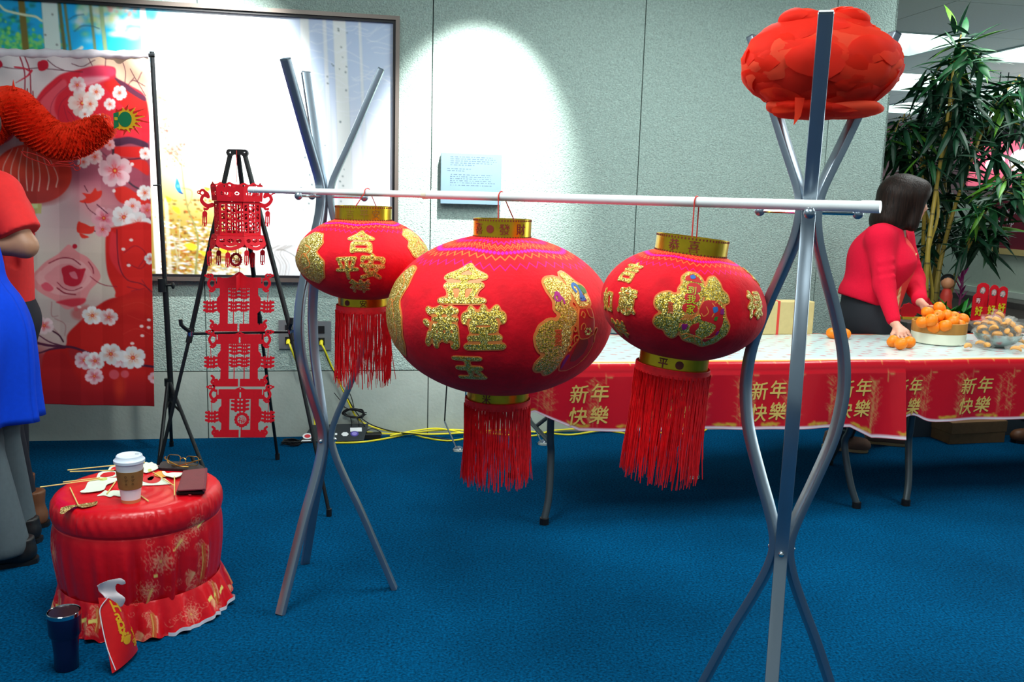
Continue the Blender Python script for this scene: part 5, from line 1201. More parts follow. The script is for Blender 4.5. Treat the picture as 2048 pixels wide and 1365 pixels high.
c.dot(mx_, my_, 52, ON, ry=58); c.dot(mx_, my_, 38, OFF, ry=44); glyph_on(c, '福', mx_, my_, 76, 84); c.line([(mx_, 1060), (mx_, 1120)], 7, ON, smooth=False); cut_from(c, c3, YL, 'medallion', hx)
m1 = MB(); m1.tube([tm + np.array([0, -.012, .010]), lc + np.array([.0, 0, zc(415)])], .0013, 6); m1.build('hanging_thread', M_CORD, hx)
m1 = MB(); m1.tube([lc + np.array([0, 0, zc(926)]), ony(*c4(596, 85), YL)], .0011, 6); m1.build('link_thread', M_CORD, hx)

# ================================================================== tissue pompom in the top of the right rack
pcn = ony(1642, 131, RC[1] + .02)
pom = empty('tissue_pompom', pcn, 'large orange-red tissue paper pompom wedged in the top of the right coat rack', 'pompom')
def tissue(name='orange_tissue', rgb=(250, 66, 40)):
    m = mat(name, rgb, .7, noise=.06, nscale=14, spec=.2)
    nt = m.node_tree; b = nt.nodes['Principled BSDF']; tr_ = nt.nodes.new('ShaderNodeBsdfTranslucent'); tr_.inputs[0].default_value = (*lin((255, 84, 44)), 1)
    mx = nt.nodes.new('ShaderNodeMixShader'); mx.inputs[0].default_value = .45; out = nt.nodes['Material Output']
    nt.links.new(b.outputs[0], mx.inputs[1]); nt.links.new(tr_.outputs[0], mx.inputs[2]); nt.links.new(mx.outputs[0], out.inputs[0]); return m
M_TIS = tissue(); M_TISV = [M_TIS, tissue('orange_tissue_deep', (236, 46, 24)), tissue('orange_tissue_light', (255, 88, 58)), tissue('orange_tissue_red', (244, 54, 36))]; rx, ry, rz_ = .188, .118, .113; R = random.Random(4)
def sheet(th, ph, size, scale, tilt, seed, name='tissue_sheet', cen=None, rr=None, wob=.04):
    rr = rr or (rx, ry, rz_); cen = pcn if cen is None else cen; n = 13; Rn = random.Random(seed); vs = []
    c_ = np.array([math.cos(ph) * math.cos(th), math.cos(ph) * math.sin(th), math.sin(ph)]); e1 = np.array([-math.sin(th), math.cos(th), 0]); e2 = np.cross(c_, e1); rot = Rn.uniform(0, 2 * PI)
    a1 = e1 * math.cos(rot) + e2 * math.sin(rot); a2 = np.cross(c_, a1); p1, p2, p3 = [Rn.uniform(0, 6) for _ in range(3)]; nr = 6; na = 22
    vs.append(c_ * scale)
    for i in range(1, nr + 1):
        for j in range(na):
            al = 2 * PI * j / na; f = i / nr; ang = size * f * (1 + .16 * math.sin(2 * al + p1) + .10 * math.sin(3 * al + p2))
            d = c_ * math.cos(ang) + (a1 * math.cos(al) + a2 * math.sin(al)) * math.sin(ang)
            s = scale * (1 + tilt * f * math.cos(al) + wob * f * f * math.sin(5 * al + p3) - .02 * f ** 4 + .008 * abs(math.sin(2.5 * al + p2)) * f); vs.append(d * s)
    vs = np.array(vs) * np.array(rr) + cen
    fs = [(0, 1 + (j + 1) % na, 1 + j) for j in range(na)] + [(1 + i * na + j, 1 + i * na + (j + 1) % na, 1 + (i + 1) * na + (j + 1) % na, 1 + (i + 1) * na + j) for i in range(nr - 1) for j in range(na)]
    fs = [f[::-1] for f in fs]
    mb = MB(); mb.add(vs, fs); o = mb.build(name, M_TISV[Rn.randrange(4)], pom, auto=0, fix=False); return o
golden = PI * (3 - math.sqrt(5))
m1 = MB(); m1.ball(pcn, 1.0, 28, 18, (rx * .955, ry * .955, rz_ * .955)); m1.build('core', M_TIS, pom)
for k in range(70):
    z = 1 - 2 * (k + .5) / 70; sheet(golden * k, math.asin(z) * .96, R.uniform(.38, .62), .965 + .045 * ((k * 29) % 70) / 70, R.choice([-1, 1]) * R.uniform(.03, .065), 100 + k, wob=.022)
for dx, dz, rr in ((-.056, .098, (.058, .045, .030)), (.048, .103, (.062, .045, .034)), (.012, .090, (.07, .05, .03))):
    for k in range(5): sheet(R.uniform(0, 6), R.uniform(-.5, 1.2), 1.25, R.uniform(.85, 1), .05, 300 + k + int(dx * 1000), cen=pcn + np.array([dx, -.01, dz]), rr=rr)
for dx, dz, rr in ((-.02, -.099, (.115, .07, .03)), (.035, -.097, (.12, .07, .03))):
    for k in range(4): sheet(R.uniform(0, 6), R.uniform(-.9, .2), 1.2, R.uniform(.9, 1), .06, 330 + k + int(dx * 1000), cen=pcn + np.array([dx, -.01, dz]), rr=rr)
for px, dx in ((1598, -1), (1636, 1)):
    q = ony(px, 222, RC[1] - .06); m1 = MB(); m1.add([q + np.array([-.012, 0, .03]), q + np.array([.012, .004, .03]), q + np.array([.008 + dx * .004, -.004, -.012]), q + np.array([dx * .012, -.006, -.034]), q + np.array([-.006 + dx * .004, -.002, -.008])], [(0, 1, 2, 3, 4)]); m1.build('tie_end', M_TIS, pom, fix=False)
# ================================================================== round low table with red cloth, things on it and beside it
SX, SY, SR, SZ = -1.27, 2.95, .270, .432
stl = empty('round_side_table', (SX, SY, 0), 'low round table under a red plastic cloth with gold dragon print and ruffled hem', 'side table')
def paint_cloth():
    c = Canvas(-870, -300, 870, 520, 1.0, (206, 12, 26)); R = np.random.default_rng(8)
    G = (226, 150, 116); GG = (230, 206, 110)
    def mum(x, y, r, n=11, op=.8):
        for ring, (rr, k) in enumerate(((1, n), (.66, n - 2), (.36, n - 4))):
            for i in range(k):
                a = 2 * PI * i / k + ring * .4; d = np.array([math.cos(a), math.sin(a)]); q = np.array([-d[1], d[0]]); o = np.array([x, y])
                for m_ in (1.0, .72): c.line([o + d * r * rr * .3, o + d * r * rr * .75 * m_ + q * r * rr * .24 * m_, o + d * r * rr * m_, o + d * r * rr * .75 * m_ - q * r * rr * .24 * m_, o + d * r * rr * .3], 1.5, G, op=op)
        c.dot(x, y, r * .1, GG, op=.8)
    def scroll(x, y, r, s=1, op=.75): c.line([(x + s * r * math.cos(t) * (1 - t / 9), y + r * math.sin(t) * (1 - t / 9)) for t in np.linspace(0, 7, 16)], 1.5, G, op=op)
    def dragon(x, y, k=1.0):
        for i in range(26):
            t = i / 25; bx, by = x + 26 * k * math.sin(t * 5), y + (t - .5) * 170 * k
            for j in range(4): a = R.uniform(-.9, .9) + PI * (j % 2); c.line([(bx, by), (bx + 16 * k * math.cos(a), by + 9 * k * math.sin(a) - 4), (bx + 26 * k * math.cos(a), by + 14 * k * math.sin(a) + 6)], 1.6, G, op=.7)
        for i in range(18): a = PI * (.75 + i / 30); c.line([(x - 16 * k, y + 20 * k), (x - 16 * k + 44 * k * math.cos(a), y + 20 * k - 44 * k * math.sin(a) + 8)], 2, (226, 170, 120), op=.8)
        for i in range(9): c.line([(x - 20 * k + 7 * i * k, y + 66 * k + 8 * math.sin(i)), (x - 14 * k + 7 * i * k, y + 88 * k)], 2.2, G, op=.8)
        c.line([(x + 24 * k, y - 70 * k), (x + 30 * k, y), (x + 26 * k, y + 60 * k)], 14, (196, 92, 40), op=.8); c.line([(x + 20 * k, y - 70 * k), (x + 26 * k, y), (x + 22 * k, y + 60 * k)], 2, GG); c.dot(x - 6 * k, y + 14 * k, 11, (190, 20, 20)); c.line([(x + 44 * k, y - 60 * k), (x + 48 * k, y - 20), (x + 42 * k, y + 20)], 4, G)
    for base in (-620, -160 - 260, 0, 420):
        mum(60 + base, 160, 52); mum(128 + base, 110, 34, 9); mum(18 + base, 250, 40, 9); mum(-26 + base, 318, 30, 9); mum(190 + base, 70, 40, 9)
        for i in range(16): scroll(R.normal(70 + base, 60), R.uniform(80, 340), R.uniform(8, 18), R.choice([-1, 1]))
        dragon(196 + base, 215, .95); c.line([(100 + base, 130), (118 + base, 118), (132 + base, 104)], 8, GG, op=.8); c.line([(12 + base, 300), (20 + base, 276), (30 + base, 250)], 8, GG, op=.75); c.dot(42 + base, 206, 7, GG); c.line([(200 + base, 80), (225 + base, 66)], 8, GG)
        mum(150 + base, 420, 42); dragon(10 + base, 430, .62); dragon(260 + base, 400, .6)
        for i in range(14): scroll(R.uniform(-70, 290) + base, R.uniform(360, 470), R.uniform(9, 20), R.choice([-1, 1]))
        for x in (214, 250, 292): c.poly([(x + base, 400), (x + 26 + base, 392), (x + 28 + base, 406), (x + 2 + base, 414)], (230, 210, 110), smooth=False)
    c.poly([(-330, 0), (-40, 0), (-40, 335), (-330, 335)], (212, 12, 28), soft=14, smooth=False)
    return c
cc = paint_cloth()
prof = [(0, .432), (.10, .4322), (.19, .4318), (.235, .430), (.255, .424), (.267, .412), (.273, .394), (.275, .372), (.272, .352), (.268, .344), (.266, .339), (.268, .332), (.272, .30), (.272, .25), (.268, .20), (.263, .16), (.258, .125), (.256, .112)]
pr = smooth_path([(r, z, 0) for r, z in prof], 9)[:, :2]
nth = 801; TH = np.linspace(-PI, PI, nth)[None, :]; thc = math.atan2(-SY, -SX)
rr_ = pr[:, 0:1]; zz_ = pr[:, 1:2]; low = np.clip((.34 - zz_) / .10, 0, 1)
pl_ = .007 * low * (np.sin(TH * 23) + .6 * np.sin(TH * 37 + 1.2)) * (.6 + .4 * np.sin(TH * 3 + 1)) + .0012 * (np.sin(TH * 44 + zz_ * 60 + 3 * np.sin(TH * 3)) + np.sin(TH * 83 - zz_ * 50 + 2 * np.sin(TH * 7)) * np.sin(TH * 11)) * (.3 + .7 * np.sin(TH * 4 + 1) ** 2) * np.clip((.43 - zz_) / .02, 0, 1) * np.clip((zz_ - .33) / .05, 0, 1)
rad_ = rr_ + pl_ * (rr_ > .2); zq = zz_ + .0011 * np.sin(TH * 8 + rr_ * 70) * (rr_ < .25) * np.sin(rr_ * 60)
P = np.stack([SX + rad_ * np.cos(TH + thc), SY + rad_ * np.sin(TH + thc), zq + 0 * TH], -1)
s_len = np.concatenate([[0], np.cumsum(np.hypot(*np.diff(pr, axis=0).T))]); arc0 = s_len[np.argmin(np.abs(pr[:, 1] - .41))]
DX = TH * 275 + 0 * rr_; DY = (s_len - arc0)[:, None] * 1000 + 0 * TH
colr = cc.sample(DX, DY)
mk = np.clip((rr_ - .2) / .06, 0, 1)[..., None] * np.ones_like(colr); colr = np.array([212, 14, 30.]) * (1 - mk) + colr * mk
M_CLOTH = mat('red_plastic_cloth', attr='print', rough=.32, noise=.05, nscale=18, spec=.5, bump=.1, bscale=45)
grid_mesh('tablecloth', P, colr, M_CLOTH, stl)
zr_ = np.linspace(0, 1, 40)[:, None]; ruf = np.sin(TH * 17 + .8 * np.sin(TH * 3)); ruf2 = np.sin(TH * 41 + 2)
rad2 = .257 + (.024 + .010 * ruf + .005 * ruf2) * zr_ ** .8 + .004 + .016 * zr_ * np.clip(np.cos(TH - .9), 0, 1); z2 = .122 - .116 * zr_ + .010 * ruf * zr_ + .006 * np.clip(np.sin(TH - .5), 0, 1) * zr_
P2 = np.stack([SX + rad2 * np.cos(TH + thc), SY + rad2 * np.sin(TH + thc), np.maximum(z2, .003)], -1)
grid_mesh('ruffle', P2, cc.sample(TH * 275 + 0 * zr_, 340 + zr_ * 130), M_CLOTH, stl)
sel = (TH[0] > .25) & (TH[0] < 1.35); Ph = np.stack([P2[-1][sel] * [1, 1, 1] + [0, 0, .012], P2[-1][sel] + [0, 0, -.001]]); Ph[:, :, 0] += .004 * np.cos(TH[0][sel] + thc); Ph[:, :, 1] += .004 * np.sin(TH[0][sel] + thc); Ph[1, :, 2] = np.maximum(Ph[1, :, 2], .001)
grid_mesh('white_hem', Ph, None, mat('white_plastic_film', (226, 222, 232), .5), stl)
m1 = MB(); m1.lathe([(.0, .0), (.22, .0), (.235, .10), (.235, .40), (.0, .40)], 24, (SX, SY, .003)); m1.build('body', mat('stool_board', (120, 30, 30), .8), stl)

ZT = SZ + .0012
def flat(poly, z, name, m, parent=None, th=.0012, smooth=True, n=60, soft=.7):
    """cut card lying flat, outline given by photograph pixels on the table top"""
    Q = [tuple(onz(x, y, z)[:2]) for x, y in poly]
    if smooth: Q = [tuple(v) for v in smooth_path([np.array(q) for q in Q + [Q[0], Q[1]]], 4)[2:-2]]
    al = np.array(Q); box = (al[:, 0].min() - .004, al[:, 1].min() - .004, al[:, 0].max() + .004, al[:, 1].max() + .004)
    return slab(blur(poly_mask(Q, n, 0, box), soft), box, .5, lambda x, y, d: (x, y, z + d), th).build(name, m, parent, smooth=False)
M_STICK = mat('bamboo_stick', (222, 196, 116), .6, noise=.1, nscale=40); M_CARD = mat('white_card', (216, 226, 206), .7); M_GLD = glitter('gold_glitter_card', (176, 126, 44), (110, 66, 16))
def stick(a, b, z, parent, r=.0021):
    m1 = MB(); m1.tube([onz(*a, z + r), onz(*b, z + r + .001)], r, 8); return m1.build('stick', M_STICK, parent)
def prop(label, cut, st_, col, dz=0.0, rest=(), smooth=True):
    x = np.mean([q[0] for q in cut]); y = np.mean([q[1] for q in cut]); o = empty('photo_prop', onz(x, y, ZT), label, 'photo prop', 'photo props on sticks on the round table')
    flat(cut, ZT + dz, 'cutout', col, o, smooth=smooth)
    for nm, P, m_ in rest: flat(P, ZT + dz + .0013, nm, m_, o)
    if st_: stick(*st_, ZT + dz + .0014, o)
    return o
prop('gold glitter moustache on a stick at the front left of the red table top', [(120, 1026), (123, 1017), (140, 1012), (152, 1011), (158, 1010), (170, 1008), (185, 1006), (194, 1003), (193, 1010), (180, 1014), (165, 1016), (152, 1014), (138, 1021), (124, 1030)], ((140, 976), (157, 1012)), M_GLD, .001)
prop('white leaf shaped card on a long stick left of the coffee cup', [(160, 985), (170, 978), (176, 966), (190, 960), (215, 957), (234, 957), (231, 964), (214, 970), (208, 980), (190, 984), (172, 986)], ((80, 975), (205, 958)), M_CARD, .0045, [('green_glue', [(198, 958), (212, 956), (214, 960), (202, 962)], mat('pale_green_glue', (190, 200, 110), .5))])
prop('small white lips shaped card just in front left of the coffee cup', [(194, 993), (205, 986), (210, 982), (218, 984), (228, 982), (250, 984), (252, 991), (240, 994), (228, 992), (220, 995), (208, 992)], ((231, 964), (214, 988)), M_CARD, .001)
prop('white spectacles ring card behind the coffee cup', [(193, 956), (198, 947), (214, 942), (232, 942), (236, 946), (234, 953), (214, 957), (200, 958)], ((126, 965), (200, 956)), M_CARD, .001, [('lens', [(200, 954), (206, 948), (220, 945), (230, 946), (228, 951), (214, 955)], M_REDP)])
prop('white round card half hidden by the cup with its stick reaching far left', [(216, 943), (220, 935), (232, 931), (244, 934), (240, 942), (228, 944)], ((140, 944), (228, 941)), M_CARD, .001, [('lens', [(221, 941), (224, 937), (232, 934), (238, 937), (232, 941)], M_REDP)])
prop('white scalloped fan card right behind the coffee cup', [(283, 944), (286, 930), (292, 925), (298, 927), (303, 925), (308, 928), (312, 929), (315, 933), (319, 935), (312, 940), (302, 944), (292, 947)], ((135, 941), (290, 925)), M_CARD, .0042, [('green_glue', [(296, 940), (302, 939), (303, 943), (297, 944)], mat('pale_green_glue', (190, 200, 110), .5))], smooth=False)
prop('white square card with a red mouth print right of the coffee cup', [(284, 972), (284, 960), (300, 956), (330, 958), (344, 969), (318, 971)], None, M_CARD, .001, [('red_mouth', [(284, 962), (288, 954), (300, 951), (316, 953), (322, 959), (314, 966), (298, 967)], mat('lip_red', (196, 40, 44), .5)), ('white_teeth', [(295, 958), (302, 954), (308, 955), (304, 961), (297, 962)], M_CARD)], smooth=False)
prop('orange and gold card under a slanting stick near the black pouch', [(308, 951), (314, 945), (326, 944), (338, 949), (332, 954), (318, 955)], ((306, 945), (348, 972)), mat('orange_card', (226, 150, 60), .6), .0055)
prop('white little moustache card on an upright stick beside the maroon wallet', [(324, 944), (330, 944), (334, 948), (344, 946), (356, 946), (366, 947), (360, 953), (348, 956), (338, 954), (328, 951)], ((349, 954), (349, 991)), M_CARD, .0075)
o = empty('loose_stick', onz(290, 998, ZT), 'short loose bamboo stick poking out right of the coffee cup base', 'stick'); stick((276, 988), (297, 1003), ZT, o)
# coffee cup
cp = onz(262, 1003, SZ); cup = empty('coffee_cup', cp, 'white paper coffee cup with brown sleeve and white lid on the red table', 'coffee cup')
M_CUP = mat('white_paper_cup', (232, 232, 236), .45); M_LID = mat('white_lid', (214, 224, 236), .35); M_SLV = mat('cardboard_sleeve', (142, 102, 52), .8, noise=.08, nscale=60)
R0, R1, HC = .0285, .0435, .138
rat = lambda z: R0 + (R1 - R0) * z / HC
m1 = MB(); m1.lathe([(R0 - .001, .001), (R0 + .001, 0), (rat(.01), .01), (R1, HC), (R1 - .002, HC), (R0 - .002, .006)], 40, cp); m1.build('cup', M_CUP, cup)
m1 = MB(); m1.lathe([(R0 + .0012, .0), (rat(.011) + .0006, .011)], 40, cp); m1.build('printed_base', mat('tan_print', (206, 130, 84), .5), cup)
m1 = MB(); m1.lathe([(rat(.048) + .0008, .048), (rat(.048) + .0022, .048), (rat(.108) + .0022, .108), (rat(.108) + .0008, .108)], 40, cp); slv = m1.build('sleeve', M_SLV, cup)
thf = math.atan2(-cp[1], -cp[0])
for k, ch in enumerate('8RE'):
    pass
for col_, word in ((-.30, 'obe'), (.22, 'obe')):
    for k, ch in enumerate(word):
        g, bx = glyph_mask(ch, 40); z0 = .094 - .013 * k; sz = .016
        fn = lambda x, y, d, col_=col_, z0=z0, sz=sz: (cp[0] + (rat(z0) + .0024 + d) * math.cos(thf + col_ + (y - .3) * sz / R1), cp[1] + (rat(z0) + .0024 + d) * math.sin(thf + col_ + (y - .3) * sz / R1), cp[2] + z0 - (x - .3) * sz)
        slab(blur(g, .9), bx, .34, fn, .0003).build('sleeve_letter', mat('sleeve_ink', (96, 62, 24), .7), slv, smooth=False)
m1 = MB(); m1.lathe([(R1 - .001, HC - .004), (R1 + .0042, HC - .004), (R1 + .0045, HC + .004), (R1 + .001, HC + .007), (R1 - .002, HC + .010), (R1 - .004, HC + .018), (R1 - .007, HC + .020), (R1 - .009, HC + .0165), (.001, HC + .0155)], 40, cp); lid = m1.build('lid', M_LID, cup)
q = cp + np.array([.018, .018, HC + .0165]); m1 = MB(); m1.box(q, (.012, .004, .002)); m1.build('sip_hole', mat('lid_shadow_slot', (120, 130, 140), .6), lid, smooth=False)
# pouch, glasses, wallet, phone
pch = [(318, 940), (322, 930), (332, 927), (380, 929), (402, 935), (408, 942), (396, 946), (360, 943)]
o = empty('flat_pouch', onz(362, 937, ZT), 'flat black pouch lying at the back of the red table under the glasses', 'pouch'); flat(pch, ZT, 'body', mat('black_leather', (16, 18, 24), .5, bump=.1), o, th=.008)
gz_ = ZT + .0095; gl = empty('eyeglasses', onz(365, 930, gz_), 'gold framed eyeglasses folded on the black pouch', 'eyeglasses'); M_GOLDW = mat('gold_wire', (186, 136, 60), .3, metal=.9)
ga, gb = onz(330, 928, gz_), onz(400, 934, gz_); gx = (gb - ga); gw = np.linalg.norm(gx); gx /= gw; gy = np.array([-gx[1], gx[0], 0]); up_ = np.array([0, 0, 1.0]); tilt = (up_ * .93 + gy * .25)
for s in (0, 1):
    c0 = ga + gx * gw * (.24 + .52 * s) + tilt * .019
    P = [c0 + gx * x * 1.02 + tilt * y for x, y in rrect(.050, .034, .012, 6)]; rim = MB(); rim.tube(P + [P[0], P[1]], .0013, 6, caps=False); ro = rim.build('rim', M_GOLDW, gl)
    m1 = MB(); m1.add([c0 + gx * x * .98 + tilt * y * .97 for x, y in rrect(.050, .034, .012, 6)], [tuple(range(28))]); m1.build('lens', mat('clear_lens', (225, 235, 240), .03, trans=1.0, ior=1.05, spec=.3), ro, smooth=False)
    e = ga + gx * gw * (.0 if s == 0 else 1.0) + tilt * .026
    m1 = MB(); m1.tube(smooth_path([e, e - gy * .02 + gx * (.01 if s == 0 else -.01), e - gy * .028 + gx * (.07 if s == 0 else -.07) - tilt * .02, e - gy * .020 + gx * (.105 if s == 0 else -.1) - tilt * .024], 5), .0022, 6); m1.build('temple', M_GOLDW, gl)
m1 = MB(); bc_ = ga + gx * gw * .5 + tilt * .022; m1.tube(smooth_path([bc_ - gx * .012, bc_ + tilt * .006, bc_ + gx * .012], 4), .0014, 6); m1.build('bridge', M_GOLDW, gl)
def quad_box(px4, z0, th, name, m, parent, r=.006):
    Q = [onz(*q, z0)[:2] for q in px4]; c0 = np.mean(Q, axis=0); P = []
    for k in range(4):
        a, b, c1_ = Q[k - 1], Q[k], Q[(k + 1) % 4]; d0 = (a - b) / np.linalg.norm(a - b); d1 = (c1_ - b) / np.linalg.norm(c1_ - b)
        for t in np.linspace(0, 1, 5): P.append(b + d0 * r * (1 - t) ** 2 + d1 * r * t ** 2)
    m1 = MB(); m1.prism(P, th, lambda x, y, d: (x, y, z0 + d)); o = m1.build(name, m, parent, smooth=False); bv = o.modifiers.new('edge', 'BEVEL'); bv.width = .0018; bv.segments = 2; bv.limit_method = 'ANGLE'; return o
wq = [(352, 991), (366, 951), (414, 946), (409, 989)]
o = empty('smartphone', onz(382, 972, ZT), 'black smartphone under the maroon wallet on the red table', 'phone'); quad_box(wq, ZT, .010, 'case', M_BLK, o)
q = onz(380, 990, ZT + .005) + np.array([-.0, -.0005, 0]); m1 = MB(); m1.box(q, (.009, .002, .003)); m1.build('charging_port', M_CHROME, o, smooth=False)
o = empty('wallet', onz(382, 968, ZT + .011), 'maroon leather wallet lying on the black phone', 'wallet'); M_MAR = mat('maroon_leather', (104, 32, 44), .45, noise=.08, nscale=40, bump=.15, bscale=300)
wq2 = [(354, 984), (366, 944), (412, 939), (408, 981)]
quad_box(wq2, ZT + .011, .005, 'lower_flap', M_MAR, o); quad_box(wq2, ZT + .018, .005, 'upper_flap', M_MAR, o)
m1 = MB(); a_, b_ = onz(412, 939, ZT + .017), onz(408, 981, ZT + .017); m1.tube([a_, b_], .0055, 10); m1.build('spine', M_MAR, o)
# tumbler
tb = onz(134, 1336, 0); tb[2] = 0; tm_ = empty('travel_tumbler', tb, 'dark navy steel travel tumbler standing on the carpet before the red table', 'tumbler')
zt_ = float(ony(130, 1222, tb[1])[2]); M_NAVY = mat('navy_enamel', (10, 20, 62), .35, coat=.3)
m1 = MB(); m1.lathe([(.032, .001), (.034, .004), (.0345, zt_ * .35), (.0375, zt_ * .55), (.0455, zt_ * .62), (.047, zt_ * .93), (.044, zt_ * .935), (.031, .01)], 40, tb); m1.build('body', M_NAVY, tm_)
m1 = MB(); m1.lathe([(.0470, zt_ * .93), (.0473, zt_ * .99), (.0455, zt_), (.0445, zt_ * .99), (.0445, zt_ * .93)], 40, tb, closed=True); m1.build('steel_rim', M_CHROME, tm_)
m1 = MB(); m1.lathe([(.0446, zt_ * .985), (.042, zt_ * .985), (.040, zt_ * .955), (.001, zt_ * .955)], 40, tb); ld = m1.build('lid', mat('smoked_lid', (40, 30, 34), .25), tm_)
m1 = MB(); m1.box(tb + np.array([0, .01, zt_ * .96]), (.016, .022, .006)); m1.build('slide_tab', M_BLK, ld)
# red gift pouch leaning against the table
c_bl, c_br = onz(206, 1352, 0), onz(258, 1302, 0); c_bl[2] = c_br[2] = .001
lean = np.array([SX - c_bl[0], SY - c_bl[1], 0]); lean /= np.linalg.norm(lean)
def at_h(px, py, base, k): 
    """point above base, shifted back k metres, at the height of a pixel row"""
    p = base + lean * k; d = ray(px, py); t = ((p - EYEP) @ lean) / (d @ lean); return EYEP + d * t
c_tl, c_tr = at_h(178, 1200, c_bl, .06), at_h(221, 1208, c_bl, .085)
M_BAG = mat('red_satin', (206, 16, 20), .35, noise=.06, nscale=20, bump=.12, bscale=40); bag = empty('drawstring_bag', c_bl, 'red satin drawstring gift bag with yellow lettering leaning on the ruffled table', 'gift bag')
nrm = np.cross(c_br - c_bl, c_tl - c_bl); nrm /= np.linalg.norm(nrm); nrm = nrm if nrm @ (EYEP - c_bl) > 0 else -nrm
def bagpt(u, v, s):
    p = c_bl * (1 - u) * (1 - v) + c_br * u * (1 - v) + c_tr * u * v + c_tl * (1 - u) * v; k = (math.sin(PI * min(max(u, 0), 1)) * (math.sin(PI * min(1, .12 + v * .8)))) ** .6 if 0 < u < 1 else 0
    return p + nrm * s * .03 * k + nrm * .03
for_ = []
n = 15; vs = [bagpt(i / n, j / n, s) for s in (1, -.6) for j in range(n + 1) for i in range(n + 1)]; q = (n + 1) ** 2
m1 = MB(); m1.add(vs, [(s * q + j * (n + 1) + i, s * q + j * (n + 1) + i + 1, s * q + (j + 1) * (n + 1) + i + 1, s * q + (j + 1) * (n + 1) + i) for s in (0, 1) for j in range(n) for i in range(n)])
m1.build('bag', M_BAG, bag)
M_YEL2 = mat('yellow_ink', (216, 160, 20), .5)
def bag_glyph(ch, u, v, size, name='lettering'):
    g, bx = glyph_mask(ch, 40); slab(blur(g, .9), bx, .34, lambda x, y, d: tuple(bagpt(u + (x - .35) * size, v + (y - .3) * size * .52, 1) + nrm * (.0006 + d)), .0004).build(name, M_YEL2, bag, smooth=False)
for ch, v in (('H', .86), ('a', .72), ('p', .60), ('y', .48)): bag_glyph(ch, .42, v, .50)
bag_glyph('●', .42, .32, .34, 'paw_print')
for du, dv in ((-.12, .07), (-.03, .10), (.07, .09), (.14, .04)): bag_glyph('●', .44 + du, .325 + dv, .12, 'paw_print')
bag_glyph('✿', .84, .40, .40, 'flower_print'); bag_glyph('❀', .80, .22, .46, 'flower_print')
m1 = MB(); R = random.Random(9)
tp = (c_tl + c_tr) / 2 + nrm * .03; ex_ = (c_tr - c_tl) / np.linalg.norm(c_tr - c_tl)
w_pl = [(-.020, .0, 0), (-.030, .028, .01), (-.052, .030, .006), (-.030, .044, .0), (-.006, .060, .012), (.012, .066, .0), (.030, .052, .006), (.018, .046, .014), (.004, .048, .0), (.010, .028, .010), (.020, .0, .004), (.024, -.022, .008), (.002, -.024, .012)]
g = poly_mask([(x, z) for x, z, _ in w_pl], 70, 0, (-.07, -.04, .05, .08)); slab(blur(g, .8), (-.07, -.04, .05, .08), .5, lambda x, y, d: tuple(tp + ex_ * x + np.array([0, 0, y]) + nrm * (.012 * math.sin(x * 90) + .008 * math.cos(y * 110) + d + .012)), .0015).build('white_ruff', mat('white_tulle', (226, 214, 216), .6), bag)
m1 = MB(); m1.tube(smooth_path([tp - ex_ * .02 + nrm * .02, bagpt(-.03, .86, 0) + nrm * .004, bagpt(-.05, .72, 0), bagpt(-.01, .35, 0), bagpt(.05, .02, 0) + nrm * .008], 6), .0016, 6); m1.build('drawstring', mat('white_string', (226, 220, 226), .6), bag)
# ================================================================== long folding tables with printed cloths
TA = math.radians(12.57); TX = np.array([math.cos(TA), math.sin(TA), 0]); TY = np.array([-math.sin(TA), math.cos(TA), 0]); T0 = np.array([.05, 3.77, 0]); TD, TL, TH_ = .76, 1.83, .742
def tp_(s, t, z): return T0 + TX * s + TY * t + np.array([0, 0, z])
RTB = np.stack([TX, TY, [0, 0, 1]], 1)
M_TOPW = mat('table_plastic', (206, 208, 204), .6); M_LEG = mat('grey_leg_steel', (74, 84, 88), .4, metal=.6)
def folding_table(s0, label):
    o = empty('folding_table', tp_(s0 + TL / 2, TD / 2, 0), label, 'folding table', 'long folding tables')
    m1 = MB(); m1.box(tp_(s0 + TL / 2, TD / 2, TH_ - .025), (TL - .01, TD, .05), RTB); tpo = m1.build('tabletop', M_TOPW, o, smooth=False); bv = tpo.modifiers.new('edge', 'BEVEL'); bv.width = .01; bv.segments = 2
    for e, sg in ((.16, 1), (TL - .16, -1)):
        for t in (.10, TD - .10):
            m1 = MB(); m1.tube(smooth_path([tp_(s0 + e, t, TH_ - .05), tp_(s0 + e, t, .40), tp_(s0 + e + .012 * sg, t + (.02 if t < .3 else -.02), .30), tp_(s0 + e - .005 * sg, t + (-.03 if t < .3 else .03), .12), tp_(s0 + e - .03 * sg, t + (-.06 if t < .3 else .06), .02)], 6), .0165, 12); lg = m1.build('leg', M_LEG, o)
            q = tp_(s0 + e - .03 * sg, t + (-.06 if t < .3 else .06), 0); m1 = MB(); m1.lathe([(.021, .001), (.021, .03), (.018, .032)], 14, q); m1.build('rubber_foot', M_BLK, lg)
        m1 = MB(); m1.tube([tp_(s0 + e, .10, .36), tp_(s0 + e, TD - .10, .36)], .011, 8); m1.build('crossbar', M_LEG, o)
        m1 = MB(); m1.tube([tp_(s0 + e, TD / 2, .36), tp_(s0 + e + sg * .42, TD / 2, TH_ - .06)], .010, 8); m1.build('brace', M_LEG, o)
    return o
folding_table(0, 'left folding table under a red and white New Year cloth, by the middle lantern'); folding_table(TL + .012, 'right folding table carrying the tangerines and cookie bowl')
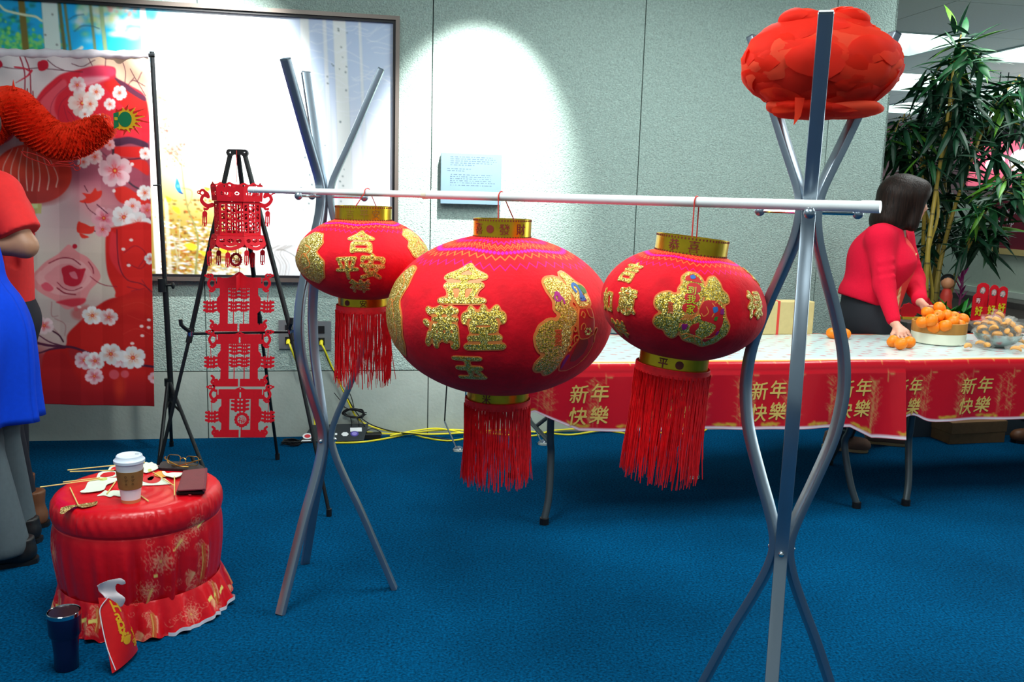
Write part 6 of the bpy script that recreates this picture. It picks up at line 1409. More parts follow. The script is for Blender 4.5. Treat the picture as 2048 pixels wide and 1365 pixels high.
def paint_table():
    """x along the table in mm, y over the cloth from back hem to front hem in mm"""
    c = Canvas(-60, -10, 1960, 1300, .4, (190, 12, 30)); R = np.random.default_rng(6)
    c.poly([(-60, 205), (1960, 205), (1960, 925), (-60, 925)], (192, 210, 208), smooth=False)
    c.line([(-60, 925), (1960, 925)], 5, (206, 170, 80), smooth=False); c.line([(-60, 205), (1960, 205)], 5, (206, 170, 80), smooth=False)
    for y in (330, 565, 800): c.line([(-60, y), (1960, y)], 3, (232, 240, 238), smooth=False)
    for j in range(13):
        for i in range(20):
            x, y = i * 100 + (j % 2) * 50 - 20 + R.uniform(-10, 10), 240 + j * 52 + R.uniform(-8, 8)
            k = R.integers(0, 3); col = [(196, 60, 76), (206, 96, 104), (160, 110, 120)][k]
            for m_ in range(4): c.dot(x + R.uniform(-16, 16), y + R.uniform(-8, 8), R.uniform(5, 10), col, soft=3, op=.75, ry=R.uniform(4, 7))
    G = (196, 150, 84)
    for x0 in np.arange(-40, 1960, 232):     # bamboo sprays, gongs and gold ground between the greetings
        for k in range(5):
            bx = x0 + 150 + R.uniform(-34, 60); c.line([(bx, 1262), (bx + R.uniform(-8, 8), 1010 + R.uniform(0, 90))], 3, G, op=.6)
            for m_ in range(13):
                y = R.uniform(1020, 1240); a = R.uniform(-1.2, 1.2); s = R.choice([-1, 1]); c.line([(bx, y), (bx + s * 12, y - 16), (bx + s * 26, y - 22 + 10 * a)], (4, 1.5), G, op=.7)
        for k in range(24): c.dot(x0 + 70 + R.uniform(-50, 50), 1262 - abs(R.normal(0, 6)), R.uniform(6, 12), (196, 160, 50), soft=3, op=.8, ry=6)
        c.line([(x0 + 192, 985), (x0 + 192, 1030)], 5, G, op=.8); c.poly([(x0 - 36, 990), (x0 - 4, 990), (x0 - 10, 1002), (x0 - 30, 1002)], G, smooth=False, op=.8)
        c.poly([(x0 + 60, 946), (x0 + 84, 946), (x0 + 72, 934)], (206, 170, 80), smooth=False, op=.9); c.line([(x0 + 160, 930), (x0 + 160, 948)], 4, (206, 170, 80), op=.9)
    for j in range(20):
        for i in range(60): c.line([(i * 34 + (j % 2) * 17 + 10 * math.cos(t), 985 + j * 15 - 8 * math.sin(t)) for t in (0, .8, 1.57, 2.3, PI)], 1.2, (186, 30, 46), op=.35, smooth=False)
    c.line([(-60, 1276), (1960, 1276)], 14, (228, 228, 236), smooth=False)
    return c
ct = paint_table()
M_TCL = mat('plastic_tablecloth', attr='print', rough=.28, noise=.03, nscale=30, spec=.5, coat=.15, bump=.06, bscale=22)
def cloth(s0, s1, hem, label, seed):
    prof = [(TD + .012, TH_ - .19), (TD + .012, TH_ - .02), (TD + .004, TH_ + .002), (TD - .02, TH_ + .0045), (.05, TH_ + .0045), (.012, TH_ + .004), (-.008, TH_ - .006), (-.016, TH_ - .028), (-.018, TH_ - .05)]
    up = []
    for (a, b), (c_, d) in zip(prof, prof[1:]):
        n = max(2, int(math.hypot(c_ - a, d - b) / .009)); up += [(a + (c_ - a) * k / n, b + (d - b) * k / n) for k in range(n)]
    up.append(prof[-1]); n_dn = 46; S = np.linspace(s0, s1, int((s1 - s0) / .0065)); rows = []; ys = []
    L = np.concatenate([[0], np.cumsum(np.hypot(*np.diff(np.array(up), axis=0).T))]); y_edge = L[-1]; ktop = np.argmin(np.abs(np.array([u[0] for u in up]) - 0.012) + (np.array([u[1] for u in up]) < TH_ - .01)); shift = 915 - L[ktop] * 1000
    for (t, z), l in zip(up, L): rows.append(np.stack([T0 + TX * s + TY * t + np.array([0, 0, z + (.0035 if seed == 1 else 0) + .0012 * math.sin(s * 9 + t * 5)]) for s in S])); ys.append(np.full(len(S), l * 1000 + shift))
    zb = np.array([hem(s) for s in S])
    for k in range(1, n_dn + 1):
        f = k / n_dn; z = (TH_ - .05) * (1 - f) + zb * f
        w = -.018 - (.004 if seed == 1 else 0) - .006 * f + (.010 * np.sin(S * 8 + seed) + .006 * np.sin(S * 21 + seed * 2) + .010 * np.sin(S * 3.1 + 1)) * f
        w = w - .05 * np.exp(-((S - s1) / .10) ** 2) * f * (1 if seed == 1 else 0) + .02 * np.exp(-((S - s0 - .03) / .08) ** 2) * f
        rows.append(T0 + TX * S[:, None] + TY * w[:, None] + np.stack([0 * S, 0 * S, z], 1)); ys.append(np.full(len(S), y_edge * 1000 + shift) * (1 - f) + 1283 * f)
    P = np.array(rows); Y = np.array(ys); X = np.broadcast_to((S - s0) * 1000, Y.shape)
    o = grid_mesh('printed_tablecloth', P, ct.sample(X, Y), M_TCL, None); tag(o, label, 'tablecloth', 'printed New Year tablecloths')
    return o, hem
def hemL(s):
    z = .445 - .012 * s
    if s < .28: z += .085 * max(0, 1 - abs(s - .06) / .20) ** 1.0
    if s > 1.58: z -= .055 * min(1, (s - 1.58) / .12)
    return z
def hemR(s):
    z = .435 + .004 * (s - 1.84); k = s - 1.82
    if k < .22: z += .035 * math.exp(-((k - .10) / .06) ** 2)
    return z
clL, _ = cloth(-.015, TL + .022, hemL, 'left printed cloth whose lower corner drops at the seam between the two tables', 1)
clR, _ = cloth(TL + .012, TL * 2 + .02, hemR, 'right printed cloth starting at the seam and running out of frame', 2)
def cloth_text(px, parent, s0, seed, squeeze=1.0):
    """the greeting in two lines on the front of the cloth"""
    p = onpl(px, 775, T0, TY); s = (p - T0) @ TX
    for ch, dx, z in (('新', -.047, .612), ('年', .047, .612), ('快', -.047, .512), ('樂', .047, .512)):
        def fn(x, y, d, dx=dx, z=z):
            S = s + dx * squeeze + (x - .5) * .088 * squeeze + (y - .4) * .012; zz = z + (y - .38) * .088 + dx * .06; f = min(1, max(0, (TH_ - .05 - zz) / (TH_ - .05 - .44)))
            w = -.018 - (.004 if seed == 1 else 0) - .006 * f + (.010 * math.sin(S * 8 + seed) + .006 * math.sin(S * 21 + seed * 2) + .010 * math.sin(S * 3.1 + 1)) * f
            w = w - .05 * math.exp(-((S - TL - .005) / .10) ** 2) * f * (1 if seed == 1 else 0) + .02 * math.exp(-((S - s0 - .03) / .08) ** 2) * f
            return tuple(T0 + TX * S + TY * (w - .0012 - d) + np.array([0, 0, zz]))
        g, bx = glyph_mask(ch, 50); slab(blur(g, .9), bx, .34, fn, .0006).build('gold_character', mat('gold_ink', (206, 176, 92), .45), parent, smooth=False)
for px in (1177, 1352, 1532, 1704): cloth_text(px, clL, -.015, 1)
for px, q in ((1813, .8), (1950, 1), (2090, 1)): cloth_text(px, clR, TL + .012, 2, q)

# ---- tangerines
M_ORG = mat('orange_peel', (244, 128, 8), .42, noise=.06, nscale=14, bump=.10, bscale=500, spec=.45, sss=.12); M_CALYX = mat('calyx_green', (110, 120, 30), .8)
def orange_proto():
    root = bpy.data.objects.new('tangerine', None); COL.objects.link(root); r = .034
    m1 = MB(True); prof = [(0.0005, -.0285), (.010, -.0290), (.022, -.0245), (.031, -.013), (.034, 0), (.0315, .012), (.024, .0225), (.013, .0282), (.005, .0275), (.0005, .0262)]
    m1.lathe([tuple(q) for q in smooth_path([(a, b, 0) for a, b in prof], 3)[:, :2]], 20); m1.build('peel', M_ORG, root, auto=0)
    m1 = MB(True)
    for k in range(5): a = k * 2 * PI / 5; m1.add([(0, 0, .0268), (.003 * math.cos(a - .5), .003 * math.sin(a - .5), .0276), (.0062 * math.cos(a), .0062 * math.sin(a), .0284), (.003 * math.cos(a + .5), .003 * math.sin(a + .5), .0276)], [(0, 1, 2, 3)])
    m1.build('calyx', M_CALYX, root, smooth=False); return root
first_orange = orange_proto(); used_orange = [False]
def put_orange(p, rot, label, group, sc=1.0):
    o = first_orange if not used_orange[0] else copy_tree(first_orange); used_orange[0] = True
    o.location = tuple(p); o.rotation_euler = rot; o.scale = (sc,) * 3; tag(o, label, 'tangerine', group); return o
bc = np.array([2.268, 4.715, TH_ + .006]); RB = .135; R = random.Random(12)
bowl = empty('wooden_bowl', bc, 'round white and wood banded bowl heaped with tangerines on the table', 'bowl')
m1 = MB(); m1.lathe([(RB - .006, .001), (RB - .001, .004), (RB, .057), (RB - .005, .057)], 48, bc); m1.build('white_base', mat('white_lacquer', (224, 228, 206), .4), bowl)
m1 = MB(); m1.lathe([(RB, .0575), (RB + .001, .060), (RB + .001, .113), (RB - .008, .114), (RB - .010, .062), (RB - .012, .058)], 48, bc)
def wood_band():
    m = mat('wood_band', (176, 124, 56), .5, noise=.22, nscale=6); nt = m.node_tree
    for nd in nt.nodes:
        if nd.type == 'TEX_NOISE': mp = nt.nodes.new('ShaderNodeMapping'); mp.inputs['Scale'].default_value = (3, 3, .1); tc = next(x for x in nt.nodes if x.type == 'TEX_COORD'); nt.links.new(tc.outputs['Object'], mp.inputs[0]); nt.links.new(mp.outputs[0], nd.inputs['Vector'])
    return m
m1.build('wood_band', wood_band(), bowl)
spots = [(1845, 645, -.09), (1862, 641, -.11), (1890, 652, -.12), (1905, 645, -.08), (1918, 652, -.05), (1855, 625, -.05), (1876, 632, -.07), (1894, 632, -.05), (1879, 616, -.02), (1908, 636, 0.0), (1868, 655, -.10), (1925, 640, .03)]
labs_o = ['tangerine at the left rim of the heaped bowl', 'tangerine with a green navel at the front left of the heaped bowl', 'tangerine sitting low at the front centre right of the bowl', 'tangerine on the right shoulder of the heap', 'tangerine at the right rim of the bowl', 'tangerine on the upper left slope of the heap under the hand', 'big tangerine just below the topmost one', 'tangerine right of the big one below the top', 'topmost tangerine of the heaped bowl', 'tangerine high on the right slope by the purple wrapper', 'tangerine peeping low over the wooden band at the front', 'pale tangerine farthest right in the bowl']
base_c = bc + np.array([0, 0, .12])
for (px, py, dy), lb in zip(spots, labs_o): put_orange(ony(px, py, bc[1] + dy), (R.uniform(-1, 1), R.uniform(-1, 1), R.uniform(0, 6)), lb, 'tangerines in the bowl', R.uniform(.94, 1.04))
for px, py, lb in ((1786, 683, 'tangerine under the left edge of the resting hand'), (1802, 688, 'tangerine under the middle fingers of the resting hand'), (1818, 685, 'tangerine between the resting hand and the bowl')):
    p = onz(px, py, TH_ + .036); put_orange(p, (R.uniform(-1, 1), .4, R.uniform(0, 6)), lb, 'tangerines under the hand', .95)
for px, py, lb in ((1664, 667, 'loose tangerine at the back table edge left of the coat rack bar'), (1690, 668, 'loose tangerine at the back table edge right of the coat rack bar')):
    p = onz(px, py, TH_ + .036); put_orange(p, (.3, .4, R.uniform(0, 6)), lb, 'loose tangerines at the back edge', .92)
m1 = MB(); q = ony(1916, 634, bc[1] + .05); m1.add([q + np.array([-.03, 0, .02]), q + np.array([.0, -.01, .03]), q + np.array([.035, 0, -.005]), q + np.array([.02, .01, -.02]), q + np.array([-.02, .02, 0])], [(0, 1, 2), (0, 2, 3), (0, 3, 4)])
o = m1.build('purple_wrapper', mat('purple_foil', (96, 50, 140), .4), None, fix=False); tag(o, 'crumpled purple wrapper tucked among the tangerines in the bowl', 'wrapper')
# ---- fortune cookies in clear bags
M_COOK = mat('cookie', (214, 146, 44), .6, noise=.14, nscale=30); M_WRAP = mat('clear_wrapper', (240, 240, 230), .15, alpha=.08, spec=.8)
def cookie_proto():
    root = bpy.data.objects.new('fortune_cookie', None); COL.objects.link(root); m1 = MB(True); vs = []; nu, nv = 14, 9
    for i in range(nu + 1):
        a = -1.15 + 2.3 * i / nu; c_ = np.array([.026 * math.sin(a), 0, .022 * (math.cos(a) - .75)]); w = .016 * math.cos(a * 1.25) ** .7 if abs(a) < 1.2 else .002
        d = np.array([math.sin(a), 0, math.cos(a)])
        for j in range(nv): b = 2 * PI * j / nv; vs.append(c_ + d * w * .8 * math.cos(b) * (1 if math.cos(b) > 0 else .5) + np.array([0, 1, 0]) * w * math.sin(b))
    m1.add(vs, [(i * nv + j, i * nv + (j + 1) % nv, (i + 1) * nv + (j + 1) % nv, (i + 1) * nv + j) for i in range(nu) for j in range(nv)] + [tuple(range(nv))[::-1], tuple(range(nu * nv, (nu + 1) * nv))]); m1.build('cookie', M_COOK, root)
    m1 = MB(True); vs = []; Rn = random.Random(3)
    for i in range(9):
        x = -.052 + .013 * i; h = .024 * math.sin(PI * min(max((i - .6) / 6.8, 0), 1)) ** .6 if 0 < i < 8 else 0; w = .026 + .003 * math.sin(i * 2.1)
        for j in range(10): b = 2 * PI * j / 10; vs.append((x, w * math.cos(b) * (1 + .05 * Rn.uniform(-1, 1)), (h + .001) * math.sin(b) * (1 + .1 * Rn.uniform(-1, 1))))
    m1.add(vs, [(i * 10 + j, i * 10 + (j + 1) % 10, (i + 1) * 10 + (j + 1) % 10, (i + 1) * 10 + j) for i in range(8) for j in range(10)]); m1.build('wrapper', M_WRAP, root, auto=60); return root
ck = cookie_proto(); used_c = [False]
def put_cookie(p, rot, label, group):
    o = ck if not used_c[0] else copy_tree(ck); used_c[0] = True; o.location = tuple(p); o.rotation_euler = rot; tag(o, label, 'fortune cookie', group); return o
mbc = onz(2003, 697, TH_ + .005) + np.array([0, .05, 0]); mb_ = empty('steel_bowl', mbc, 'round steel mixing bowl heaped with wrapped fortune cookies', 'bowl')
m1 = MB(); m1.lathe([(.045, .001), (.05, .003), (.085, .024), (.112, .055), (.120, .073), (.117, .073), (.108, .055), (.08, .027), (.045, .006), (.001, .005)], 40, mbc); m1.build('bowl', mat('brushed_steel', (176, 182, 180), .25, metal=.95), mb_)
k = 0
for ring, (rr, z, n) in enumerate(((.085, .075, 9), (.095, .095, 9), (.06, .112, 7), (.045, .135, 5), (.0, .152, 1), (.03, .085, 4))):
    for i in range(n):
        a = 2 * PI * i / n + ring * .5; put_cookie(mbc + np.array([rr * math.cos(a), rr * math.sin(a), z + R.uniform(-.008, .012)]), (R.uniform(-.8, .8), R.uniform(-.8, .8), R.uniform(0, 6)), ('wrapped cookie low in the heap, against the steel bowl rim', 'wrapped cookie in the second layer of the heap, hanging past the rim', 'wrapped cookie in the third layer of the heap', 'wrapped cookie just under the top of the heap', 'topmost wrapped cookie of the heap on the steel bowl', 'wrapped cookie packed in the core of the heap')[ring], ('lowest layer of heaped cookies', 'second layer of heaped cookies', 'third layer of heaped cookies', 'upper layer of heaped cookies', 'top of the cookie heap', 'core of the cookie heap')[ring])
for (px, py, lb) in ((1936, 693, 'single wrapped cookie lying between the tangerine bowl and the steel bowl'), (1962, 688, 'leftmost wrapped cookie of those beside the steel bowl'), (1974, 692, 'wrapped cookie touching the left foot of the steel bowl'), (1980, 683, 'wrapped cookie behind the left side of the steel bowl'), (2032, 699, 'wrapped cookie at the front right foot of the steel bowl'), (2045, 697, 'wrapped cookie right of the steel bowl at the frame edge'), (2040, 685, 'wrapped cookie behind the right side of the steel bowl'), (2058, 690, 'wrapped cookie just outside the right frame edge')):
    put_cookie(onz(px, py, TH_ + .026), (R.uniform(-.3, .3), R.uniform(-.3, .3), R.uniform(0, 6)), lb, 'loose cookies on the cloth')
# ---- tan box with red ribbon at the back of the table
bq0, bq1 = onz(1524, 671, TH_ + .006), onz(1619, 669, TH_ + .006); bh = float(ony(1570, 607, bq0[1])[2]) - TH_; bx_ = empty('gift_box', (bq0 + bq1) / 2, 'tan box with a red ribbon at the back of the table behind the right rack', 'box')
ctr = (bq0 + bq1) / 2 + np.array([0, .045, bh / 2]); bw = np.linalg.norm(bq1 - bq0); m1 = MB(); m1.box(ctr, (bw, .09, bh), RTB); b0 = m1.build('box', mat('tan_card', (196, 178, 122), .75, noise=.05, nscale=30), bx_, smooth=False); bv = b0.modifiers.new('edge', 'BEVEL'); bv.width = .006; bv.segments = 2
rp = onpl(1556, 640, ctr - TY * .0455, TY); sx_ = (rp - ctr) @ TX
m1 = MB(); m1.box(ctr + TX * sx_, (.014, .0925, bh + .003), RTB); m1.build('ribbon', mat('red_ribbon', (206, 60, 50), .5), bx_, smooth=False)
# ---- cardboard boxes under the right table
M_KRAFT = mat('cardboard', (122, 92, 60), .85, noise=.08, nscale=30); M_TAPE = mat('brown_tape', (140, 110, 76), .4)
def carton(c_, size, a, label, lid=False):
    o = empty('cardboard_box', c_, label, 'cardboard box', 'cardboard boxes under the table'); Rm = rotz(a); m1 = MB(); m1.box(np.array(c_) + np.array([0, 0, size[2] / 2]), size, Rm); m1.build('body', M_KRAFT, o, smooth=False)
    for s in (-1, 1):
        m1 = MB(); m1.box(np.array(c_) + Rm @ np.array([0, s * size[1] / 4, size[2] + .002]), (size[0], size[1] / 2 - .002, .004), Rm); m1.build('flap', M_KRAFT, o, smooth=False)
    m1 = MB(); m1.box(np.array(c_) + np.array([0, 0, size[2] + .0045]), (size[0] + .002, .05, .001), Rm); m1.build('tape', M_TAPE, o, smooth=False); return o
cb0 = onz(1945, 889, 0); cb0[2] = .001; cb0 = cb0 + np.array([0, .20, 0])
carton(cb0, (.40, .36, .062), TA, 'low cardboard box on the carpet, bottom of the two under the right table'); carton(cb0 + np.array([.0, .0, .068]), (.41, .37, .066), TA + .03, 'cardboard box stacked on the low one under the right table')
carton(cb0 + np.array([-.44, .22, 0]), (.34, .30, .19), TA, 'tall dark cardboard box left of the two stacked under the right table')
# ---- chrome wire stand behind the left table
M_CLEAR = mat('clear_plastic', (226, 232, 234), .08, trans=.9, ior=1.3)
ws = empty('wire_stand', (.25, 4.92, 0), 'thin chrome wire display stand on clear feet behind the left table', 'wire stand')
feet = [(onz(917, 903, 0), -1), (onz(1086, 890, 0), -1), (onz(1387, 957, 0), -1)]
tops = []
for f, sg in feet:
    f = f * np.array([1, 1, 0]); m1 = MB(); m1.lathe([(.022, .001), (.024, .01), (.016, .024), (.006, .03)], 14, f, sx=1.4); m1.build('clear_foot', M_CLEAR, ws)
    a = f + np.array([.030, 0, .012]); t_ = a + np.array([.01, .02, .70]); m1 = MB(); m1.tube([a, t_], .0050, 8); m1.build('upright', M_CHROME, ws)
    b = f + np.array([-.01, 0, .012]); m1 = MB(); m1.tube([b, b + np.array([-.075, .03, .155])], .0048, 8); m1.build('toe_rod', M_CHROME, ws)
    m1 = MB(); m1.tube([b + np.array([-.075, .03, .155]), b + np.array([-.055, .03, .62])], .0040, 8); m1.build('thin_rod', M_BLKM, ws); tops.append(t_)
m1 = MB(); m1.tube([tops[0], tops[1]], .005, 8); m1.build('top_rail', M_CHROME, ws)
m1 = MB(); m1.tube([tops[1], tops[2]], .005, 8); m1.build('top_rail', M_CHROME, ws)

# ================================================================== cables, laptop and its adapter on the floor by the wall
def cable(name, pts, r, m, label, parent=None, group=None):
    m1 = MB(); m1.tube(smooth_path(pts, 8), r, 7); o = m1.build(name, m, parent)
    if label: tag(o, label, 'cable', group)
    return o
def wf(px, py, off=.02, z=None):
    """point on the wall face or, below its foot, on the carpet"""
    u, zz = wl(px, py, off)
    if zz > .012: return wpt(u, zz, off)
    p = onz(px, py, .007); return p
u1, z1 = wl(577, 690); u2, z2 = wl(643, 692)
cable('extension_cord', [wf(579, 688, .065), wf(583, 700, .08), wf(592, 722, .05), wf(606, 748, .02), wf(622, 790, .02), wf(629, 840, .02), wf(630, 868, .06), wf(640, 884), wf(664, 886), wf(720, 885), wf(770, 878), wf(830, 866), wf(905, 860), wf(985, 868), wf(1065, 872), wf(1105, 862), wf(1180, 858), wf(1230, 864), wf(1275, 872)], .0055, M_YEL, 'yellow extension cord running from the left outlet down behind the laptop and along the wall', group='yellow extension cords')
cable('extension_cord', [wf(644, 690, .065), wf(650, 702, .08), wf(664, 735, .03), wf(680, 768, .02), wf(697, 805, .02), wf(716, 838, .02), wf(750, 856, .03), wf(800, 866, .04), wf(860, 869, .10), wf(930, 866, .06), wf(1010, 861, .03), wf(1090, 866, .04), wf(1140, 870, .08), wf(1200, 862, .04), wf(1260, 858, .03), wf(1320, 866, .05), wf(1380, 868, .08), wf(1412, 860, .05), wf(1405, 852, .03), wf(1380, 850, .03)], .0055, M_YEL, 'yellow extension cord running from the right outlet along the foot of the wall', group='yellow extension cords')
cable('extension_cord', [wf(728, 865, .05), wf(790, 868, .06), wf(830, 862, .04), wf(880, 858, .03), wf(940, 872), wf(900, 882), wf(850, 876), wf(815, 866, .06), wf(780, 872, .09)], .005, M_YEL, 'yellow extension cord loop lying right of the laptop adapter', group='yellow extension cords')
cable('power_cable', [wf(648, 700, .05), wf(656, 722, .04), wf(672, 752, .025), wf(690, 786, .02), wf(706, 815, .02), wf(722, 836, .03), wf(748, 852, .03), wf(790, 864, .05), wf(840, 870, .12), wf(900, 880)], .0032, M_BLK, 'thin black power cable running beside the right yellow cord')
R = random.Random(3); q = wl(708, 826, .03)
cb_ = empty('cable_bundle', wpt(q[0], q[1], .0), 'black tied bundle of cable hanging at the wall above the laptop', 'cable bundle')
for k in range(6):
    e = [wpt(q[0] + (.055 + .012 * R.random()) * math.cos(t) + R.uniform(-.01, .01), q[1] + (.018 + .012 * R.random()) * math.sin(t + .4 * R.random()) - .01 * math.cos(t), .03 + .02 * R.random()) for t in np.linspace(0, 2 * PI, 8)]
    m1 = MB(); m1.tube(smooth_path(e, 5), .0030, 6); m1.build('coil', M_BLK, cb_)
for a, b in (((700, 832), (703, 856)), ((714, 836), (718, 856)), ((720, 838), (733, 862)), ((705, 822), (686, 814)), ((668, 786), (690, 816)), ((708, 815), (694, 775))):
    m1 = MB(); m1.tube([wf(*a, .035), (wf(*a, .035) + wf(*b, .04)) / 2 + np.array([.008, -.01, 0]), wf(*b, .045)], .0026, 6); m1.build('strand', M_BLK, cb_)
lb0, lb1 = onz(601, 886, .004), onz(727, 883, .004); lt0, lt1 = wpt(*wl(624, 852, .03), .03), wpt(*wl(737, 849, .03), .03)
lap = empty('laptop', (lb0 + lb1) / 2, 'closed dark grey laptop with stickers leaning on the foot of the wall', 'laptop')
nl = np.cross(lb1 - lb0, lt0 - lb0); lt1 = onpl(737, 849, lb0, nl / np.linalg.norm(nl)); nl /= np.linalg.norm(nl); nl = nl if nl @ (EYEP - lb0) > 0 else -nl
M_LAP = mat('laptop_shell', (52, 58, 62), .4, metal=.3)
for nm, a, b in (('base', -.012, 0.0), ('lid', .001, .008)):
    m1 = MB(); m1.add([v + nl * t for t in (a, b) for v in (lb0, lb1, lt1, lt0)], [(0, 3, 2, 1), (4, 5, 6, 7), (0, 1, 5, 4), (1, 2, 6, 5), (2, 3, 7, 6), (3, 0, 4, 7)]); o = m1.build(nm, M_LAP, lap, smooth=False); bv = o.modifiers.new('edge', 'BEVEL'); bv.width = .002; bv.segments = 2
ex1 = (lb1 - lb0); ey1 = (lt0 - lb0)
def sticker(px, py, w, h, m, nm='sticker', nseg=20, par=None, lift=0.0):
    c_ = onpl(px, py, lb0 + nl * .0085, nl); a = ex1 / np.linalg.norm(ex1); b = np.cross(nl, a); m1 = MB()
    P = [(w * math.cos(t), h * math.sin(t)) for t in np.linspace(0, 2 * PI, nseg, endpoint=False)] if nseg != 4 else [(-w, -h), (w, -h), (w, h), (-w, h)]
    m1.prism(P, .0005, lambda x, y, d: tuple(c_ + a * x + b * y + nl * (d + .0003 + lift))); return m1.build(nm, m, par or lap, smooth=False)
M_STW = mat('sticker_white', (222, 228, 230), .5)
sticker(712, 860, .034, .016, M_STW, nseg=4); sticker(690, 869, .022, .018, M_STW, nseg=6); sticker(709, 868, .024, .022, mat('sticker_purple', (76, 66, 150), .5)); sticker(709, 868, .015, .013, mat('sticker_lilac', (140, 130, 200), .5), lift=.0006); sticker(615, 873, .028, .024, M_STW); sticker(615, 873, .018, .014, mat('sticker_red', (200, 50, 60), .5), lift=.0006)
sticker(664, 869, .030, .008, M_STW, nseg=4); sticker(611, 882, .03, .005, M_STW, nseg=4)
ad = onz(742, 880, 0); ad[2] = .001; adp = empty('power_adapter', ad, 'black power adapter brick on the floor at the right end of the laptop', 'adapter')
m1 = MB(); m1.box(ad + np.array([0, .02, .018]), (.11, .055, .034), RW); o = m1.build('brick', M_BLK, adp, smooth=False); bv = o.modifiers.new('edge', 'BEVEL'); bv.width = .006; bv.segments = 3
m1 = MB(); m1.tube(smooth_path([ad + np.array([-.03, .02, .036]), wf(733, 862, .06), wf(745, 858, .05), wf(760, 864, .06), ad + np.array([.06, .03, .02])], 6), .0026, 6); m1.build('lead', M_BLK, adp)
cc_ = onz(583, 889, .006); coil = empty('coiled_cable', cc_, 'black coiled power cable on the carpet left of the laptop', 'coiled cable')
for k in range(5):
    m1 = MB(); m1.tube([cc_ + np.array([.05 * math.cos(t) + R.uniform(-.006, .006), .035 * math.sin(t) + R.uniform(-.006, .006), .004 + .004 * k + .003 * math.sin(2 * t + k)]) for t in np.linspace(0, 2 * PI, 22)], .0042, 6); m1.build('loop', M_BLK, coil)
m1 = MB(); m1.tube(smooth_path([cc_ + np.array([.045, .0, .02]), cc_ + np.array([.06, .02, .03]), onz(600, 884, .012), onz(606, 886, .006)], 5), .0042, 6); m1.build('tail', M_BLK, coil)
# ================================================================== people
M_SKIN = mat('skin', (206, 150, 126), .5, noise=.05, nscale=30, sss=.1); M_SKIN2 = mat('tan_skin', (150, 108, 82), .5, noise=.05, nscale=30, sss=.08)
M_HAIR = mat('dark_brown_hair', (26, 14, 9), .5, noise=.6, nscale=60, spec=.18, bump=.35, bscale=90)
M_CARD2 = mat('crimson_knit', (210, 16, 50), .9, noise=.05, nscale=120, bump=.15, bscale=400, spec=.2)
def stretch_noise(m, sc):
    nt = m.node_tree; tc = next(x for x in nt.nodes if x.type == 'TEX_COORD'); mp = nt.nodes.new('ShaderNodeMapping'); mp.inputs['Scale'].default_value = sc; nt.links.new(tc.outputs['Object'], mp.inputs[0])
    for nd in nt.nodes:
        if nd.type == 'TEX_NOISE': nt.links.new(mp.outputs[0], nd.inputs['Vector'])
stretch_noise(M_HAIR, (1.6, 1.6, .10)); M_TEE = mat('coral_tee', (216, 60, 52), .8); M_TROU = mat('charcoal_trousers', (20, 24, 32), .85, noise=.08, nscale=60)
M_SUEDE = mat('taupe_suede', (118, 88, 74), .9, noise=.06, nscale=80); M_SOLE = mat('gum_sole', (176, 146, 104), .7)
def head_set(root, c, fwd, hair_fn, skin, fld, hairm, step=.006, hz=.115):
    """skull, jaw, nose, brow, ears added to the body field fld; returns axes"""
    f = np.array(fwd, float); f /= np.linalg.norm(f); s = np.cross([0, 0, 1.0], f); s /= np.linalg.norm(s); u = np.cross(f, s); Rm = np.stack([f, s, u], 1)
    P = lambda a, b, z: np.array(c) + f * a + s * b + u * z
    fld.ell(P(-.012, 0, .025), (.098, .078, .095), .02, Rm); fld.ell(P(.022, 0, -.040), (.068, .060, .075), .03, Rm)
    fld.ell(P(.060, 0, -.088), (.026, .028, .022), .03, Rm)
    fld.cone(P(.083, 0, .012), P(.104, 0, -.028), .008, .0135, .014); fld.ell(P(.096, 0, -.032), (.014, .017, .009), .01, Rm)
    fld.cone(P(.083, -.035, .030), P(.083, .035, .030), .010, .010, .02); fld.ell(P(.084, 0, -.060), (.012, .024, .008), .01, Rm)
    for q in (-1, 1): fld.ell(P(.078, q * .032, .004), (.014, .016, .010), .008, Rm, cut=True); fld.ell(P(-.005, q * .078, -.008), (.020, .009, .032), .008, Rm); fld.ell(P(.055, q * .04, -.03), (.03, .025, .028), .02, Rm)
    return P, Rm
def face_parts(root, P, Rm):
    for q in (-1, 1):
        m1 = MB(); m1.ball(P(.071, q * .032, .006), .0125, 14, 10); e = m1.build('eye', mat('eye_white', (226, 222, 216), .2), root)
        m1 = MB(); m1.ball(P(.0805, q * .032, .006), .0058, 12, 8); m1.build('iris', mat('iris_dark', (34, 20, 14), .15), e)
        m1 = MB(); m1.tube(smooth_path([P(.088, q * .016, .024), P(.092, q * .034, .029), P(.080, q * .052, .024)], 4), .0028, 6); m1.build('eyebrow', mat('brow_dark', (36, 22, 18), .8), root)
    m1 = MB(); m1.tube(smooth_path([P(.082, -.024, -.061), P(.0945, -.008, -.059), P(.0945, .008, -.059), P(.082, .024, -.061)], 4), [.0028, .004, .005, .005, .005, .005, .005, .005, .005, .0055, .005, .004, .0028][:13], 7); m1.build('lips', mat('lip_rose', (168, 78, 74), .45), root)
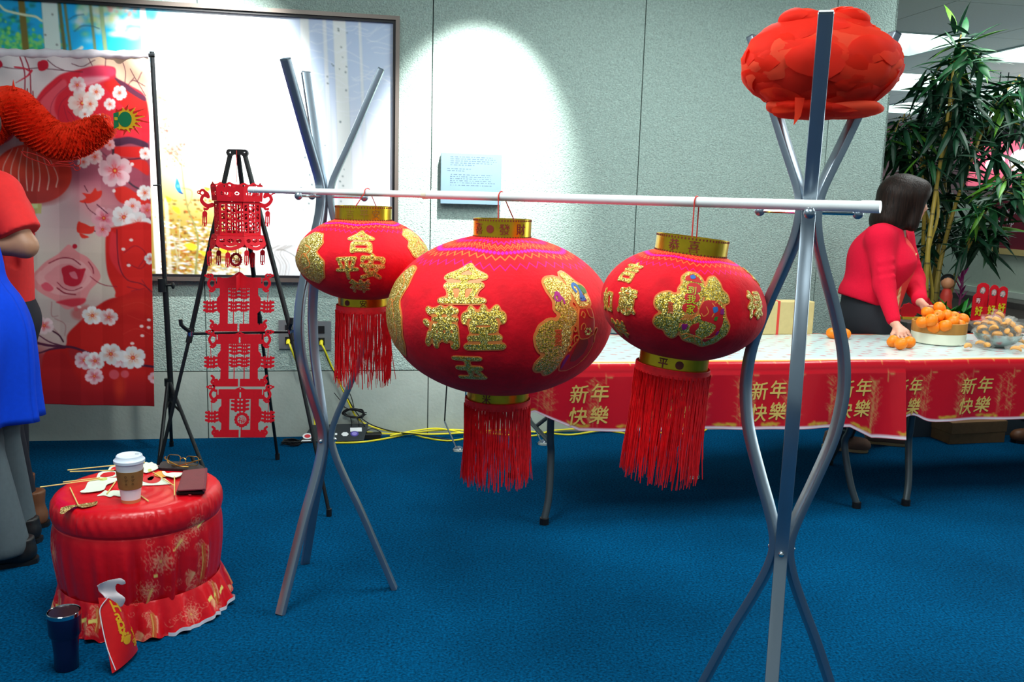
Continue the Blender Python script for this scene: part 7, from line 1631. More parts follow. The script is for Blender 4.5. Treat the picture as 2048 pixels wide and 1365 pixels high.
def hand(fld, wrist, palm, tips, thumb, k=.006, r=.0085, up=(0, 0, 1)):
    """wrist, middle of the knuckle line, four finger paths (knuckle, mid joint, tip) and one thumb path"""
    w, p = np.array(wrist), np.array(palm); kn = [np.array(t[0]) for t in tips]
    for q in kn: fld.cone(w + (q - w) * .15, q, .0155, .0125, .012)
    for t in tips:
        t = [np.array(x) for x in t]; fld.cone(t[0], t[1], r * 1.05, r * .95, k); fld.cone(t[1], t[2], r * .95, r * .78, k)
    t = [np.array(x) for x in thumb]; fld.cone(t[0], t[1], .014, .0105, .010); fld.cone(t[1], t[2], .0105, .0085, k)
# ---- woman in the crimson cardigan, leaning on the table
YB = 5.16
wy = lambda px, py, y: ony(px, py, y)
hipc, chest, neck, headc = wy(1737, 640, YB), wy(1774, 520, YB), wy(1790, 446, YB - .01), wy(1819, 402, YB - .02)
shR, elR, wrR = wy(1762, 478, YB - .15), wy(1768, 572, YB - .24), wy(1789, 647, 4.78)
shL, elL, wrL = wy(1800, 474, YB + .14), wy(1826, 560, YB + .10), wy(1840, 604, 4.98)
hipc[1] = YB
ftR, ftL = onz(1686, 900, 0) * [1, 1, 0], onz(1768, 888, 0) * [1, 1, 0]
person = empty('person', (hipc[0], hipc[1], 0), 'woman with a dark bob in a crimson cardigan leaning over the tangerine bowl', 'person')
lo = np.array([1.6, 4.45, -.02]); hi = np.array([2.85, 5.65, 1.75]); F = Field(lo, hi, .0068)
F.cone(hipc + [0, 0, .02], chest + [-.01, 0, -.02], .115, .12, .06, ((0, 1, 0), 1.25)); F.cone(chest, neck + [-.02, 0, -.06], .12, .07, .06, ((0, 1, 0), 1.2)); F.cone(neck + [-.015, 0, -.05], headc + [-.02, 0, -.06], .052, .048, .03)
F.cone(shR, shL, .06, .06, .05)
for h_, el, wr in ((shR, elR, wrR), (shL, elL, wrL)): F.cone(h_, el, .048, .038, .03); F.cone(el, wr, .038, .025, .02)
knees = []
for sg, ft in ((-1, ftR), (1, ftL)):
    hp = hipc + [0, sg * .085, -.03]; an = ft + np.array([-.02, 0, .09]); kn = (hp + an) / 2 + [.03, 0, .02]; knees.append((hp, kn, an)); F.cone(hp, kn, .085, .056, .05); F.cone(kn, an, .052, .036, .03); F.cone(an + [-.01, 0, -.035], ft + [.12, .02, .045], .034, .028, .02)
fwd = np.array([.985, .12, -.12]); Pw, Rw = head_set(person, headc, fwd, None, M_SKIN, F, M_HAIR)
# right hand spread over three tangerines, left hand reaching to the heap
hy = 4.70
kR = [wy(x, y, q) for x, y, q in ((1797, 668, 4.68), (1803, 668, 4.685), (1809, 667, 4.695), (1815, 664, 4.71))]
mR = [wy(x, y, q) for x, y, q in ((1795, 679, 4.645), (1805, 680, 4.645), (1814, 678, 4.655), (1821, 672, 4.675))]
eR = [wy(x, y, q) for x, y, q in ((1792, 690, 4.645), (1804, 693, 4.642), (1815, 690, 4.650), (1824, 683, 4.665))]
hand(F, wrR, None, list(zip(kR, mR, eR)), (wy(1790, 660, 4.74), wy(1785, 668, 4.70), wy(1782, 676, 4.68)))
kL = [wy(x, y, q) for x, y, q in ((1853, 613, 4.89), (1857, 616, 4.88), (1859, 620, 4.875), (1857, 624, 4.885))]
mL = [wy(x, y, q) for x, y, q in ((1863, 613, 4.84), (1867, 618, 4.83), (1867, 624, 4.83), (1862, 630, 4.85))]
eL = [wy(x, y, q) for x, y, q in ((1872, 615, 4.80), (1875, 621, 4.79), (1872, 629, 4.80), (1862, 637, 4.83))]
hand(F, wrL, None, list(zip(kL, mL, eL)), (wy(1846, 614, 4.93), wy(1848, 626, 4.88), wy(1850, 636, 4.85)))
F.mesh('body', M_SKIN, person); face_parts(person, Pw, Rw)
H = Field(headc - .24, headc + .24, .0065)
H.ell(Pw(-.045, 0, .030), (.145, .106, .116), .02, Rw); H.cone(Pw(-.075, 0, .0), Pw(-.105, 0, -.125), .104, .098, .03, (Rw[:, 1], 1.12)); H.cone(Pw(.012, -.072, .03), Pw(-.005, -.084, -.135), .042, .036, .03); H.cone(Pw(.012, .072, .03), Pw(.020, .082, -.125), .042, .034, .03)
H.cone(Pw(.036, -.045, .072), Pw(.036, .045, .072), .040, .040, .05)
H.ell(Pw(.126, 0, -.052), (.084, .15, .096), .022, Rw, cut=True); H.ell(Pw(.0, 0, -.20), (.085, .055, .062), .02, Rw, cut=True)
H.mesh('hair', M_HAIR, person)
C_ = Field(lo, hi, .0085)
hem_ = wy(1733, 597, YB)
C_.cone(hem_ + [-.01, 0, .02], chest, .146, .138, .05, ((0, 1, 0), 1.22)); C_.cone(chest, neck + [-.055, 0, -.065], .138, .085, .07, ((0, 1, 0), 1.5)); C_.cone(shR + [-.01, 0, .005], shL + [-.01, 0, .005], .076, .076, .05); C_.ell(wy(1738, 520, YB), (.115, .16, .16), .06)
for h_, el, wr in ((shR, elR, wrR), (shL, elL, wrL)):
    C_.cone(h_, el, .070, .056, .04); C_.cone(el, wr + (el - wr) * .10, .056, .036, .03)
    for q in (.5, .7, .85): p_ = h_ + (el - h_) * q; C_.cone(p_ + [-.03, -.045, .0], p_ + [.04, -.045, .02], .012, .006, .02)
C_.F = np.maximum(C_.F, (hem_[2] - .02 - C_.ax[2])[None, None, :] - 1.1 * (C_.ax[0][:, None, None] - hem_[0]) * -.45 * -1 if False else (hem_[2] - .075 - C_.ax[2])[None, None, :] - 0 * C_.ax[0][:, None, None]) if False else C_.F
X_, Y_, Z_ = np.meshgrid(*C_.ax, indexing='ij')
arm_zone = (Y_ < YB - .165) | ((X_ > 2.22) & (Z_ < 1.0))
cutp = (hem_[2] - .025 - .30 * (X_ - hem_[0])) - Z_
C_.F = np.where(arm_zone & (Y_ < YB - .175), C_.F, np.maximum(C_.F, cutp * .9)) if True else C_.F
# open front: cardigan kept to the sides of the breastbone
front = np.maximum(np.abs(Y_ - YB + .085) - .060, chest[0] + .040 - X_); front = np.maximum(np.maximum(front, .92 - Z_), X_ - chest[0] - .175); C_.F = np.maximum(C_.F, -front)
C_.cone(shL + [0, 0, -.03], elL, .066, .056, .03); C_.cone(elL, wrL + (elL - wrL) * .10, .056, .036, .03)
C_.mesh('cardigan', M_CARD2, person); del X_, Y_, Z_
Tt = Field(hipc + [-.3, -.35, -.15], neck + [.3, .35, .05], .010); Tt.cone(hipc + [.02, 0, .05], chest + [.012, 0, 0], .132, .138, .05, ((0, 1, 0), 1.1)); Tt.cone(chest + [.01, 0, 0], neck + [-.015, 0, -.06], .130, .062, .05, ((0, 1, 0), 1.2))
tee = Tt.mesh('t_shirt', M_TEE, person)
m1 = MB(); R = random.Random(2)   # pale printed panel on the shirt front
for i in range(9):
    for j in range(5):
        pass
gx_ = np.linspace(-.055, .055, 12); gz2 = np.linspace(0, 1, 18); vs = []
for z in gz2:
    for y in gx_:
        c0_ = (hipc + [.02, 0, .09]) * (1 - z) + (chest + [.012, 0, .045]) * z; rr_2 = .139 + .0015; yy_ = y - .085; vs.append(c0_ + [math.sqrt(max(rr_2 ** 2 - (yy_ / 1.1) ** 2, 0)), yy_, 0])
P3 = np.array(vs).reshape(18, 12, 3); Rg = np.random.default_rng(1); colp = np.array([(226, 160, 110), (232, 190, 130), (206, 100, 60), (236, 206, 150)])[Rg.integers(0, 4, (18, 12))].astype(float)
gp = grid_mesh('shirt_print', P3, colp, mat('shirt_print', attr='print', rough=.7, noise=0), tee); sd = gp.modifiers.new('thickness', 'SOLIDIFY'); sd.thickness = .001
W = Field([1.55, 4.75, -.02], [2.75, 5.65, 1.08], .011)
W.ell(hipc + [-.012, 0, .0], (.152, .195, .15), .05); W.cone(hipc + [-.01, 0, .06], hem_ + [0, 0, .02], .142, .136, .05, ((0, 1, 0), 1.15))
for hp, kn, an in knees: W.cone(hp, kn, .112, .085, .06); W.cone(kn, an + [0, 0, .02], .085, .074, .04)
X_, Y_, Z_ = np.meshgrid(*W.ax, indexing='ij'); W.F = np.maximum(W.F, .085 - Z_); W.mesh('trousers', M_TROU, person); del X_, Y_, Z_
def shoe(ft, d, root, m, sole, L=.27, h=.085, w=.046):
    d = np.array(d, float); d /= np.linalg.norm(d); s = np.array([-d[1], d[0], 0]); Rm = np.stack([d, s, [0, 0, 1]], 1)
    S_ = Field(ft + [-.24, -.24, -.02], ft + [.24, .24, .22], .008); S_.cone(ft - d * .075 + [0, 0, .045], ft + d * .105 + [0, 0, .040], .042, .040, .03, (s, 1.05)); S_.ell(ft + d * .06 + [0, 0, .040], (.09, w, .040), .03, Rm); S_.cone(ft - d * .06 + [0, 0, .04], ft - d * .07 + [0, 0, h + .03], .042, .044, .03)
    S_.F = np.maximum(S_.F, .016 - S_.ax[2][None, None, :]); S_.F = np.maximum(S_.F, S_.ax[2][None, None, :] - h - .02); o = S_.mesh('shoe', m, root)
    m1 = MB(); P_ = [(x, y) for x, y in [(.142, .0), (.135, .025), (.10, .044), (.04, .046), (-.03, .038), (-.09, .040), (-.118, .024), (-.124, 0), (-.118, -.024), (-.09, -.040), (-.03, -.038), (.04, -.046), (.10, -.044), (.135, -.025)]]
    m1.prism(P_, .018, lambda x, y, z: tuple(ft + d * x + s * y + np.array([0, 0, .001 + z]))); m1.build('sole', sole, o)
shoe(ftR + np.array([0, 0, 0]), (.95, -.30, 0), person, M_SUEDE, M_SOLE); shoe(ftL, (1, -.22, 0), person, M_SUEDE, M_SOLE)

# ---- man in the red T-shirt at the left edge, turned away to the left
YR = 3.66
pl3 = empty('person', onz(20, 1050, 0) * [1, 1, 0], 'person in a red T-shirt, dark trousers and brown boots standing before the banner', 'person')
ry_ = lambda px, py, y=YR: ony(px, py, y)
hp_, ch_, nk_ = ry_(-6, 640), ry_(-28, 430), ry_(-45, 345); hd_ = ry_(-66, 262)
sN, eN, wN_ = ry_(-8, 392, YR - .15), ry_(50, 492, YR - .17), ry_(-70, 490, YR - .25); sF, eF, wF = ry_(-20, 392, YR + .19), ry_(20, 500, YR + .24), ry_(-90, 500, YR + .16)
fN = onz(36, 1056, 0) * [1, 1, 0]; fF = fN + np.array([-.16, .24, 0]); hp_[2] = max(hp_[2], .9)
F = Field([-2.85, 3.2, -.02], [-1.75, 4.25, 1.85], .0095)
F.cone(hp_, ch_, .110, .120, .06, ((0, 1, 0), 1.3)); F.cone(ch_, nk_ + [0, 0, -.06], .12, .07, .06, ((0, 1, 0), 1.3)); F.cone(nk_ + [0, 0, -.06], hd_ + [.02, 0, -.05], .058, .055, .03); F.cone(sN, sF, .065, .065, .05)
for a, b, c_ in ((sN, eN, wN_), (sF, eF, wF)):
    F.cone(a, b, .054, .045, .03); F.cone(b, c_, .045, .030, .02); d = (c_ - b) / np.linalg.norm(c_ - b); F.cone(c_, c_ + d * .08, .026, .030, .02, ((0, 0, 1), 1.3))
    for k in range(4): q = c_ + d * .075 + [0, -.0, .030 - .02 * k]; F.cone(q, q + d * .045 + [0, -.006, -.006], .0095, .009, .006); F.cone(q + d * .045 + [0, -.006, -.006], q + d * (.075 - .008 * abs(k - 1.4)) + [0, -.022, -.016], .009, .0075, .006)
    F.cone(c_ + d * .02 + [0, -.01, .022], c_ + d * .06 + [0, -.03, .045], .013, .010, .008)
legs = []
for sg, ft in ((-1, fN), (1, fF)):
    h0 = hp_ + [0, sg * .09 + .02, -.04]; an = ft + [.01, 0, .10]; kn = (h0 + an) / 2 + [-.02, 0, .02]; legs.append((h0, kn, an)); F.cone(h0, kn, .09, .06, .05); F.cone(kn, an, .056, .04, .03); F.cone(an + [0, 0, -.05], ft + [-.10, 0, .04], .036, .03, .02)
Pm, Rm_ = head_set(pl3, hd_, (-1, -.15, -.05), None, M_SKIN2, F, M_HAIR); F.mesh('body', M_SKIN2, pl3); face_parts(pl3, Pm, Rm_)
H = Field(hd_ - .2, hd_ + .2, .009); H.ell(Pm(-.022, 0, .035), (.106, .087, .098), .02, Rm_); H.ell(Pm(.105, 0, -.05), (.085, .10, .095), .012, Rm_, cut=True); H.ell(Pm(-.02, 0, -.13), (.12, .12, .08), .02, Rm_, cut=True); H.mesh('hair', M_HAIR, pl3)
M_REDT = mat('red_cotton', (204, 30, 30), .85, noise=.05, nscale=60)
S_ = Field([-2.7, 3.2, .7], [-1.8, 4.25, 1.65], .0095); S_.cone(hp_ + [.0, 0, .05], ch_ + [.01, 0, 0], .135, .148, .05, ((0, 1, 0), 1.25)); S_.cone(ch_, nk_ + [.01, 0, -.05], .145, .08, .06, ((0, 1, 0), 1.35)); S_.cone(sN, sF, .088, .088, .05)
for a, b in ((sN, eN), (sF, eF)): S_.cone(a, a + (b - a) * .74, .092, .088, .04)
X_, Y_, Z_ = np.meshgrid(*S_.ax, indexing='ij')
for a, b in ((sN, eN), (sF, eF)):
    d = (b - a) / np.linalg.norm(b - a); c_ = a + (b - a) * .78; near = np.abs(Y_ - c_[1]) < .12; sd_ = (X_ - c_[0]) * d[0] + (Y_ - c_[1]) * d[1] + (Z_ - c_[2]) * d[2]
    S_.F = np.where(near & (X_ > c_[0] - .09) & (sd_ > -.05) & (X_ > -2.12 if False else True) & (np.hypot(X_ - c_[0], Z_ - c_[2]) < .16) & (X_ > hp_[0] + .10), np.maximum(S_.F, sd_), S_.F)
S_.F = np.maximum(S_.F, (hp_[2] + .01) - Z_); S_.mesh('t_shirt', M_REDT, pl3); del X_, Y_, Z_
M_NAVT = mat('navy_trousers', (14, 16, 30), .85, noise=.06, nscale=50); M_BRN = mat('brown_leather', (104, 64, 38), .5, noise=.12, nscale=24)
W = Field([-2.6, 3.3, -.02], [-1.75, 4.2, 1.1], .011); W.ell(hp_ + [0, 0, .0], (.140, .185, .15), .05); W.cone(hp_, hp_ + [0, 0, .10], .128, .122, .04, ((0, 1, 0), 1.2))
for h0, kn, an in legs: W.cone(h0, kn, .105, .082, .06); W.cone(kn, an + [0, 0, .03], .080, .070, .04)
W.F = np.maximum(W.F, .12 - W.ax[2][None, None, :]); W.mesh('trousers', M_NAVT, pl3)
shoe(fN, (-1, -.35, 0), pl3, M_BRN, M_BLK, h=.14); shoe(fF, (-1, .1, 0), pl3, M_BRN, M_BLK, h=.14)

# ---- person in the royal blue flared dress over grey trousers
YBL = 3.24
by_ = lambda px, py, y=YBL: ony(px - 36, py, y)
pb3 = empty('person', onz(-40, 1130, 0) * [1, 1, 0], 'person in a flared royal blue dress, grey trousers and black shoes at left', 'person')
b_h, b_w, b_c, b_n, b_hd = by_(-56, 640), by_(-58, 560), by_(-74, 450), by_(-86, 372), by_(-96, 285)
fNb = onz(6, 1132, 0) * [1, 1, 0]; fFb = fNb + np.array([-.10, .24, 0]); sNb, sFb = by_(-86, 412, YBL - .15), by_(-88, 412, YBL + .15); eNb, eFb = by_(-90, 540, YBL - .22), by_(-60, 540, YBL + .24); wNb, wFb = by_(-170, 545, YBL - .16), by_(-160, 545, YBL + .16)
F = Field([-2.85, 2.75, -.02], [-1.65, 3.75, 1.85], .0105); F.cone(b_h, b_c, .115, .115, .06, ((0, 1, 0), 1.2)); F.cone(b_c, b_n + [0, 0, -.05], .115, .06, .06, ((0, 1, 0), 1.3)); F.cone(b_n + [0, 0, -.05], b_hd + [.02, 0, -.05], .05, .048, .03); F.cone(sNb, sFb, .058, .058, .05)
for a, b, c_ in ((sNb, eNb, wNb), (sFb, eFb, wFb)):
    F.cone(a, b, .046, .038, .03); F.cone(b, c_, .038, .026, .02); d = (c_ - b) / np.linalg.norm(c_ - b); F.cone(c_, c_ + d * .07, .024, .028, .02, ((0, 0, 1), 1.3))
    for k in range(4): q = c_ + d * .065 + [0, -.0, .027 - .018 * k]; F.cone(q, q + d * .04 + [0, -.006, -.006], .0088, .0082, .006); F.cone(q + d * .04 + [0, -.006, -.006], q + d * (.07 - .008 * abs(k - 1.4)) + [0, -.02, -.015], .0082, .007, .006)
    F.cone(c_ + d * .02 + [0, -.01, .02], c_ + d * .055 + [0, -.028, .04], .012, .009, .008)
legs = []
for sg, ft in ((-1, fNb), (1, fFb)):
    h0 = b_h + [.03, sg * .085, -.04]; an = ft + [0, 0, .09]; kn = (h0 + an) / 2 + [.0, 0, .02]; legs.append((h0, kn, an)); F.cone(h0, kn, .085, .056, .05); F.cone(kn, an, .052, .036, .03); F.cone(an + [0, 0, -.05], ft + [-.10, 0, .035], .032, .026, .02)
Pm, Rm_ = head_set(pb3, b_hd, (-1, .1, -.05), None, M_SKIN, F, M_HAIR); F.mesh('body', M_SKIN, pb3); face_parts(pb3, Pm, Rm_)
H = Field(b_hd - .26, b_hd + .26, .010); H.ell(Pm(-.020, 0, .035), (.110, .095, .102), .02, Rm_); H.cone(Pm(-.05, 0, 0), Pm(-.06, 0, -.16), .085, .075, .03); H.ell(Pm(.11, 0, -.05), (.085, .08, .095), .012, Rm_, cut=True); H.mesh('hair', M_HAIR, pb3)
M_BLUE = mat('royal_blue_crepe', (4, 58, 190), .9, noise=.05, nscale=60, spec=.15)
rows = []; th = np.linspace(0, 2 * PI, 121)
for px_c, py, rx_, ry2, wv in ((-92, 388, .080, .15, 0), (-84, 420, .115, .18, 0), (-70, 465, .140, .172, 0), (-58, 520, .152, .162, 0), (-52, 560, .160, .165, 0), (-48, 605, .208, .205, .004), (-50, 660, .245, .24, .010), (-58, 720, .265, .27, .018), (-66, 790, .280, .30, .026), (-66, 850, .290, .315, .032)):
    c0_ = by_(px_c, py); hem = .02 * (np.sin(th * 2 + 2.2)) if py > 840 else 0
    rows.append(np.stack([c0_[0] + (rx_ + wv * np.sin(th * 9 + 1)) * np.cos(th), c0_[1] + (ry2 + wv * np.sin(th * 9 + 1)) * np.sin(th), c0_[2] + hem + 0 * th], 1))
Pd = np.array([smooth_path([r[i] for r in rows], 4) for i in range(121)]).transpose(1, 0, 2); dress = grid_mesh('dress', Pd, None, M_BLUE, pb3); sd = dress.modifiers.new('thickness', 'SOLIDIFY'); sd.thickness = .004
S_ = Field([-2.85, 2.75, .85], [-1.75, 3.75, 1.6], .011)
for a, b, c_ in ((sNb, eNb, wNb), (sFb, eFb, wFb)): S_.cone(a, b, .066, .055, .03); S_.cone(b, c_ + (b - c_) * .15, .055, .042, .03)
S_.mesh('sleeve', M_BLUE, pb3)
M_GRYT = mat('grey_trousers', (74, 86, 92), .85, noise=.06, nscale=60)
W = Field([-2.6, 2.8, -.02], [-1.7, 3.7, .95], .011)
for h0, kn, an in legs: W.cone(h0, kn, .098, .080, .05); W.cone(kn, an + [.0, 0, .0], .080, .094, .04)
W.F = np.maximum(W.F, .05 - W.ax[2][None, None, :]); W.mesh('trousers', M_GRYT, pb3)
shoe(fNb, (-1, -.5, 0), pb3, M_BLK, M_BLK); shoe(fFb, (-1, 0, 0), pb3, M_BLK, M_BLK)

# ---- visitor at the right edge: only a shoe and a trouser leg come into the frame under the table
fv = onz(2062, 886, 0) * [1, 1, 0]; pv = empty('person', fv, 'visitor at the right frame edge, a brown shoe and dark trouser leg under the table', 'person')
hv = fv + np.array([.10, .06, .92]); cv = hv + [0, 0, .36]; nv_ = hv + [-.02, 0, .58]; hdv = hv + [-.04, 0, .70]
F = Field(fv + [-.45, -.45, -.02], fv + [.6, .6, 1.85], .013); F.cone(hv, cv, .11, .12, .06, ((0, 1, 0), 1.3)); F.cone(cv, nv_ + [0, 0, -.05], .115, .065, .06, ((0, 1, 0), 1.3)); F.cone(nv_ + [0, 0, -.05], hdv + [.02, 0, -.05], .055, .052, .03)
lv = []
for sg in (-1, 1):
    sh = cv + [0, sg * .19, .13]; el = sh + [.10, sg * .03, -.27]; wr = el + [.07, 0, -.25]; F.cone(cv + [0, 0, .13], sh, .06, .06, .05); F.cone(sh, el, .052, .042, .03); F.cone(el, wr, .042, .028, .02); F.cone(wr, wr + [-.03, 0, -.07], .026, .030, .02)
    for k in range(4): q = wr + [-.055 + .017 * k, 0, -.09]; F.cone(q, q + [-.012, 0, -.07 - .006 * (k % 3)], .0095, .008, .006)
    F.cone(wr + [-.03, -sg * .01, -.02], wr + [-.075, -sg * .02, -.065], .012, .009, .008)
    h0 = hv + [0, sg * .09, -.04]; an = fv + [.05, .02 + (sg + 1) * .11, .09]; kn = (h0 + an) / 2 + [-.02, 0, .02]; lv.append((h0, kn, an)); F.cone(h0, kn, .088, .06, .05); F.cone(kn, an, .055, .04, .03)
Pm, Rm_ = head_set(pv, hdv, (-1, -.1, -.05), None, M_SKIN, F, M_HAIR); F.mesh('body', M_SKIN, pv); face_parts(pv, Pm, Rm_)
H = Field(hdv - .2, hdv + .2, .010); H.ell(Pm(-.022, 0, .035), (.106, .087, .098), .02, Rm_); H.ell(Pm(.105, 0, -.05), (.085, .10, .095), .012, Rm_, cut=True); H.ell(Pm(-.02, 0, -.13), (.12, .12, .08), .02, Rm_, cut=True); H.mesh('hair', M_HAIR, pv)
S_ = Field(fv + [-.45, -.45, .7], fv + [.6, .6, 1.6], .013); S_.cone(hv + [0, 0, .04], cv, .135, .145, .05, ((0, 1, 0), 1.25)); S_.cone(cv, nv_ + [0, 0, -.05], .14, .08, .06, ((0, 1, 0), 1.35))
for sg in (-1, 1): sh = cv + [0, sg * .19, .13]; el = sh + [.10, sg * .03, -.27]; wr = el + [.07, 0, -.25]; S_.cone(cv + [0, 0, .13], sh, .08, .08, .05); S_.cone(sh, el, .072, .062, .03); S_.cone(el, wr, .06, .045, .03)
S_.mesh('sweater', mat('dark_grey_knit', (60, 64, 70), .9), pv)
W = Field(fv + [-.3, -.3, -.02], fv + [.45, .6, 1.1], .012); W.ell(hv, (.140, .185, .15), .05)
for h0, kn, an in lv: W.cone(h0, kn, .105, .085, .06); W.cone(kn, an + [0, 0, .03], .085, .072, .04)
W.F = np.maximum(W.F, .10 - W.ax[2][None, None, :]); W.mesh('trousers', M_NAVT, pv)
for h0, kn, an in lv: shoe(an * [1, 1, 0] + [-.03, 0, 0], (-1, -.15, 0), pv, M_BRN, M_BLK)

# ================================================================== planter, bamboo and what stands in it
M_PFACE = mat('planter_slate', (50, 62, 72), .7, noise=.06, nscale=8); M_RIM = mat('planter_rim', (84, 80, 76), .5, noise=.08, nscale=20); M_SOIL = mat('soil', (40, 30, 24), .95, noise=.3, nscale=60, bump=.5, bscale=60)
U0, U1, W0, W1, ZP = U_END + .06, UR - .02, 4.985, 7.4, .75
plt_ = empty('planter', uw((U0 + U1) / 2, W0, 0), 'long dark slate planter box with a broad rim behind the woman and table', 'planter')
m1 = MB(); ubox(m1, U0 + .05, U1, W0 + .05, W0 + .12, .002, ZP - .055); m1.build('front_panel', M_PFACE, plt_, smooth=False)
m1 = MB(); ubox(m1, U0 + .05, U0 + .12, W0 + .12, W1, .002, ZP - .055); m1.build('side_panel', M_PFACE, plt_, smooth=False)
for q in ((U0, U1, W0, W0 + .20), (U0, U0 + .20, W0 + .20, W1), (U1 - .2, U1, W0 + .20, W1)):
    m1 = MB(); ubox(m1, *q, ZP - .055, ZP); o = m1.build('rim', M_RIM, plt_, smooth=False); bv = o.modifiers.new('edge', 'BEVEL'); bv.width = .006; bv.segments = 2
m1 = MB(); ubox(m1, U0 + .2, U1 - .2, W0 + .2, W1, .55, ZP - .05); m1.build('soil', M_SOIL, plt_, smooth=False)
def pw(px, py, w): return onpl(px, py, uw(0, w, 0), WN)
M_CANE = mat('bamboo_cane', (150, 128, 48), .5, noise=.2, nscale=14); M_LEAF = [mat('bamboo_leaf', (24, 78, 40), .45, noise=.2, nscale=5, spec=.4), mat('bamboo_leaf_dark', (14, 54, 34), .45, noise=.2, nscale=5, spec=.4), mat('bamboo_leaf_light', (84, 138, 40), .45, noise=.2, nscale=5)]
def leaf_mesh(m, i):
    n = 6; vs = []
    for k in range(n + 1):
        f = k / n; w = .5 * .15 * math.sin(PI * min(1, f * .9 + .06)) ** .8 * (1 - f ** 5); z = -.30 * f * f
        vs += [(-w, f, z - .02 * w / .05), (0, f, z), (w, f, z - .02 * w / .05)]
    fs = [(3 * k + a, 3 * k + a + 1, 3 * k + a + 4, 3 * k + a + 3) for k in range(n) for a in (0, 1)]
    me = bpy.data.meshes.new('leaf'); me.from_pydata(vs, [], fs); me.materials.append(m); me.polygons.foreach_set('use_smooth', [True] * len(me.polygons)); return me
LM = [leaf_mesh(m, i) for i, m in enumerate(M_LEAF)]
R = random.Random(21)
canes = [  # (base px, base py, depth w, path points px, py, label)
    ((1852, 606), 5.55, ((1856, 500), (1872, 380), (1896, 230), (1908, 130), (1922, 70)), 'tallest bamboo cane with a dense crown, rising behind the woman'),
    ((1868, 606), 5.75, ((1882, 520), (1908, 420), (1940, 330), (1985, 220), (2040, 150)), 'bamboo cane leaning right towards the top right corner'),
    ((1842, 604), 5.90, ((1845, 520), (1848, 420), (1842, 330), (1828, 270), (1810, 240)), 'bamboo cane leaning left behind the woman head'),
    ((1886, 606), 5.65, ((1920, 530), (1962, 440), (1998, 370), (2030, 330), (2070, 320)), 'low bamboo cane arching right before the maroon sign'),
    ((1860, 604), 6.05, ((1876, 500), (1890, 400), (1886, 300), (1880, 220), (1868, 170)), 'middle bamboo cane standing upright at the back')]
clusters = {0: [(1922, 75, 10), (1905, 120, 13), (1935, 112, 13), (1950, 108, 10), (1893, 160, 14), (1925, 165, 14), (1948, 178, 12), (1905, 210, 14), (1868, 150, 7), (1870, 185, 10), (1935, 215, 12), (1900, 250, 13)],
            1: [(2040, 165, 10), (2010, 190, 11), (1985, 205, 12), (2030, 205, 11), (1975, 245, 13), (2005, 255, 12), (2040, 250, 10), (1950, 280, 13), (1990, 300, 10), (1930, 300, 12)],
            2: [(1805, 245, 12), (1790, 265, 10), (1825, 250, 12), (1812, 285, 12), (1838, 290, 12), (1795, 300, 9), (1850, 320, 12), (1830, 330, 10), (1862, 340, 8)],
            3: [(2038, 345, 12), (2012, 360, 11), (2055, 370, 8), (1985, 395, 9), (1955, 415, 9), (1968, 440, 11), (1985, 460, 11), (1945, 455, 9), (1940, 480, 8), (1960, 490, 6), (2030, 390, 8)],
            4: [(1868, 200, 11), (1850, 230, 12), (1880, 250, 12), (1895, 290, 12), (1870, 290, 11), (1905, 340, 12), (1880, 350, 11), (1865, 385, 10), (1900, 390, 9), (1885, 430, 10), (1870, 460, 9), (1905, 455, 9), (1858, 500, 5)]}
count = 0
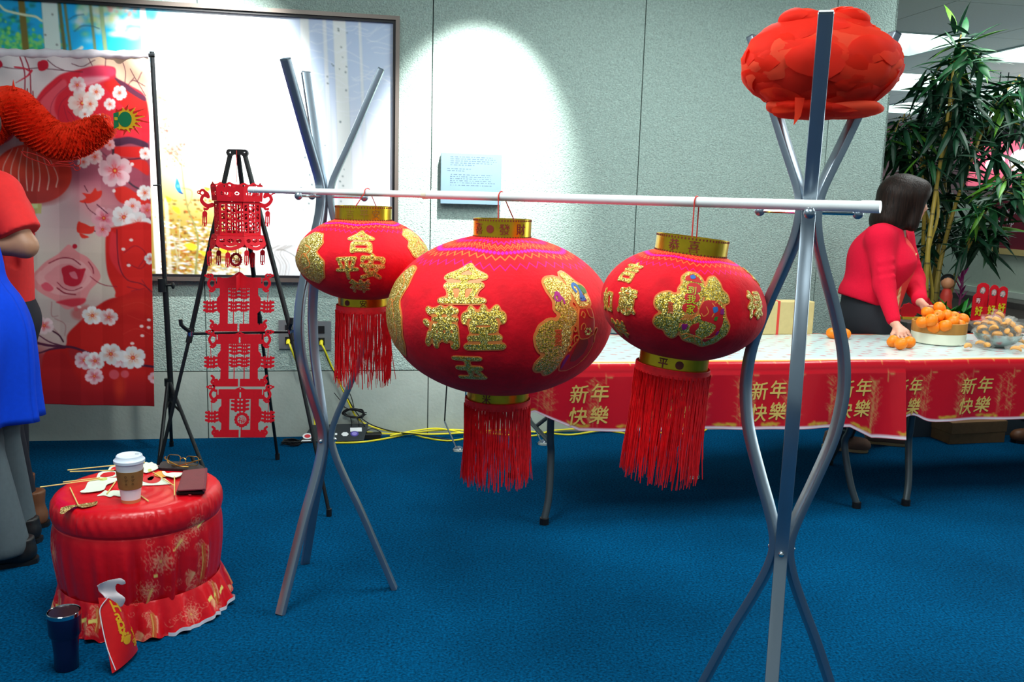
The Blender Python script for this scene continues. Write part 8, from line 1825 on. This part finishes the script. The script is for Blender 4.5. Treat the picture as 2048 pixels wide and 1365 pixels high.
for ci, (b, w, path, lab) in enumerate(canes):
    base = pw(*b, w); base[2] = ZP - .055
    ob = empty('bamboo_plant', base, lab, 'bamboo', 'bamboo canes in the planter')
    pts = smooth_path([base] + [pw(*q, w + .05 * math.sin(k * 2 + ci)) for k, q in enumerate(path)], 5)
    m1 = MB(); m1.tube(pts, list(np.linspace(.019, .005, len(pts))), 8); cane = m1.build('cane', M_CANE, ob)
    m1 = MB()
    for k in range(2, len(pts) - 1, 2): t = pts[k + 1] - pts[k]; m1.tube([pts[k] - t * .06, pts[k] + t * .06], [.021 - .015 * k / len(pts)] * 2, 8)
    m1.build('node_rings', mat('cane_node', (96, 84, 36), .6), cane, kind='stuff')
    if ci in (0, 2, 4):
        off_ = np.array([.06, .04, 0]); m1 = MB(); m1.tube([p + off_ * (1 - k / len(pts)) + np.array([.02 * math.sin(k), .02, 0]) for k, p in enumerate(pts[: len(pts) * 2 // 3])], .011, 7); m1.build('cane', M_CANE, ob)
    stems = MB(); extra = MB(); nl_ = 0
    for (cx, cy, n) in clusters[ci]:
        dep_ = w + R.uniform(-.28, .22); node = pw(cx, cy, dep_); near = pts[np.argmin(np.linalg.norm(pts - node, axis=1))]
        stems.tube(smooth_path([near, (near + node) / 2 + np.array([0, 0, .05]), node], 4), .0035, 5)
        a0 = R.uniform(0, 6)
        for k in range(int(n * 1.7) + 4):
            a = a0 + 2.4 * k; el = R.uniform(-1.0, .45) if cy > 90 else R.uniform(-.3, 1.2); L = R.uniform(.15, .30); d = Vector((math.cos(a) * math.cos(el), math.sin(a) * math.cos(el), math.sin(el)))
            o_ = node + np.array([R.uniform(-.05, .05), R.uniform(-.05, .05), R.uniform(-.07, .05)])
            qn = d.to_track_quat('Y', 'Z') if abs(d.z) < .95 else d.to_track_quat('Y', 'X')
            qn = qn @ Matrix.Rotation(R.uniform(-.6, .6), 3, 'Y').to_quaternion()
            lm = LM[R.choices((0, 1, 2), (5, 5, 1.6))[0]]
            if nl_ < 150:
                lf = bpy.data.objects.new('leaf', lm); COL.objects.link(lf); lf.parent = ob; lf.location = Vector(o_) - Vector(base); lf.rotation_mode = 'QUATERNION'; lf.rotation_quaternion = qn; lf.scale = (L * 1.05, L, L); nl_ += 1; count += 1
            else:
                Mx = Matrix.Translation(Vector(o_)) @ qn.to_matrix().to_4x4() @ Matrix.Scale(L, 4); extra.add([Mx @ v.co for v in lm.vertices], [tuple(p.vertices) for p in lm.polygons])
    stems.build('twigs', M_CANE, ob, kind='stuff')
    if extra.f: extra.build('foliage', M_LEAF[1], ob, kind='stuff', fix=False)
# low green plants, bromeliad, figurine, red bits
def tuft(px, py, w, n, L, label, m, name='low_plant', cat='plant', grp='low plants in the planter'):
    b = pw(px, py, w); b[2] = ZP - .05; o = empty(name, b, label, cat, grp)
    for k in range(n):
        a = 2.4 * k; el = R.uniform(.35, 1.25); d = Vector((math.cos(a) * math.cos(el), math.sin(a) * math.cos(el), math.sin(el))); lf = bpy.data.objects.new('leaf', LMG[m]); COL.objects.link(lf); lf.parent = o
        lf.location = (R.uniform(-.03, .03), R.uniform(-.03, .03), 0); lf.rotation_mode = 'QUATERNION'; lf.rotation_quaternion = d.to_track_quat('Y', 'Z'); l_ = L * R.uniform(.7, 1.1); lf.scale = (l_ * 1.5, l_, l_)
    return o
LMG = [leaf_mesh(mat('fresh_leaf', (16, 110, 24), .45, noise=.15, nscale=8), 0), leaf_mesh(mat('bract_purple', (120, 24, 90), .45, noise=.1, nscale=8), 1)]
tuft(1885, 612, 5.35, 16, .20, 'bright green leafy plant at the foot of the bamboo canes, left of the figurine', 0); tuft(1912, 612, 5.30, 18, .22, 'bright green leafy plant under the purple bromeliad', 0); tuft(1938, 612, 5.28, 15, .17, 'bright green leafy plant left of the red paper stand', 0); tuft(1868, 612, 5.35, 10, .16, 'small green plant behind the reaching hand', 0)
br = tuft(1920, 590, 5.55, 6, .16, 'purple bromeliad spike above the green plants', 0, 'bromeliad', 'flower', None); b0_ = np.array(br.location)
for k in range(10):
    lf = bpy.data.objects.new('bract', LMG[1]); COL.objects.link(lf); lf.parent = br; d = Vector((math.cos(2.4 * k) * .35, math.sin(2.4 * k) * .35, 1)); lf.location = (0, 0, .12 + .02 * k); lf.rotation_mode = 'QUATERNION'; lf.rotation_quaternion = d.to_track_quat('Y', 'Z'); lf.scale = (.14, .10, .10)
m1 = MB(); m1.tube([b0_, b0_ + np.array([.01, 0, .34])], [.009, .006], 8); m1.build('spike', mat('spike_purple', (96, 30, 70), .5), br)
fg = pw(1893, 588, 5.62); fgz = float(pw(1893, 590, 5.62)[2]); fz = ZP - .05
fgr = empty('figurine', fg * [1, 1, 0] + [0, 0, fz], 'small red figurine with black hair between the bamboo canes and the bromeliad', 'figurine')
q = fg * [1, 1, 0] + np.array([0, 0, fz]); ht = float(pw(1893, 548, 5.62)[2]) - fz
m1 = MB(); m1.lathe([(.05, 0), (.055, .02), (.04, ht * .35), (.042, ht * .5), (.03, ht * .62), (.016, ht * .68)], 20, q); m1.build('robe', mat('figurine_red', (196, 54, 40), .5), fgr)
m1 = MB(); m1.ball(q + [0, 0, ht * .80], ht * .145, 14, 10, (1, 1, 1.1)); m1.build('head', mat('figurine_face', (206, 140, 100), .5), fgr)
m1 = MB(); m1.ball(q + [.006, .012, ht * .86], ht * .155, 14, 10, (1.05, 1, .9)); m1.build('hair', M_BLK, fgr)
rdz = empty('red_paper_ornament', pw(1838, 605, 5.12) * [1, 1, 0] + [0, 0, ZP], 'red paper ornament with a yellow base on the planter rim before the woman', 'ornament'); q = np.array(rdz.location)
for k, (dx, dz, r) in enumerate(((-.06, .05, .05), (.03, .09, .055), (.09, .05, .05))):
    m1 = MB(); P_ = [(r * (1 + .12 * (j % 2)) * math.cos(j * PI / 10), r * (1 + .12 * (j % 2)) * math.sin(j * PI / 10)) for j in range(20)]; m1.prism(P_, .012, lambda x, y, d: tuple(q + np.array([dx + x, .01 * k + d, dz + y]))); m1.build('rosette', M_PAPER, rdz, smooth=False)
m1 = MB(); m1.box(q + [0, .01, .008], (.20, .05, .015)); m1.build('base', mat('ornament_yellow', (206, 170, 40), .6), rdz, smooth=False)
# red paper-cut stand on the rim
st0, st1 = pw(1950, 612, 5.08), pw(2008, 612, 5.08); px2m = np.linalg.norm(st1 - st0) / 58; ctr = (st0 + st1) / 2
prs = empty('paper_stand', [ctr[0], ctr[1], ZP], 'red paper-cut stand with yellow characters and pale windows on the planter rim', 'ornament')
def rel(x, y): return ((x - 1979) * px2m, (612 - y) * px2m)
for k, (x0, x1, top_, off_) in enumerate(((1944, 1966, 562, .0), (1957, 1982, 545, .035), (1980, 1998, 548, .02), (1993, 2012, 550, .0))):
    P_ = [rel(x0, 611)] + [rel(x0, top_ + 8)] + [rel(x0 + (x1 - x0) * (.5 - .5 * math.cos(t)), top_ + 8 - 8 * math.sin(t)) for t in np.linspace(.1, PI - .1, 9)] + [rel(x1, top_ + 8), rel(x1, 611)]
    hole = [(rel((x0 + x1) / 2 + 6 * math.cos(t), top_ + 14 + 6.5 * math.sin(t))) for t in np.linspace(0, 2 * PI, 14)]
    al = np.array(P_); bxx = (al[:, 0].min() - .006, -.004, al[:, 0].max() + .006, al[:, 1].max() + .006); g = poly_mask(P_, 60, 0, bxx) * (1 - poly_mask(hole, 60, 0, bxx))
    sl = slab(blur(g, .7), bxx, .5, lambda x, y, d: tuple(np.array([ctr[0], ctr[1], ZP + .001]) + WT * x + WN * (off_ - d) + np.array([0, 0, max(y, 0)])), .003).build('paper_panel', M_PAPER, prs, smooth=False)
    g2, bg2 = glyph_mask('寿', 36); cxx, czz = rel((x0 + x1) / 2, top_ + 14); slab(blur(g2, .7), bg2, .35, lambda x, y, d: tuple(np.array([ctr[0], ctr[1], ZP + .001]) + WT * (cxx + (x - .5) * .034) + WN * (off_ - d) + np.array([0, 0, czz + (y - .38) * .036])), .002).build('window_cut', mat('pale_pink_paper', (226, 190, 190), .6), sl, smooth=False)
    if k < 3:
        for ch in '好': g2, bg2 = glyph_mask(ch, 40); cxx, czz = rel((1957, 1982, 2002)[k], 594 - (0, 2, 6)[k]); slab(blur(g2, 1.3), bg2, .26, lambda x, y, d: tuple(np.array([ctr[0], ctr[1], ZP]) + WT * (cxx + (x - .5) * .056) + WN * (-.006 - d) + np.array([0, 0, czz + (y - .38) * .066])), .003).build('yellow_character', mat('yellow_paper', (206, 186, 20), .6), prs, smooth=False)
m1 = MB(); m1.box(np.array([ctr[0], ctr[1], ZP + .045]) + WN * .012 * 0, (62 * px2m, .004, .088), RW); m1.build('front_band', M_PAPER, prs, smooth=False)
m1 = MB(); m1.box(np.array([ctr[0], ctr[1], ZP + .0025]) + WN * .03, (64 * px2m, .10, .004), RW); m1.build('base', M_PAPER, prs, smooth=False)
# maroon sign on the low wall
def rw(px, py, off=.0):
    p = onpl(px, py, uw(UR - off, 0, 0), WT); return p @ WN, p[2]
sw0, sz0 = rw(1978, 505); sw1, _ = rw(2140, 515); sz1 = ZR - .03
sgn = empty('wall_sign', uw(UR, (sw0 + sw1) / 2, sz0), 'maroon sign board with white lettering on the pale low wall behind the bamboo', 'sign')
def rbox(mb, w0, w1, z0, z1, o0, o1): return mb.box(uw(UR - (o0 + o1) / 2, (w0 + w1) / 2, (z0 + z1) / 2), (o1 - o0, abs(w1 - w0), z1 - z0), RW)
m1 = MB(); rbox(m1, sw0, sw1, sz0 + .045, sz1, .001, .022); m1.build('board', mat('maroon_board', (112, 16, 40), .55), sgn, smooth=False)
m1 = MB(); rbox(m1, sw0, sw1, sz0 - .002, sz0 + .045, .001, .035); m1.build('tan_ledge', mat('tan_wood', (206, 184, 120), .6), sgn, smooth=False)
for line, (px, py), capx in (('Lion Scob', (1984, 427), 12), ('Pop-Up', (1986, 448), 12), ('Shop', (1988, 467), 12)):
    w_, z_ = rw(px, py, .023); wz = rw(px, py - capx, .023)[1] - z_; size = wz / .72; x_ = 0
    for ch in line:
        if ch != ' ':
            g, bx = glyph_mask(ch, 40); V_ = glyph_tris(ch)[0]; adv = V_[:, 0].max()
            slab(blur(g, .7), bx, .38, lambda x, y, d: tuple(uw(UR - .0222 - d, w_ - (x_ + x * size * 1.05), z_ + y * size)), .002).build('sign_letter', mat('sign_white', (216, 206, 216), .6), sgn, smooth=False); x_ += (adv + .09) * size * 1.05
        else: x_ += .3 * size
# pink display with round lamps beyond the low wall
pk0, pk1 = onpl(1935, 372, uw(0, 9.6, 0), WN), onpl(2150, 285, uw(0, 9.6, 0), WN)
dsp = empty('pink_display', [(pk0[0] + pk1[0]) / 2, (pk0[1] + pk1[1]) / 2, 0], 'pink display board far behind the bamboo leaves', 'display board')
uu0, uu1 = pk0 @ WT, pk1 @ WT; m1 = MB(); ubox(m1, uu0, uu1, 9.6, 9.64, pk0[2], pk1[2]); m1.build('board', mat('pink_board', (232, 96, 122), .7, noise=.06, nscale=3), dsp, smooth=False)
m1 = MB(); ubox(m1, uu0, uu1, 9.62, 9.70, .001, pk0[2]); m1.build('base_cabinet', mat('dark_brown_cabinet', (46, 28, 26), .7), dsp, smooth=False)
M_LAMP = mat('globe_glow', (255, 250, 250), .5, emit=(255, 246, 248), estr=4.0)
for px, py, r, lb in ((2044, 322, .135, 'large white glowing globe lamp before the pink board at the right edge'), (1998, 320, .06, 'small white glowing globe lamp half hidden by bamboo leaves'), (1981, 330, .055, 'lowest small white globe lamp seen through the leaves')):
    c0_ = onpl(px, py, uw(0, 9.4, 0), WN); L = empty('globe_lamp', c0_, lb, 'lamp', 'round lamps at the pink display'); m1 = MB(); m1.ball(c0_, r, 20, 14); m1.build('globe', M_LAMP, L, auto=0)
    m1 = MB(); m1.tube([c0_ + [0, 0, r * .95], [c0_[0], c0_[1], CEIL]], .006, 6); m1.build('stem', M_BLKM, L)
